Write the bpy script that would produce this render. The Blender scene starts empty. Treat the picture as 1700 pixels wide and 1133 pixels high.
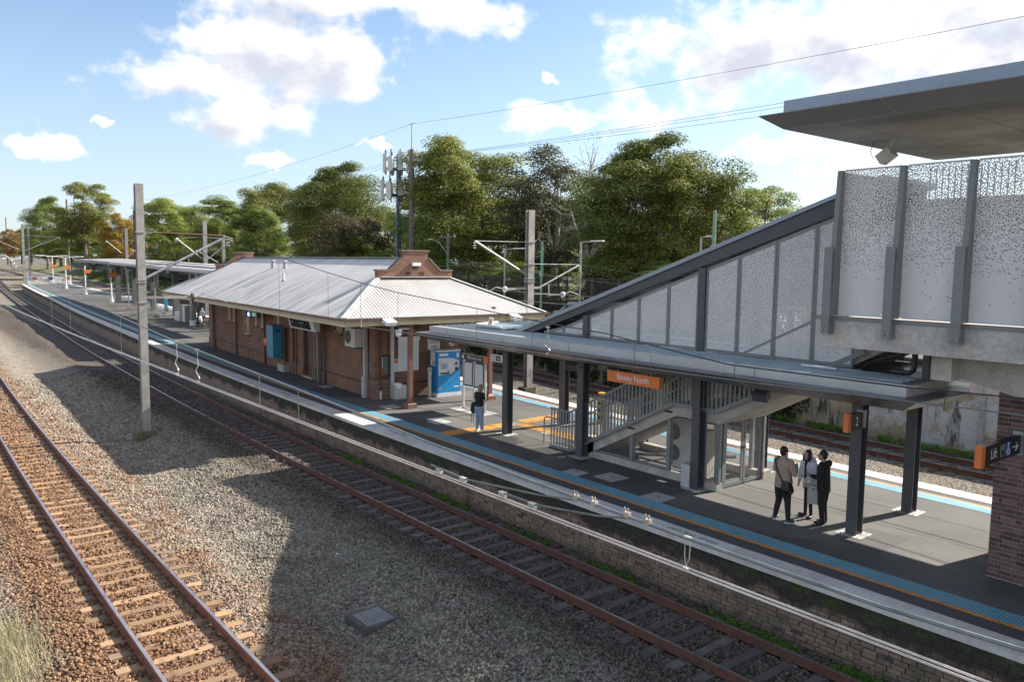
import bpy, bmesh, math, random
import numpy as np
from mathutils import Vector, Matrix, Euler
random.seed(7); rng = np.random.default_rng(7)
scn = bpy.context.scene
COL = scn.collection
rad = math.radians

# ------------------------------------------------------------------ camera
cam_d = bpy.data.cameras.new('camera'); cam = bpy.data.objects.new('camera', cam_d); COL.objects.link(cam)
cam_d.sensor_width = 36.0; cam_d.lens = 28.0; cam_d.clip_end = 6000; cam_d.clip_start = 0.1
def cam_matrix(yaw=39.0, pitch=5.6, roll=0.72, loc=(0, 0, 5.9)):
    a = math.pi - rad(yaw); p = rad(pitch); r = rad(roll)
    F = Vector((math.cos(a)*math.cos(p), math.sin(a)*math.cos(p), -math.sin(p)))
    rt = Vector((math.sin(a), -math.cos(a), 0)); dn = F.cross(rt)
    R = rt*math.cos(r) - dn*math.sin(r); D = rt*math.sin(r) + dn*math.cos(r)
    m = Matrix((( R.x, -D.x, -F.x, loc[0]), (R.y, -D.y, -F.y, loc[1]), (R.z, -D.z, -F.z, loc[2]), (0, 0, 0, 1)))
    return m
cam.matrix_world = cam_matrix()
scn.camera = cam

# ------------------------------------------------------------------ sun, sky, exposure
SUN_EL = rad(34.5); SH = Vector((0.19, 0.982, 0)).normalized()
S = Vector((SH.x*math.cos(SUN_EL), SH.y*math.cos(SUN_EL), math.sin(SUN_EL)))
sun_d = bpy.data.lights.new('sun', 'SUN'); sun = bpy.data.objects.new('sun', sun_d); COL.objects.link(sun)
sun_d.energy = 4.9; sun_d.angle = rad(0.55); sun_d.color = (1.0, 0.935, 0.83)
sun.rotation_euler = S.to_track_quat('Z', 'Y').to_euler()
scn.view_settings.view_transform = 'Standard'; scn.view_settings.look = 'None'
scn.view_settings.exposure = 1.27; scn.view_settings.gamma = 1.0
world = bpy.data.worlds.new('World'); scn.world = world; world.use_nodes = True
world.cycles.sampling_method = 'MANUAL'; world.cycles.sample_map_resolution = 512
scn.cycles.max_bounces = 6; scn.cycles.diffuse_bounces = 3; scn.cycles.transparent_max_bounces = 12

def build_world():
    nt = world.node_tree; nt.nodes.clear(); N = nt.nodes.new; L = nt.links.new
    out = N('ShaderNodeOutputWorld')
    sky = N('ShaderNodeTexSky'); sky.sky_type = 'NISHITA'; sky.sun_disc = False
    sky.sun_elevation = SUN_EL; sky.sun_rotation = math.atan2(SH.x, SH.y)
    sky.altitude = 20; sky.air_density = 1.0; sky.dust_density = 0.6; sky.ozone_density = 2.2
    bgs = N('ShaderNodeBackground'); bgs.inputs['Strength'].default_value = 0.082
    L(sky.outputs[0], bgs.inputs[0])
    tc = N('ShaderNodeTexCoord'); sx = N('ShaderNodeSeparateXYZ'); L(tc.outputs['Generated'], sx.inputs[0])
    def math_(op, a, b=None, c=None, clamp=False):
        n = N('ShaderNodeMath'); n.operation = op; n.use_clamp = clamp
        for i, v in enumerate((a, b, c)):
            if v is None: continue
            if isinstance(v, (int, float)): n.inputs[i].default_value = v
            else: L(v, n.inputs[i])
        return n.outputs[0]
    az = math_('ARCTAN2', sx.outputs[0], sx.outputs[1]); el = math_('ARCSINE', sx.outputs[2])
    cv = N('ShaderNodeCombineXYZ'); L(az, cv.inputs[0]); L(el, cv.inputs[1])
    P = cv.outputs[0]
    def noise(vec, scale, detail, rough, stretch=(1, 1.45, 1), off=(0, 0, 0)):
        mp = N('ShaderNodeMapping'); mp.inputs['Scale'].default_value = stretch; mp.inputs['Location'].default_value = off
        L(vec, mp.inputs[0])
        n = N('ShaderNodeTexNoise'); n.noise_dimensions = '2D'; n.inputs['Scale'].default_value = scale; n.inputs['Detail'].default_value = detail
        n.inputs['Roughness'].default_value = rough; L(mp.outputs[0], n.inputs['Vector'])
        return n.outputs['Fac']
    big = [(-1.166,.239,.133,.056),(-1.259,.206,.10,.030),(-1.083,.238,.066,.038),(-1.218,.167,.078,.030),(-.970,.290,.09,.030),(-1.10,.303,.157,.026),(-.590,.250,.150,.055),(-.711,.178,.080,.030),(-.391,.236,.170,.066),(-.41,.165,.16,.040),(-.338,.259,.15,.055)]
    small = [(-1.409,.115,.030,.012),(-1.175,.119,.038,.012),(-1.359,.145,.012,.005),(-1.055,.139,.018,.006),(-.842,.175,.058,.019),(-.577,.141,.07,.016),(-.847,.221,.016,.006),(-.474,.137,.075,.028),(-.694,.267,.012,.008)]
    # unseen cloud banks, added to make the fill light less blue
    outside = [(.15,.24,.4,.14),(.85,.30,.45,.16),(1.7,.26,.5,.14),(2.6,.32,.5,.16),(-2.3,.30,.45,.13),(-1.3,.62,.5,.16),(-.3,.62,.6,.2),(.7,.75,.7,.22),(2.2,.8,.9,.22)]
    def lobe_max(vec, lobes, sm):
        acc = None
        for (a, e, ra, re) in lobes:
            m = N('ShaderNodeVectorMath'); m.operation = 'MULTIPLY_ADD'; L(vec, m.inputs[0]); m.inputs[1].default_value = (1/ra, 1/re, 0); m.inputs[2].default_value = (-a/ra, -e/re, 0)
            l = N('ShaderNodeVectorMath'); l.operation = 'LENGTH'; L(m.outputs[0], l.inputs[0])
            d = math_('SUBTRACT', 1.0, l.outputs['Value'])
            acc = d if acc is None else math_('SMOOTH_MAX', acc, d, sm)
        return acc
    sh_ = N('ShaderNodeVectorMath'); sh_.operation = 'ADD'; L(P, sh_.inputs[0]); sh_.inputs[1].default_value = (0.022, 0.020, 0)
    wn = N('ShaderNodeTexNoise'); wn.noise_dimensions = '2D'; wn.inputs['Scale'].default_value = 42; wn.inputs['Detail'].default_value = 3; L(P, wn.inputs['Vector'])
    wv = N('ShaderNodeVectorMath'); wv.operation = 'MULTIPLY_ADD'; L(wn.outputs['Color'], wv.inputs[0]); wv.inputs[1].default_value = (.045, .028, 0); wv.inputs[2].default_value = (-.0225, -.014, 0)
    wp = N('ShaderNodeVectorMath'); wp.operation = 'ADD'; L(P, wp.inputs[0]); L(wv.outputs[0], wp.inputs[1])
    base = math_('MAXIMUM', lobe_max(wp.outputs[0], big+small+outside, .22), -0.72)
    base2 = math_('MAXIMUM', lobe_max(sh_.outputs[0], big, .22), -0.72)
    n1 = math_('MULTIPLY', math_('SUBTRACT', noise(P, 6.5, 1, .5, off=(0, 0, 0)), .5), 1.3)
    n2 = math_('MULTIPLY', math_('SUBTRACT', noise(P, 15.0, 6, .56, off=(3, 0, 0)), .5), 2.0)
    n3 = math_('MULTIPLY', math_('SUBTRACT', noise(sh_.outputs[0], 15.0, 3, .55, off=(3, 0, 0)), .5), 2.0)
    d0 = math_('ADD', math_('ADD', base, n1), n2); d1 = math_('ADD', math_('ADD', base2, n1), n3)
    def sstep(x, lo, hi):
        mr = N('ShaderNodeMapRange'); mr.interpolation_type = 'SMOOTHSTEP'; L(x, mr.inputs[0])
        mr.inputs[1].default_value = lo; mr.inputs[2].default_value = hi; return mr.outputs[0]
    cover = math_('MULTIPLY', sstep(d0, -0.16, 0.58), 0.98)
    sh = math_('MULTIPLY', sstep(d1, 0.05, 1.2), 1.0)
    cr = N('ShaderNodeMix'); cr.data_type = 'RGBA'; L(sh, cr.inputs[0])
    cr.inputs[6].default_value = (0.84, 0.82, 0.80, 1); cr.inputs[7].default_value = (0.48, 0.50, 0.57, 1)
    bgc = N('ShaderNodeBackground'); L(cr.outputs[2], bgc.inputs[0]); bgc.inputs[1].default_value = 0.64
    # pale air near the horizon
    hz = N('ShaderNodeBackground'); hz.inputs[0].default_value = (0.58, 0.70, 0.86, 1); hz.inputs[1].default_value = 0.50
    hm = sstep(el, 0.34, -0.02)
    hm = math_('MULTIPLY', hm, 0.55)
    m0 = N('ShaderNodeMixShader'); L(hm, m0.inputs[0]); L(bgs.outputs[0], m0.inputs[1]); L(hz.outputs[0], m0.inputs[2])
    m1 = N('ShaderNodeMixShader'); L(cover, m1.inputs[0]); L(m0.outputs[0], m1.inputs[1]); L(bgc.outputs[0], m1.inputs[2])
    L(m1.outputs[0], out.inputs[0])
build_world()

# ------------------------------------------------------------------ helpers
class MB:
    def __init__(s): s.v = []; s.f = []; s.m = []; s.cur = 0
    def add(s, vs, fs):
        b = len(s.v); s.v += [tuple(map(float, p)) for p in vs]
        for f in fs: s.f.append([b+i for i in f]); s.m.append(s.cur)
        return s
    def poly(s, *p): return s.add(p, [list(range(len(p)))])
    def box(s, x0, x1, y0, y1, z0, z1):
        x0, x1 = min(x0, x1), max(x0, x1); y0, y1 = min(y0, y1), max(y0, y1); z0, z1 = min(z0, z1), max(z0, z1)
        return s.add([(x0,y0,z0),(x1,y0,z0),(x1,y1,z0),(x0,y1,z0),(x0,y0,z1),(x1,y0,z1),(x1,y1,z1),(x0,y1,z1)],
                     [[3,2,1,0],[4,5,6,7],[0,1,5,4],[1,2,6,5],[2,3,7,6],[3,0,4,7]])
    def obox(s, c, ax, ay, az):
        c = Vector(c); ax, ay, az = Vector(ax), Vector(ay), Vector(az); P = []
        for k in (-1, 1):
            for (i, j) in ((-1,-1),(1,-1),(1,1),(-1,1)): P.append(c + ax*i + ay*j + az*k)
        return s.add(P, [[3,2,1,0],[4,5,6,7],[0,1,5,4],[1,2,6,5],[2,3,7,6],[3,0,4,7]])
    def beam(s, p0, p1, w, h, up=(0, 0, 1)):
        p0, p1 = Vector(p0), Vector(p1); d = (p1-p0); L = d.length; d.normalize(); up = Vector(up)
        side = d.cross(up); side = side.normalized() if side.length > 1e-5 else Vector((1, 0, 0)); u2 = side.cross(d)
        return s.obox((p0+p1)/2, d*(L/2), side*(w/2), u2*(h/2))
    def cyl(s, p0, p1, r0, r1=None, n=8, cap=True):
        r1 = r0 if r1 is None else r1; p0, p1 = Vector(p0), Vector(p1); d = (p1-p0).normalized()
        a = d.orthogonal().normalized(); b = d.cross(a); P = []
        for (p, r) in ((p0, r0), (p1, r1)):
            for i in range(n):
                t = 2*math.pi*i/n; P.append(p + a*(r*math.cos(t)) + b*(r*math.sin(t)))
        F = [[i, (i+1) % n, n+(i+1) % n, n+i] for i in range(n)]
        if cap: F += [list(range(n))[::-1], list(range(n, 2*n))]
        return s.add(P, F)
    def tube(s, pts, r, n=6):
        pts = [Vector(p) for p in pts]; k = len(pts); rr = r if hasattr(r, '__len__') else [r]*k
        P = []; d0 = (pts[1]-pts[0]).normalized(); a = d0.orthogonal().normalized()
        for i, p in enumerate(pts):
            d = (pts[min(i+1, k-1)] - pts[max(i-1, 0)]).normalized()
            a = (a - d*a.dot(d)); a = a.normalized() if a.length > 1e-6 else d.orthogonal().normalized(); b = d.cross(a)
            for j in range(n):
                t = 2*math.pi*j/n; P.append(p + a*(rr[i]*math.cos(t)) + b*(rr[i]*math.sin(t)))
        F = [[i*n+j, i*n+(j+1) % n, (i+1)*n+(j+1) % n, (i+1)*n+j] for i in range(k-1) for j in range(n)]
        F += [list(range(n))[::-1], list(range((k-1)*n, k*n))]
        return s.add(P, F)
    def prism(s, poly, z0, z1):
        n = len(poly); P = [(x, y, z0) for x, y in poly] + [(x, y, z1) for x, y in poly]
        return s.add(P, [list(range(n))[::-1], list(range(n, 2*n))] + [[i, (i+1) % n, n+(i+1) % n, n+i] for i in range(n)])
    def prism_y(s, poly, y0, y1):   # poly in (x,z)
        n = len(poly); P = [(x, y0, z) for x, z in poly] + [(x, y1, z) for x, z in poly]
        return s.add(P, [list(range(n)), list(range(n, 2*n))[::-1]] + [[(i+1) % n, i, n+i, n+(i+1) % n] for i in range(n)])
    def prism_x(s, poly, x0, x1):   # poly in (y,z)
        n = len(poly); P = [(x0, y, z) for y, z in poly] + [(x1, y, z) for y, z in poly]
        return s.add(P, [list(range(n))[::-1], list(range(n, 2*n))] + [[i, (i+1) % n, n+(i+1) % n, n+i] for i in range(n)])
    def loft(s, rings, closed=True, cap=True):
        n = len(rings[0]); P = [p for r in rings for p in r]; F = []
        for i in range(len(rings)-1):
            for j in range(n if closed else n-1):
                F.append([i*n+j, i*n+(j+1) % n, (i+1)*n+(j+1) % n, (i+1)*n+j])
        if cap: F += [list(range(n))[::-1], list(range((len(rings)-1)*n, len(rings)*n))]
        return s.add(P, F)
    def sphere(s, c, r, n=10, m=6):
        c = Vector(c); r = (r, r, r) if not hasattr(r, '__len__') else r; rings = []
        for i in range(m+1):
            t = math.pi*i/m; k = max(math.sin(t), 1e-3)
            rings.append([(c.x+r[0]*k*math.cos(2*math.pi*j/n), c.y+r[1]*k*math.sin(2*math.pi*j/n), c.z-r[2]*math.cos(t)) for j in range(n)])
        return s.loft(rings)
    def build(s, name, mat, parent=None, local=False, smooth=False):
        me = bpy.data.meshes.new(name)
        off = Vector((0, 0, 0))
        if parent is not None and not local: off = root_loc(parent)
        me.from_pydata([(x-off.x, y-off.y, z-off.z) for x, y, z in s.v], [], s.f)
        mats = mat if isinstance(mat, (list, tuple)) else [mat]
        for m in mats: me.materials.append(m)
        if len(mats) > 1: me.polygons.foreach_set('material_index', s.m)
        if smooth: me.polygons.foreach_set('use_smooth', [True]*len(me.polygons))
        me.update()
        return link(name, me, parent)
def root_loc(o):
    v = Vector((0, 0, 0))
    while o is not None: v = v + o.location; o = o.parent
    return v
def link(name, data, parent=None):
    o = bpy.data.objects.new(name, data); COL.objects.link(o)
    if parent is not None: o.parent = parent
    return o
def tag(o, label=None, cat=None, group=None, kind=None):
    if label: o['label'] = label
    if cat: o['category'] = cat
    if group: o['group'] = group
    if kind: o['kind'] = kind
    return o
def thing(name, label, cat, loc=(0, 0, 0), rotz=0, group=None):
    o = link(name, None); o.location = loc; o.rotation_euler = (0, 0, rotz); o.empty_display_size = .2
    return tag(o, label, cat, group)
def struct(o): o['kind'] = 'structure'; return o
def copy_tree(o, parent=None):
    c = o.copy(); COL.objects.link(c); c.parent = parent
    for ch in list(o.children): copy_tree(ch, c)
    return c
def np_mesh(name, verts, faces, mat, parent=None, smooth=False):
    me = bpy.data.meshes.new(name); nv = len(verts); k = faces.shape[1]; nf = len(faces)
    me.vertices.add(nv); me.vertices.foreach_set('co', np.ascontiguousarray(verts, dtype=np.float32).ravel())
    me.loops.add(nf*k); me.loops.foreach_set('vertex_index', np.ascontiguousarray(faces, dtype=np.int32).ravel())
    me.polygons.add(nf); me.polygons.foreach_set('loop_start', np.arange(0, nf*k, k, dtype=np.int32))
    me.polygons.foreach_set('loop_total', np.full(nf, k, dtype=np.int32))
    if smooth: me.polygons.foreach_set('use_smooth', np.ones(nf, dtype=bool))
    me.materials.append(mat); me.update(calc_edges=True)
    return link(name, me, parent)
_fc = {}
def text_mesh(txt, size=1.0, depth=0.0):
    key = (txt, size)
    cu = bpy.data.curves.new('lettering', 'FONT'); cu.body = txt; cu.size = size; cu.resolution_u = 3; cu.align_x = 'CENTER'; cu.align_y = 'CENTER'
    o = bpy.data.objects.new('lettering', cu); COL.objects.link(o)
    dg = bpy.context.evaluated_depsgraph_get(); me = bpy.data.meshes.new_from_object(o.evaluated_get(dg))
    bpy.data.objects.remove(o); bpy.data.curves.remove(cu)
    return me
def text(txt, size, c, xdir, ydir, mat, parent, name='lettering', stretch=1.0, bold=0.0):
    me = text_mesh(txt, size); c = Vector(c) - root_loc(parent); X = Vector(xdir).normalized(); Y = Vector(ydir).normalized(); Zn = X.cross(Y)
    cs = np.empty(len(me.vertices)*3, dtype=np.float32); me.vertices.foreach_get('co', cs); cs = cs.reshape(-1, 3)
    w = c[:] + np.outer(cs[:, 0]*stretch, X[:]) + np.outer(cs[:, 1], Y[:])
    me.vertices.foreach_set('co', w.astype(np.float32).ravel()); me.update(); me.materials.clear(); me.materials.append(mat)
    return link(name, me, parent)

# ------------------------------------------------------------------ materials
_m = {}
def nodes(name):
    m = bpy.data.materials.new(name); m.use_nodes = True; nt = m.node_tree
    bs = nt.nodes.get('Principled BSDF'); return m, nt, bs
def nnoise(nt, scale, detail=5, rough=.55, vec=None, stretch=None):
    n = nt.nodes.new('ShaderNodeTexNoise'); n.inputs['Scale'].default_value = scale; n.inputs['Detail'].default_value = detail; n.inputs['Roughness'].default_value = rough
    if vec is None:
        g = nt.nodes.new('ShaderNodeNewGeometry'); vec = g.outputs['Position']
    if stretch:
        mp = nt.nodes.new('ShaderNodeMapping'); mp.inputs['Scale'].default_value = stretch; nt.links.new(vec, mp.inputs[0]); vec = mp.outputs[0]
    nt.links.new(vec, n.inputs['Vector']); return n.outputs['Fac']
def nmix(nt, fac, a, b, mode='MIX'):
    x = nt.nodes.new('ShaderNodeMix'); x.data_type = 'RGBA'; x.blend_type = mode
    for i, v in ((0, fac), (6, a), (7, b)):
        if isinstance(v, (int, float)): x.inputs[i].default_value = v
        elif isinstance(v, (tuple, list)): x.inputs[i].default_value = (*v[:3], 1)
        else: nt.links.new(v, x.inputs[i])
    return x.outputs[2]
def nramp(nt, val, lo, hi, a=0.0, b=1.0, smooth=True):
    r = nt.nodes.new('ShaderNodeMapRange'); nt.links.new(val, r.inputs[0])
    if smooth: r.interpolation_type = 'SMOOTHSTEP'
    r.inputs[1].default_value = lo; r.inputs[2].default_value = hi; r.inputs[3].default_value = a; r.inputs[4].default_value = b
    return r.outputs[0]
def nmath(nt, op, a, b=None, clamp=False):
    n = nt.nodes.new('ShaderNodeMath'); n.operation = op; n.use_clamp = clamp
    for i, v in enumerate((a, b)):
        if v is None: continue
        if isinstance(v, (int, float)): n.inputs[i].default_value = v
        else: nt.links.new(v, n.inputs[i])
    return n.outputs[0]
def nbump(nt, bs, h, strength=.3, dist=.01):
    b = nt.nodes.new('ShaderNodeBump'); b.inputs['Strength'].default_value = strength; b.inputs['Distance'].default_value = dist
    nt.links.new(h, b.inputs['Height']); nt.links.new(b.outputs[0], bs.inputs['Normal']); return b
def npos(nt):
    g = nt.nodes.new('ShaderNodeNewGeometry'); s = nt.nodes.new('ShaderNodeSeparateXYZ'); nt.links.new(g.outputs['Position'], s.inputs[0]); return s.outputs, g.outputs['Position']
def M(name, col, rough=.6, metal=0.0, var=.18, scale=2.5, bump=0.0, bscale=60, col2=None, spec=.5, rvar=.12, orand=0.0):
    if name in _m: return _m[name]
    m, nt, bs = nodes(name)
    n1 = nnoise(nt, scale, 6, .6); n2 = nnoise(nt, scale*9, 4, .6)
    f = nmath(nt, 'ADD', nmath(nt, 'MULTIPLY', n1, .65), nmath(nt, 'MULTIPLY', n2, .35))
    f = nramp(nt, f, .32, .68)
    c2 = col2 if col2 else tuple(max(0, c*(1-var*1.6)) for c in col)
    c1 = col if col2 else tuple(min(1, c*(1+var*.6)) for c in col)
    c = nmix(nt, f, c2, c1)
    if orand:
        oi = nt.nodes.new('ShaderNodeObjectInfo'); r = nramp(nt, oi.outputs['Random'], 0, 1, 1-orand, 1+orand, False)
        hv = nt.nodes.new('ShaderNodeHueSaturation'); nt.links.new(r, hv.inputs['Value']); nt.links.new(c, hv.inputs['Color']); c = hv.outputs[0]
    nt.links.new(c, bs.inputs['Base Color'])
    bs.inputs['Metallic'].default_value = metal; bs.inputs['Specular IOR Level'].default_value = spec
    nt.links.new(nramp(nt, n1, .3, .7, max(.05, rough-rvar), min(1, rough+rvar)), bs.inputs['Roughness'])
    if bump: nbump(nt, bs, nnoise(nt, bscale, 4, .6), bump, .01)
    _m[name] = m; return m
def emit(name, col, s):
    m, nt, bs = nodes(name); bs.inputs['Base Color'].default_value = (*col, 1); bs.inputs['Emission Color'].default_value = (*col, 1); bs.inputs['Emission Strength'].default_value = s; return m
# ------------------------------------------------------------------ line curves (measured plan of the line)
GX = np.arange(-700, 12.01, 1.0)
def curve(pts, win=17):
    pts = sorted(pts); xs = [p[0] for p in pts]; ys = [p[1] for p in pts]
    g = np.arange(-760, 72, 1.0); y = np.interp(g, xs, ys)
    lo = g < xs[0]; y[lo] = ys[0] + (g[lo]-xs[0])*(ys[1]-ys[0])/(xs[1]-xs[0])
    k = np.ones(win)/win
    for _ in range(2): y = np.convolve(np.pad(y, win//2, mode='edge'), k, 'valid')
    return lambda x: np.interp(x, g, y)
cope = curve([(70,13.45),(-3,13.42),(-12,13.40),(-20,13.52),(-30,13.70),(-43,14.15),(-59,15.12),(-69,15.75),(-98,17.6),(-127,20.0),(-165,22.9),(-200,25.9),(-300,35)])
t2c = curve([(70,12.02),(-10,12.02),(-26,12.05),(-39,12.25),(-52,12.85),(-62,13.25),(-79,14.2),(-92,15.1),(-140,18.3),(-195,22.4),(-279,30.0),(-500,50)])
t1c = curve([(70,4.25),(-12,4.25),(-22,4.22),(-29,4.3),(-36,4.42),(-54,4.98),(-80,6.3),(-120,9.4),(-160,13),(-200,17),(-300,26),(-500,45)])
copef = curve([(70,22.1),(-8,22.2),(-25,23.0),(-50,24.8),(-80,27.2),(-110,29.7),(-135,31.6),(-160,33.1),(-200,35.6),(-300,42)])
t3c = lambda x: copef(x) + 1.5
t4c = curve([(70,29.6),(-10,30.0),(-20,30.8),(-37,32.3),(-50,33.6),(-100,37.9),(-185,44.8),(-242,49.8),(-317,55.6),(-392,61),(-632,81.5)])
ZR = -1.10   # rail head level
# ------------------------------------------------------------------ special materials
def mat_ballast(name, stone):
    m, nt, bs = nodes(name); s, pos = npos(nt); X, Y, Z = s[0], s[1], s[2]
    n = nnoise(nt, .35, 4); n2 = nnoise(nt, 1.3, 4)
    wob = nmath(nt, 'MULTIPLY', nmath(nt, 'SUBTRACT', n2, .5), 1.6)
    def band(c0, half, soft):
        d = nmath(nt, 'ABSOLUTE', nmath(nt, 'SUBTRACT', nmath(nt, 'ADD', Y, wob), c0)); return nramp(nt, d, half+soft, half-soft*.3)
    if stone:
        oi = nt.nodes.new('ShaderNodeObjectInfo'); r = oi.outputs['Random']
    else:
        vo = nt.nodes.new('ShaderNodeTexVoronoi'); vo.inputs['Scale'].default_value = 16; nt.links.new(pos, vo.inputs['Vector'])
        sp = nt.nodes.new('ShaderNodeSeparateColor'); nt.links.new(vo.outputs['Color'], sp.inputs[0]); r = sp.outputs[0]
    c = nmix(nt, nramp(nt, r, 0, 1, 0, 1, False), (.08, .068, .057), (.33, .285, .23))
    c = nmix(nt, nmath(nt, 'MULTIPLY', nramp(nt, n, .45, .62), .5), c, (.17, .165, .125))
    rust = nmix(nt, nramp(nt, r, 0, 1, 0, 1, False), (.09, .05, .032), (.34, .195, .11))
    c = nmix(nt, nmath(nt, 'MULTIPLY', band(4.28, 1.8, 1.1), .92), c, rust)
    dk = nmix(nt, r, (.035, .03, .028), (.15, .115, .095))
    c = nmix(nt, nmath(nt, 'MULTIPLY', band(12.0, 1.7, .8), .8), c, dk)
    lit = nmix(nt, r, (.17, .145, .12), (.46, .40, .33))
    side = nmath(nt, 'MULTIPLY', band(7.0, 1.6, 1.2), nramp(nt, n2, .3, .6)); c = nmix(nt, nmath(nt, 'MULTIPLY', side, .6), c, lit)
    lich = nmath(nt, 'MULTIPLY', nmath(nt, 'MULTIPLY', band(8.3, 1.4, 1.2), nramp(nt, n2, .42, .6)), nramp(nt, X, -22, -14))
    c = nmix(nt, nmath(nt, 'MULTIPLY', lich, .42), c, nmix(nt, r, (.10, .11, .065), (.30, .31, .20)))
    nt.links.new(c, bs.inputs['Base Color']); bs.inputs['Roughness'].default_value = .95; bs.inputs['Specular IOR Level'].default_value = .15
    if not stone:
        h = nmath(nt, 'ADD', vo.outputs['Distance'], nmath(nt, 'MULTIPLY', nnoise(nt, 60), .4)); nbump(nt, bs, h, 1.0, .05)
    else: nbump(nt, bs, nnoise(nt, 90, 3), .4, .01)
    return m
def mat_asphalt():
    m, nt, bs = nodes('asphalt'); n = nnoise(nt, .5, 5); n2 = nnoise(nt, 220, 2); n3 = nnoise(nt, 2.2, 6, .65)
    c = nmix(nt, nramp(nt, n, .3, .7), (.078, .075, .071), (.115, .11, .103))
    c = nmix(nt, nmath(nt, 'MULTIPLY', nramp(nt, n2, .55, .75), .5), c, (.24, .23, .22))
    c = nmix(nt, nmath(nt, 'MULTIPLY', nramp(nt, n2, .42, .28), .5), c, (.04, .04, .04))
    # older and newer patches, chewing gum spots, scuffs
    pv = nt.nodes.new('ShaderNodeTexVoronoi'); pv.distance = 'CHEBYCHEV'; pv.inputs['Scale'].default_value = .22; pv.inputs['Randomness'].default_value = .9; gg = nt.nodes.new('ShaderNodeNewGeometry'); nt.links.new(gg.outputs['Position'], pv.inputs['Vector'])
    pc = nt.nodes.new('ShaderNodeSeparateColor'); nt.links.new(pv.outputs['Color'], pc.inputs[0]); c = nmix(nt, nramp(nt, pc.outputs[0], .55, .58, 0, .7), c, (.062, .06, .058))
    gv = nt.nodes.new('ShaderNodeTexVoronoi'); gv.inputs['Scale'].default_value = 2.6; nt.links.new(gg.outputs['Position'], gv.inputs['Vector']); gc = nt.nodes.new('ShaderNodeSeparateColor'); nt.links.new(gv.outputs['Color'], gc.inputs[0])
    spot = nmath(nt, 'MULTIPLY', nmath(nt, 'LESS_THAN', gv.outputs['Distance'], nramp(nt, gc.outputs[1], 0, 1, .035, .09, False)), nmath(nt, 'LESS_THAN', gc.outputs[0], .35)); c = nmix(nt, nmath(nt, 'MULTIPLY', spot, .55), c, (.05, .05, .05))
    spot2 = nmath(nt, 'MULTIPLY', nmath(nt, 'LESS_THAN', gv.outputs['Distance'], .045), nmath(nt, 'GREATER_THAN', gc.outputs[0], .88)); c = nmix(nt, nmath(nt, 'MULTIPLY', spot2, .6), c, (.32, .31, .30))
    c = nmix(nt, nmath(nt, 'MULTIPLY', nramp(nt, nnoise(nt, 1.1, 6, .7, None, (.35, 1.6, 1)), .55, .72), .45), c, (.19, .18, .17))
    s, pos = npos(nt)   # damp stain near the stair foot: darker wetted patches with a shape of their own
    st = nt.nodes.new('ShaderNodeVectorMath'); st.operation = 'DISTANCE'; nt.links.new(pos, st.inputs[0]); st.inputs[1].default_value = (-17.3, 15.9, 0)
    wet = nmath(nt, 'MULTIPLY', nramp(nt, nmath(nt, 'ADD', st.outputs['Value'], nmath(nt, 'MULTIPLY', n3, 2.4)), 2.1, 1.95), .6)
    st2 = nt.nodes.new('ShaderNodeVectorMath'); st2.operation = 'DISTANCE'; nt.links.new(pos, st2.inputs[0]); st2.inputs[1].default_value = (-20.6, 16.0, 0)
    wet2 = nmath(nt, 'MULTIPLY', nramp(nt, nmath(nt, 'ADD', st2.outputs['Value'], nmath(nt, 'MULTIPLY', n3, 2.0)), 1.95, 1.8), .5)
    w = nmath(nt, 'MAXIMUM', wet, wet2)
    c = nmix(nt, w, c, (.035, .035, .035)); nt.links.new(c, bs.inputs['Base Color'])
    nt.links.new(nramp(nt, w, 0, .6, .88, .42), bs.inputs['Roughness']); nbump(nt, bs, n2, .35, .004); return m
def mat_brick(name, axis, c1, c2, mortar, bw=.24, bh=.086, bumpd=.008, grime=.3):
    m, nt, bs = nodes(name); tc = nt.nodes.new('ShaderNodeTexCoord'); s = nt.nodes.new('ShaderNodeSeparateXYZ'); nt.links.new(tc.outputs['Object'], s.inputs[0])
    cb = nt.nodes.new('ShaderNodeCombineXYZ'); nt.links.new(s.outputs[axis], cb.inputs[0]); nt.links.new(s.outputs[2], cb.inputs[1])
    b = nt.nodes.new('ShaderNodeTexBrick'); nt.links.new(cb.outputs[0], b.inputs[0]); b.inputs['Scale'].default_value = 1.0
    b.inputs['Brick Width'].default_value = bw; b.inputs['Row Height'].default_value = bh; b.inputs['Mortar Size'].default_value = .0065; b.inputs['Bias'].default_value = -.1
    b.inputs['Color1'].default_value = (*c1, 1); b.inputs['Color2'].default_value = (*c2, 1); b.inputs['Mortar'].default_value = (*mortar, 1)
    n = nnoise(nt, 1.2, 5); n2 = nnoise(nt, 40, 4)
    c = nmix(nt, nmath(nt, 'MULTIPLY', nramp(nt, n, .4, .7), grime), b.outputs['Color'], tuple(x*.35 for x in c1))
    c = nmix(nt, nmath(nt, 'MULTIPLY', n2, .35), c, (.05, .035, .03))
    nt.links.new(c, bs.inputs['Base Color']); bs.inputs['Roughness'].default_value = .88
    h = nmath(nt, 'SUBTRACT', nmath(nt, 'MULTIPLY', n2, .25), b.outputs['Fac']); nbump(nt, bs, h, .8, bumpd); return m
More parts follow.
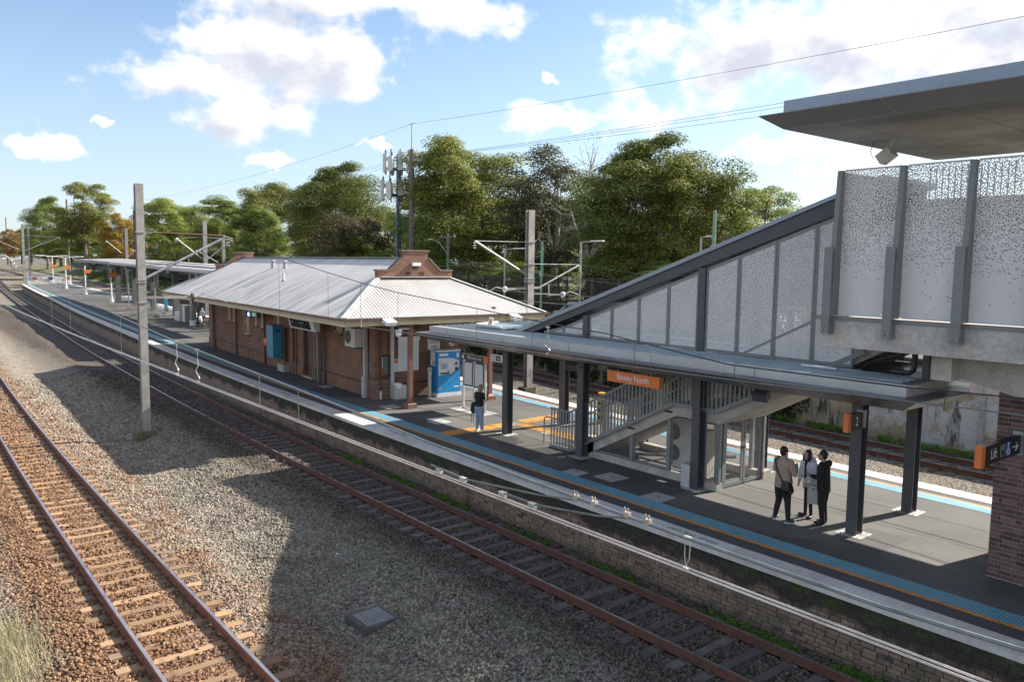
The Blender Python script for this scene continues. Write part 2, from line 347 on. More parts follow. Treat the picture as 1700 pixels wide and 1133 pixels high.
def mat_perf(name, scale, full, z0=0, z1=0, col=(.84, .80, .78), thresh=.36):
    m, nt, bs = nodes(name); s, pos = npos(nt)
    cb = nt.nodes.new('ShaderNodeCombineXYZ'); nt.links.new(s[0], cb.inputs[0]); nt.links.new(s[2], cb.inputs[1])
    v = nt.nodes.new('ShaderNodeTexVoronoi'); v.voronoi_dimensions = '2D'; v.distance = 'MANHATTAN'; v.inputs['Scale'].default_value = scale; v.inputs['Randomness'].default_value = .82
    mp = nt.nodes.new('ShaderNodeMapping'); mp.inputs['Rotation'].default_value = (0, 0, .5); nt.links.new(cb.outputs[0], mp.inputs[0]); nt.links.new(mp.outputs[0], v.inputs['Vector'])
    sc = nt.nodes.new('ShaderNodeSeparateColor'); nt.links.new(v.outputs['Color'], sc.inputs[0])
    hole = nmath(nt, 'LESS_THAN', v.outputs['Distance'], nramp(nt, sc.outputs[1], 0, 1, thresh*.75, thresh*1.2, False))
    # cut a slit through each hole so it reads as a pair of petals
    if not full:
        p = nramp(nt, s[2], z0, z1, 0.02, 1, False); keep = nmath(nt, 'LESS_THAN', sc.outputs[0], p); hole = nmath(nt, 'MULTIPLY', hole, keep)
    nt.links.new(nmath(nt, 'SUBTRACT', 1.0, hole), bs.inputs['Alpha'])
    n = nnoise(nt, 1.5, 5); c = nmix(nt, n, tuple(x*.9 for x in col), col); nt.links.new(c, bs.inputs['Base Color']); bs.inputs['Roughness'].default_value = .42
    return m
def mat_mesh(name, col, pitch, duty, axes=(0, 2)):
    m, nt, bs = nodes(name); s, pos = npos(nt); al = None
    for a in axes:
        f = nmath(nt, 'LESS_THAN', nmath(nt, 'FRACT', nmath(nt, 'MULTIPLY', s[a], 1/pitch)), duty); al = f if al is None else nmath(nt, 'MAXIMUM', al, f)
    nt.links.new(al, bs.inputs['Alpha']); bs.inputs['Base Color'].default_value = (*col, 1); bs.inputs['Roughness'].default_value = .6; return m
def mat_leaf(name, c1, c2, c3, trans=.35):
    m, nt, bs = nodes(name); g = nt.nodes.new('ShaderNodeNewGeometry'); oi = nt.nodes.new('ShaderNodeObjectInfo')
    n = nnoise(nt, .22, 3); c = nmix(nt, nramp(nt, n, .35, .65), c1, c2)
    c = nmix(nt, nmath(nt, 'MULTIPLY', nramp(nt, g.outputs['Random Per Island'], .55, 1, 0, 1, False), .8), c, c3)
    hv = nt.nodes.new('ShaderNodeHueSaturation'); nt.links.new(nramp(nt, oi.outputs['Random'], 0, 1, .75, 1.2, False), hv.inputs['Value']); nt.links.new(c, hv.inputs['Color'])
    nt.links.new(nramp(nt, oi.outputs['Random'], 0, 1, .485, .515, False), hv.inputs['Hue'])
    bs.inputs['Roughness'].default_value = .55; bs.inputs['Specular IOR Level'].default_value = .25
    nt.links.new(hv.outputs[0], bs.inputs['Base Color'])
    tr = nt.nodes.new('ShaderNodeBsdfTranslucent'); nt.links.new(hv.outputs[0], tr.inputs[0]); mx = nt.nodes.new('ShaderNodeMixShader'); mx.inputs[0].default_value = trans
    nt.links.new(bs.outputs[0], mx.inputs[1]); nt.links.new(tr.outputs[0], mx.inputs[2]); nt.links.new(mx.outputs[0], nt.nodes['Material Output'].inputs[0]); return m
def mat_roof():
    m, nt, bs = nodes('corrugated_sheet'); tc = nt.nodes.new('ShaderNodeTexCoord'); s = nt.nodes.new('ShaderNodeSeparateXYZ'); nt.links.new(tc.outputs['Object'], s.inputs[0])
    n = nnoise(nt, .6, 5); st = nnoise(nt, 1.0, 6, .65, tc.outputs['Object'], (4.5, .35, .35)); n3 = nnoise(nt, 14, 4, .7); sp = nnoise(nt, 30, 3)
    low = nramp(nt, s.outputs[2], 5.6, 4.0)
    g = nmath(nt, 'MULTIPLY', nramp(nt, st, .38, .64), nmath(nt, 'ADD', nmath(nt, 'MULTIPLY', low, .7), .25))
    c = nmix(nt, nramp(nt, n, .3, .7), (.58, .555, .52), (.68, .655, .62)); c = nmix(nt, nmath(nt, 'MULTIPLY', g, .8), c, (.27, .25, .235))
    c = nmix(nt, nmath(nt, 'MULTIPLY', nramp(nt, n3, .55, .75), .35), c, (.22, .21, .2)); c = nmix(nt, nmath(nt, 'MULTIPLY', nramp(nt, sp, .66, .72), .7), c, (.7, .7, .68))
    nt.links.new(c, bs.inputs['Base Color']); bs.inputs['Roughness'].default_value = .62; bs.inputs['Metallic'].default_value = .15; return m
MT = {}
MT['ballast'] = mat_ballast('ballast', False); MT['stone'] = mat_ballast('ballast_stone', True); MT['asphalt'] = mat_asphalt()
MT['rust'] = M('rusty_rail', (.175, .075, .046), .85, 0, .3, 6, .3, 80, col2=(.10, .047, .034)); MT['rust_bounce'] = M('bounce_lit_rusty_rail', (.34, .13, .065), .85, 0, .3, 6, .3, 80, col2=(.20, .085, .05)); MT['railtop'] = M('rail_head', (.50, .48, .50), .3, .9, .1, 3)  # second rust is a brighter copy: bounced light put into the rail colour
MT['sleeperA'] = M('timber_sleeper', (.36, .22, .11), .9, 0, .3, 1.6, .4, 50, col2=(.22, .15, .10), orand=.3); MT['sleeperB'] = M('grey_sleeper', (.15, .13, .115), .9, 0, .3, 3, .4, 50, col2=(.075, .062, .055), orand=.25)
MT['white'] = M('white_paint', (.74, .73, .71), .6, 0, .1, 2); MT['cope'] = M('coping_paint', (.68, .65, .61), .75, 0, .2, 1.2, .3, 60, col2=(.46, .43, .40))
MT['dark'] = M('dark_strip', (.075, .073, .072), .9, 0, .2, 3, .3, 100)
MT['blue'] = M('blue_tactile', (.15, .325, .405), .6, 0, .15, 1.5, col2=(.115, .265, .335)); MT['orange'] = M('orange_tactile', (.56, .24, .055), .65, 0, .2, 2)
MT['yellow'] = M('ochre_tactile', (.62, .33, .085), .65, 0, .15, 2); MT['hatch'] = M('pit_lid', (.40, .40, .385), .7, 0, .15, 3, .15)
MT['wall'] = mat_brick('platform_brick', 0, (.15, .10, .078), (.10, .072, .06), (.07, .06, .052), .25, .09, .012, .5)
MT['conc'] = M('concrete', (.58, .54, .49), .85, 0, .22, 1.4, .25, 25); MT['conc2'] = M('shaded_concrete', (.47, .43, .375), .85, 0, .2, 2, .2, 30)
MT['charcoal'] = M('charcoal_steel', (.085, .085, .094), .45, .1, .12, 2); MT['steelgrey'] = M('blue_grey_steel', (.225, .24, .24), .45, .15, .1, 2); MT['palegrey'] = M('pale_grey_sheet', (.54, .53, .52), .42, .2, .1, 1.2)
MT['soffit'] = M('soffit_sheet', (.15, .15, .16), .38, .25, .1, .8); MT['fasciablue'] = M('roof_edge_sheet', (.30, .34, .40), .38, .3, .08, 1)
MT['galv'] = M('galvanised_steel', (.40, .40, .40), .5, .5, .2, 3); MT['mast'] = M('weathered_galvanised', (.40, .39, .375), .6, .3, .25, 1.2, col2=(.27, .245, .225))
MT['wire'] = M('copper_wire_aged', (.26, .28, .27), .4, .6, .2, 4); MT['contact'] = M('contact_wire', (.72, .66, .60), .3, .8, .15, 2); MT['cable'] = M('dark_cable', (.05, .05, .055), .6)
MT['cream'] = M('cream_paint', (.62, .51, .32), .6, 0, .12, 1.5); MT['brown'] = M('brown_paint', (.105, .055, .046), .55, 0, .2, 2); MT['gutter'] = M('brown_gutter', (.13, .09, .075), .5, .1, .15, 2)
MT['post'] = M('red_brown_post', (.24, .115, .085), .6, 0, .15, 2); MT['black'] = M('black_paint', (.018, .018, .02), .45); MT['glass'] = M('dark_glass', (.03, .035, .04), .08, 0, .1, 1, spec=.8)
MT['orangesign'] = M('orange_sign', (.80, .20, .045), .45, 0, .06, 2); MT['signblack'] = M('sign_black', (.022, .022, .026), .4); MT['signwhite'] = M('sign_white', (.85, .85, .85), .5, 0, .03)
MT['beige'] = M('beige_casing', (.60, .57, .51), .5, 0, .08, 2); MT['casing'] = M('white_casing', (.70, .70, .68), .5, 0, .08, 2); MT['green'] = M('sign_green', (.02, .12, .09), .5)
MT['tankblue'] = M('cabinet_blue', (.05, .28, .42), .45, 0, .12, 2); MT['vmblue'] = M('machine_blue', (.02, .27, .60), .4, 0, .06, 2)
MT['wood'] = M('pole_timber', (.21, .18, .16), .85, 0, .25, 2, .3, 30); MT['bark'] = M('bark', (.17, .135, .11), .9, 0, .35, 1.2, .5, 20); MT['palebark'] = M('pale_bark', (.42, .38, .33), .85, 0, .3, 1.2, .3, 20)
MT['grass'] = M('grass_bank', (.10, .14, .035), .95, 0, .4, .8, .8, 18, col2=(.16, .15, .07)); MT['earth'] = M('earth', (.14, .12, .085), .95, 0, .3, .5, .5, 8)
MT['road'] = M('road_asphalt', (.075, .074, .072), .9, 0, .2, 1, .3, 80)
MT['perfA'] = mat_perf('perforated_landing_panel', 29, False, 5.70, 6.8, thresh=.40); MT['perfB'] = mat_perf('perforated_stair_panel', 37, True, thresh=.37)
MT['perfShade'] = mat_perf('perforated_shaded_far_panel', 23, True, col=(.30, .29, .28), thresh=.36); MT['wiremesh'] = mat_mesh('black_fence_mesh', (.03, .03, .032), .05, .16)  # far stair panels: interior shade put into a darker panel colour

# ------------------------------------------------------------------ setting: ground, ballast, street level, bank
g = MB(); g.poly((-3000, -2500, -1.9), (1500, -2500, -1.9), (1500, 3500, -1.9), (-3000, 3500, -1.9)); struct(g.build('ground', MT['earth']))
def bed_z(x, y):
    z = np.full(np.shape(x), -1.38)
    for tc_, hw in ((t1c, 1.7), (t2c, 1.6), (t3c, 1.6), (t4c, 1.7)):
        d = np.abs(y - tc_(x)); z = np.maximum(z, -1.305 - np.clip((d-hw)/1.6, 0, 1)*.18)
    w_ = np.sin(x*.31)*.5+np.sin(x*.83+1)*.3; z = z + (.20+.10*w_)*np.exp(-((y-(t2c(x)-2.75))/.85)**2) - (.10+.05*w_)*np.exp(-((y-(t1c(x)+2.9))/.9)**2) + .02*np.sin(x*2.1+y*1.3)*np.sin(y*2.7)
    return z
def make_bed():
    xs = np.concatenate([np.arange(-640, -120, 8.0), np.arange(-120, -50, 2.0), np.arange(-50, 14.1, .5)]); S_ = np.linspace(-16, 30, 140)
    xx, ss = np.meshgrid(xs, S_, indexing='ij'); yy = t2c(xx) + ss*(1+np.clip((-xx-60)/600, 0, .6)); zz = bed_z(xx, yy) + rng.normal(0, .012, xx.shape)
    V = np.stack([xx, yy, zz], -1).reshape(-1, 3); a, b = xx.shape; i = np.arange(a-1)[:, None]*b + np.arange(b-1)[None, :]
    F = np.stack([i, i+b, i+b+1, i+1], -1).reshape(-1, 4)
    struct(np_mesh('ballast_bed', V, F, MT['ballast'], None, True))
make_bed()
# ------------------------------------------------------------------ tracks
RP = [(-.068,-.155),(-.068,-.142),(-.012,-.128),(-.012,-.045),(-.036,-.032),(-.036,-.004),(-.030,0),(.030,0),(.036,-.004),(.036,-.032),(.012,-.045),(.012,-.128),(.068,-.142),(.068,-.155)]
def rail_mb(fc, off):
    xs = list(np.arange(12, -60, -2.0)) + list(np.arange(-60, -160, -5.0)) + list(np.arange(-160, -620, -12.0)); mb = MB(); rings = []
    for x in xs:
        y = float(fc(x)); dy = (float(fc(x+1))-float(fc(x-1)))/2; nrm = Vector((-dy, 1, 0)).normalized(); c = Vector((x, y, ZR)) + nrm*off
        rings.append([c + nrm*a + Vector((0, 0, b)) for a, b in RP])
    n = len(RP); P = [p for r in rings for p in r]; F = []; Mi = []
    for i in range(len(rings)-1):
        for j in range(n):
            F.append([i*n+j, i*n+(j+1) % n, (i+1)*n+(j+1) % n, (i+1)*n+j]); Mi.append(1 if j == 6 else 0)
    mb.v = [tuple(p) for p in P]; mb.f = F; mb.m = Mi; return mb
def sleeper_mesh(name, mat, dish):
    mb = MB(); rings = []
    for t, w, z in ((-1.22,.12,-.175),(-.75,.125,-.165),(-.35,.105,-.165-dish),(.35,.105,-.165-dish),(.75,.125,-.165),(1.22,.12,-.175)):
        rings.append([(-w, t, z-.16), (w, t, z-.16), (w*.9, t, z), (-w*.9, t, z)])
    mb.loft(rings); me = bpy.data.meshes.new(name); me.from_pydata(mb.v, [], mb.f); me.materials.append(mat); me.update(); return me
def make_track(label, fc, mat, spacing, x_hi, n_parts, x_far, dish, phase=0.0, rustm='rust'):
    t = thing('railway_track', label, 'track', (0, float(fc(0)), -1.3), group=None)
    for off in (-.735, .735): rail_mb(fc, off).build('rail', [MT[rustm], MT['railtop']], t)
    me = sleeper_mesh('sleeper', mat, dish); x = x_hi + phase; k = 0; clips = MB(); rest = MB()
    while x > x_far:
        y = float(fc(x)); dy = (float(fc(x+1))-float(fc(x-1)))/2; ang = math.atan(dy) + random.uniform(-.012, .012); jx = random.uniform(-.02, .02)
        if k < n_parts:
            o = link('sleeper', me, t); o.location = Vector((x+jx, y+random.uniform(-.03, .03), ZR+random.uniform(-.006, .006))) - t.location; o.rotation_euler = (0, 0, ang)
            for off in (-.735, .735):
                for s_ in (-1, 1):
                    c = Vector((x+jx, y+off+s_*.095, ZR-.135)); clips.box(c.x-.05, c.x+.05, c.y-.022, c.y+.022, c.z-.02, c.z+.02); clips.cyl((c.x-.03, c.y+s_*.02, c.z+.012), (c.x+.03, c.y+s_*.02, c.z+.012), .022, n=6)
        else: rest.obox((x, y, ZR-.22), (.115, 0, 0), (0, 1.2, 0), (0, 0, .055))
        x -= spacing; k += 1
    tag(clips.build('rail_clips', MT['rust'], t), kind='stuff')
    if rest.v: tag(rest.build('far_sleepers', mat, t), kind='stuff')
    return t
make_track('sunlit rusty railway track crossing the lower left corner of the picture', t1c, MT['sleeperA'], .615, -9, 120, -330, .03, rustm='rust_bounce')
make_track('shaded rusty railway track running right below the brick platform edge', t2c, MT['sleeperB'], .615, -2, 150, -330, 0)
make_track('railway track hidden behind the platform, emerging beyond the white picket fence', t3c, MT['sleeperB'], .62, -150, 40, -420, 0)
make_track('rusty railway track along the stained far wall behind the platform', t4c, MT['sleeperB'], .62, 4, 150, -420, 0)

# ballast stones as real geometry near the camera: one object, instanced on points
def make_stones():
    n = 250000; u = rng.random(n); x = -3 - 52*u**1.45; y = rng.uniform(-1.5, 1.0, n); pts = []
    y = 0.5 + rng.random(n)*13.0
    dist = np.hypot(x, y); keep = rng.random(n) < np.clip(1.25 - dist/75, .25, 1); x, y = x[keep], y[keep]
    z = bed_z(x, y)
    ok = (y < cope(x)-.03)
    for fc in (t1c, t2c):
        c = fc(x); d = np.abs(y-c); ok &= ~((np.abs(d-.735) < .085))
    pit = (x > -14.4) & (x < -13.5) & (y > 7.3) & (y < 8.15); ok &= ~pit
    # keep most sleeper tops clear
    for fc, sp, hi in ((t1c, .615, -9), (t2c, .615, -2)):
        ph = ((x-hi) % sp); ph = np.minimum(ph, sp-ph); on = (np.abs(y-fc(x)) < 1.2) & (ph < .125); ok &= ~(on & (rng.random(len(x)) < .965))
    x, y, z = x[ok], y[ok], z[ok]; m = len(x)
    me = bpy.data.meshes.new('ballast_stones'); me.vertices.add(m); me.vertices.foreach_set('co', np.stack([x, y, z+rng.uniform(-.012, .022, m)], -1).astype(np.float32).ravel())
    a = me.attributes.new('scl', 'FLOAT_VECTOR', 'POINT'); s = rng.uniform(.6, 1.25, m)[:, None]*np.stack([rng.uniform(.7, 1.3, m), rng.uniform(.6, 1.2, m), rng.uniform(.5, .95, m)], -1)*.034
    s *= np.clip(np.hypot(x, y)/24, 1.0, 2.0)[:, None]
    a.data.foreach_set('vector', s.astype(np.float32).ravel())
    a = me.attributes.new('rot', 'FLOAT_VECTOR', 'POINT'); a.data.foreach_set('vector', rng.uniform(0, 6.28, (m, 3)).astype(np.float32).ravel())
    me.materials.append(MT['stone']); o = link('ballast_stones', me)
    tag(o, 'loose grey and rust brown ballast stones covering the ground between the tracks', 'ballast', kind='stuff')
    ng = bpy.data.node_groups.new('scatter_stones', 'GeometryNodeTree'); ng.interface.new_socket('Geometry', in_out='INPUT', socket_type='NodeSocketGeometry'); ng.interface.new_socket('Geometry', in_out='OUTPUT', socket_type='NodeSocketGeometry')
    N = ng.nodes.new; L = ng.links.new; gi = N('NodeGroupInput'); go = N('NodeGroupOutput'); ip = N('GeometryNodeInstanceOnPoints'); ic = N('GeometryNodeMeshIcoSphere'); ic.inputs['Radius'].default_value = 1; ic.inputs['Subdivisions'].default_value = 1
    sm = N('GeometryNodeSetMaterial'); sm.inputs['Material'].default_value = MT['stone']; L(ic.outputs[0], sm.inputs[0])
    sp = N('GeometryNodeSetPosition'); L(sm.outputs[0], sp.inputs[0]); nz = N('ShaderNodeTexNoise'); nz.inputs['Scale'].default_value = 1.7; vm = N('ShaderNodeVectorMath'); vm.operation = 'SUBTRACT'; L(nz.outputs['Color'], vm.inputs[0]); vm.inputs[1].default_value = (.5, .5, .5); vs = N('ShaderNodeVectorMath'); vs.operation = 'SCALE'; vs.inputs['Scale'].default_value = 1.5; L(vm.outputs[0], vs.inputs[0]); L(vs.outputs[0], sp.inputs['Offset'])
    def attr(nm):
        q = N('GeometryNodeInputNamedAttribute'); q.data_type = 'FLOAT_VECTOR'; q.inputs[0].default_value = nm; return q.outputs[0]
    L(gi.outputs[0], ip.inputs['Points']); L(sp.outputs[0], ip.inputs['Instance']); L(attr('scl'), ip.inputs['Scale']); L(attr('rot'), ip.inputs['Rotation']); L(ip.outputs[0], go.inputs[0])
    md = o.modifiers.new('scatter', 'NODES'); md.node_group = ng
make_stones()
# ------------------------------------------------------------------ platform
PX = np.concatenate([np.arange(14, -60, -1.0), np.arange(-60, -200.1, -2.5)])
def strip(mb, fa, fb, z, x0=14, x1=-200):
    xs = [x for x in PX if x1-1e-6 <= x <= x0+1e-6]
    P = []; F = []
    for i, x in enumerate(xs):
        P += [(x, float(fa(x)), z), (x, float(fb(x)), z)]
        if i: F.append([2*i-2, 2*i, 2*i+1, 2*i-1])
    return mb.add(P, F)
def wallstrip(mb, f, z0, z1, x0=14, x1=-200):
    xs = [x for x in PX if x1-1e-6 <= x <= x0+1e-6]; P = []; F = []
    for i, x in enumerate(xs):
        P += [(x, float(f(x)), z0), (x, float(f(x)), z1)]
        if i: F.append([2*i-2, 2*i, 2*i+1, 2*i-1])
    return mb.add(P, F)
off = lambda f, d: (lambda x: f(x)+d)
pf = MB(); strip(pf, off(cope, .1), off(copef, -.1), 0); wallstrip(pf, off(copef, -.1), -1.5, 0)
pf.poly((-200, float(cope(-200))+.1, -1.5), (-200, float(copef(-200))-.1, -1.5), (-200, float(copef(-200))-.1, 0), (-200, float(cope(-200))+.1, 0))
platform = struct(pf.build('platform', MT['asphalt']))
rp = MB(); y0, y1 = float(cope(-200))+.1, float(copef(-200))-.1
rp.poly((-200, y0, 0), (-200, y1, 0), (-207, y1+1, -1.4), (-207, y0+1, -1.4)); rp.poly((-200, y0, 0), (-207, y0+1, -1.4), (-200, y0, -1.4)); struct(rp.build('platform_ramp', MT['earth']))
# coping slab, strips (children of the platform)
def slab_strip(name, fa, fb, z0, z1, mat, x0=14, x1=-200):
    mb = MB(); strip(mb, fa, fb, z1, x0, x1); wallstrip(mb, fa, z0, z1, x0, x1)
    return mb.build(name, mat, platform)
def jit(f, d, amp):   # hand-painted edge, not ruled
    ph = rng.uniform(0, 6, 5); return lambda x: f(x)+d+amp*(np.sin(x*1.7+ph[0])+.6*np.sin(x*4.3+ph[1])+.4*np.sin(x*9.1+ph[2]))
slab_strip('coping', off(cope, 0), jit(cope, .56, .012), -.10, .012, MT['cope'])
m_ = MB(); wallstrip(m_, off(cope, .0), -.10, -.099); 
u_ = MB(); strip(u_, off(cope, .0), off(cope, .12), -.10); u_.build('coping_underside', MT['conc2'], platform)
slab_strip('dark_margin', jit(cope, .56, .004), off(cope, 1.0), 0, .004, MT['dark'])
slab_strip('orange_line', off(cope, 1.0), off(cope, 1.10), 0, .006, MT['orange'])
slab_strip('blue_line', off(cope, 1.10), off(cope, 1.60), 0, .006, MT['blue'])
mb = MB(); strip(mb, off(copef, -.62), off(copef, 0), .012); wallstrip(mb, off(copef, 0), -.12, .012); mb.build('far_coping', MT['cope'], platform)
mb = MB(); strip(mb, off(copef, -1.02), off(copef, -.92), .006); mb.build('far_orange_line', MT['orange'], platform)
mb = MB(); strip(mb, off(copef, -1.5), off(copef, -1.02), .006); mb.build('far_blue_line', MT['blue'], platform)
def studs(name, base, w0, w1, mat, x0, x1, pitch, rows, sx):
    mb = MB()
    for x in np.arange(x0, x1, -pitch):
        for r in range(rows):
            y = float(base(x)) + w0 + (w1-w0)*(r+.5)/rows; hx = pitch*sx; hy = (w1-w0)/rows*.40
            mb.add([(x-hx,y-hy,.006),(x+hx,y-hy,.006),(x+hx,y+hy,.006),(x-hx,y+hy,.006),(x-hx*.7,y-hy*.8,.020),(x+hx*.7,y-hy*.8,.020),(x+hx*.7,y+hy*.8,.020),(x-hx*.7,y+hy*.8,.020)], [[4,5,6,7],[0,1,5,4],[1,2,6,5],[2,3,7,6],[3,0,4,7]])
    tag(mb.build(name, mat, platform), kind='stuff')
studs('blue_studs', cope, 1.11, 1.59, MT['blue'], -2, -26, .062, 8, .36); studs('orange_studs', cope, 1.01, 1.10, MT['orange'], -2, -26, .062, 2, .36)
# joints in the asphalt
mb = MB()
for yy in (17.9, 19.35): mb.box(-26, -5.9, yy-.006, yy+.006, .001, .003)
mb.build('asphalt_joint', MT['black'], platform)
ink = M('faded_black_stencil', (.045, .045, .045), .8, 0, .3, 8, col2=(.11, .11, .11))
for xc in (-10.65, -23.4, -18.05, -33.5, -44.5): text('MIND THE GAP', .20, (xc, float(cope(xc))+.33, .0155), (-1, -(float(cope(xc-1))-float(cope(xc)))*-1, 0), (0, -1, 0), ink, platform, 'painted_words', 1.0)
# near platform wall with real bricks
def mat_oldbrick(name, island):
    m, nt, bs = nodes(name); s, pos = npos(nt)
    if island: g_ = nt.nodes.new('ShaderNodeNewGeometry'); r = g_.outputs['Random Per Island']
    else: r = nt.nodes.new('ShaderNodeObjectInfo').outputs['Random']
    c = nmix(nt, r, (.20, .135, .097), (.31, .215, .15))
    n1 = nnoise(nt, 2.2, 6, .62); n2 = nnoise(nt, 1.1, 6, .65, None, (1.0, 1.0, .25)); n3 = nnoise(nt, 30, 4)
    c = nmix(nt, nmath(nt, 'MULTIPLY', nramp(nt, n3, .45, .7), .5), c, (.09, .075, .06))
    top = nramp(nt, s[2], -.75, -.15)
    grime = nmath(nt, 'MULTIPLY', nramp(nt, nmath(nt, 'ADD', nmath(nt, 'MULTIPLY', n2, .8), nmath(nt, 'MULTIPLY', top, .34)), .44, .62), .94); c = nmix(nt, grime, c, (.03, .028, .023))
    moss = nmath(nt, 'MULTIPLY', nramp(nt, nmath(nt, 'ADD', n1, nmath(nt, 'MULTIPLY', nramp(nt, s[2], -.5, -.14), .2)),   .655, .74), .8); c = nmix(nt, moss, c, (.045, .07, .018))
    damp = nmath(nt, 'MULTIPLY', nmath(nt, 'MULTIPLY', nramp(nt, s[2], -.6, -.9), nramp(nt, n1, .5, .62)), .45); c = nmix(nt, damp, c, (.11, .11, .07))
    nt.links.new(c, bs.inputs['Base Color']); bs.inputs['Roughness'].default_value = .92; nbump(nt, bs, nmath(nt, 'ADD', n3, nmath(nt, 'MULTIPLY', n1, .6)), .7, .015); return m
MT['oldbrick'] = mat_oldbrick('mossy_brick', False); MT['oldbrickI'] = mat_oldbrick('mossy_brick_mass', True)
wl = thing('platform_wall', 'mossy old brick wall carrying the near platform edge above the shaded track', 'wall', (0, float(cope(0)), -1.3))
mb = MB(); wallstrip(mb, off(cope, .085), -1.6, -.09, 14, -36); mb.build('mortar', M('old_mortar', (.13, .105, .083), .95, 0, .4, 3, .5, 40), wl)
mb = MB(); wallstrip(mb, off(cope, .06), -1.6, -.09, -36, -200); mb.build('brick_face', MT['oldbrickI'], wl)
bx = MB(); b = .004; L_, D_, H_ = .118, .05, .042
bx.add([(-L_,-D_+b*2,-H_),(L_,-D_+b*2,-H_),(L_,-D_+b*2,H_),(-L_,-D_+b*2,H_),(-L_+.008,-D_,-H_+.008),(L_-.008,-D_,-H_+.008),(L_-.008,-D_,H_-.008),(-L_+.008,-D_,H_-.008)], [[4,5,6,7],[0,1,5,4],[1,2,6,5],[2,3,7,6],[3,0,4,7]])
bme = bpy.data.meshes.new('brick'); bme.from_pydata(bx.v, [], bx.f); bme.materials.append(MT['oldbrick']); bme.update()
mass = MB(); cnt = 0; cand = []
for r in range(14):
    z = -.155 - r*.092; x = -3.2 - random.uniform(0, .2)
    while x > -35.8:
        Lb = random.choice((.25, .25, .25, .22, .13, .29)); cand.append((x-Lb/2, z+random.uniform(-.006, .006), Lb/.25)); x -= Lb
cand.sort(key=lambda q: -q[0])
for (x, z, r) in cand:
    if random.random() < .03: continue
    y = float(cope(x)) + .108 + random.uniform(-.012, .012); k = r*random.uniform(.95, 1.02)
    if cnt < 298 and z > -1.3:
        o = link('brick', bme, wl); o.location = Vector((x, y, z)) - wl.location; o.rotation_euler = (0, random.uniform(-.012, .012), random.uniform(-.02, .02)); o.scale = (k, 1, random.uniform(.92, 1)); cnt += 1
    else: mass.add([(x+vx*k, y+vy, z+vz) for vx, vy, vz in bx.v], bx.f)
tag(mass.build('far_bricks', MT['oldbrickI'], wl), kind='stuff')
# weeds along the wall foot
def leaf_cloud(centers, radii, per, size, flat=.6, up=.35, dome=False):
    n = len(centers)*per; c = np.repeat(np.array(centers), per, 0); r = np.repeat(np.array(radii), per, 0)
    d = rng.normal(size=(n, 3)); d /= np.linalg.norm(d, axis=1)[:, None]; rr = rng.random(n)**.33
    if dome: d[:, 2] = np.where(d[:, 2] < -.3, -d[:, 2], d[:, 2]); rr = rng.random(n)**.24
    p = c + d*r*rr[:, None]
    nrm = d*1.3 + rng.normal(0, .42, (n, 3)); nrm[:, 2] += up; nrm /= np.linalg.norm(nrm, axis=1)[:, None]
    t = np.cross(nrm, rng.normal(size=(n, 3))); t /= np.linalg.norm(t, axis=1)[:, None]; bt = np.cross(nrm, t); s = (size*rng.uniform(.6, 1.3, n))[:, None]
    V = np.stack([p - t*s, p + bt*s*flat, p + t*s, p - bt*s*flat], 1).reshape(-1, 3); F = np.arange(n*4).reshape(-1, 4)
    return V, F
MT['weed'] = mat_leaf('weed_leaf', (.10, .24, .025), (.14, .31, .035), (.22, .38, .06), .4)
def weeds():
    C = []; R = []
    for _ in range(620):
        x = -3.4 - 24*random.random()**1.7
        if math.sin(x*1.9)+.6*math.sin(x*4.7+1) < (-.5 if x > -10 else 0): continue
        y = float(cope(x)) - .08 - abs(random.gauss(0, .13)); C.append((x, y-.1, float(bed_z(np.array(x), np.array(y-.1)))+.04)); h = random.uniform(.05, .15); R.append((.13, .11, h))
    V, F = leaf_cloud(C, R, 34, .026); o = np_mesh('weeds', V, F, MT['weed']); tag(o, 'low bright green weeds growing along the foot of the platform wall', 'weeds', kind='stuff')
    C = [(x, float(cope(x))+.02+random.uniform(-.015, .02), -.12-abs(random.gauss(0, .06))) for x in (-4-34*random.random() for _ in range(230)) if math.sin(x*2.3)+math.sin(x*.9) > .35]
    V, F = leaf_cloud(C, [(.10, .015, .035)]*len(C), 22, .012); o = np_mesh('moss', V, F, mat_leaf('moss_leaf', (.03, .05, .012), (.05, .08, .018), (.07, .11, .02), .2), wl); tag(o, kind='stuff')
weeds()
# dry grass in the near corner
def blades(name, cx, cy, n, spread, h, mat, label, z=-1.35):
    x = cx + rng.normal(0, spread, n); y = cy + rng.normal(0, spread*.6, n); hh = h*rng.uniform(.4, 1.1, n); a = rng.uniform(0, 6.28, n); ln = rng.uniform(.1, .7, n)*hh; w = .006
    dx, dy = np.cos(a), np.sin(a); b = np.stack([x, y, np.full(n, z)], -1); s = np.stack([-dy*w, dx*w, 0*dx], -1)
    mid = b + np.stack([dx*ln*.35, dy*ln*.35, hh*.6], -1); tip = b + np.stack([dx*ln, dy*ln, hh], -1)
    V = np.stack([b-s, b+s, mid+s*.7, mid-s*.7, tip, tip], 1).reshape(-1, 3); i = np.arange(n)*6
    F = np.concatenate([np.stack([i, i+1, i+2, i+3], -1), np.stack([i+3, i+2, i+4, i+5], -1)]); o = np_mesh(name, V, F, mat); tag(o, label, 'grass', kind='stuff')
blades('dry_grass', -16.4, 1.0, 9000, .75, .42, mat_leaf('straw', (.46, .42, .26), (.36, .35, .18), (.58, .54, .38), .3), 'pale dry grass tuft in the lower left corner beside the track')
blades('short_weeds', -19.2, 8.9, 240, .35, .10, MT['weed'], 'few thin green sprouts in the gravel between the tracks', -1.5)

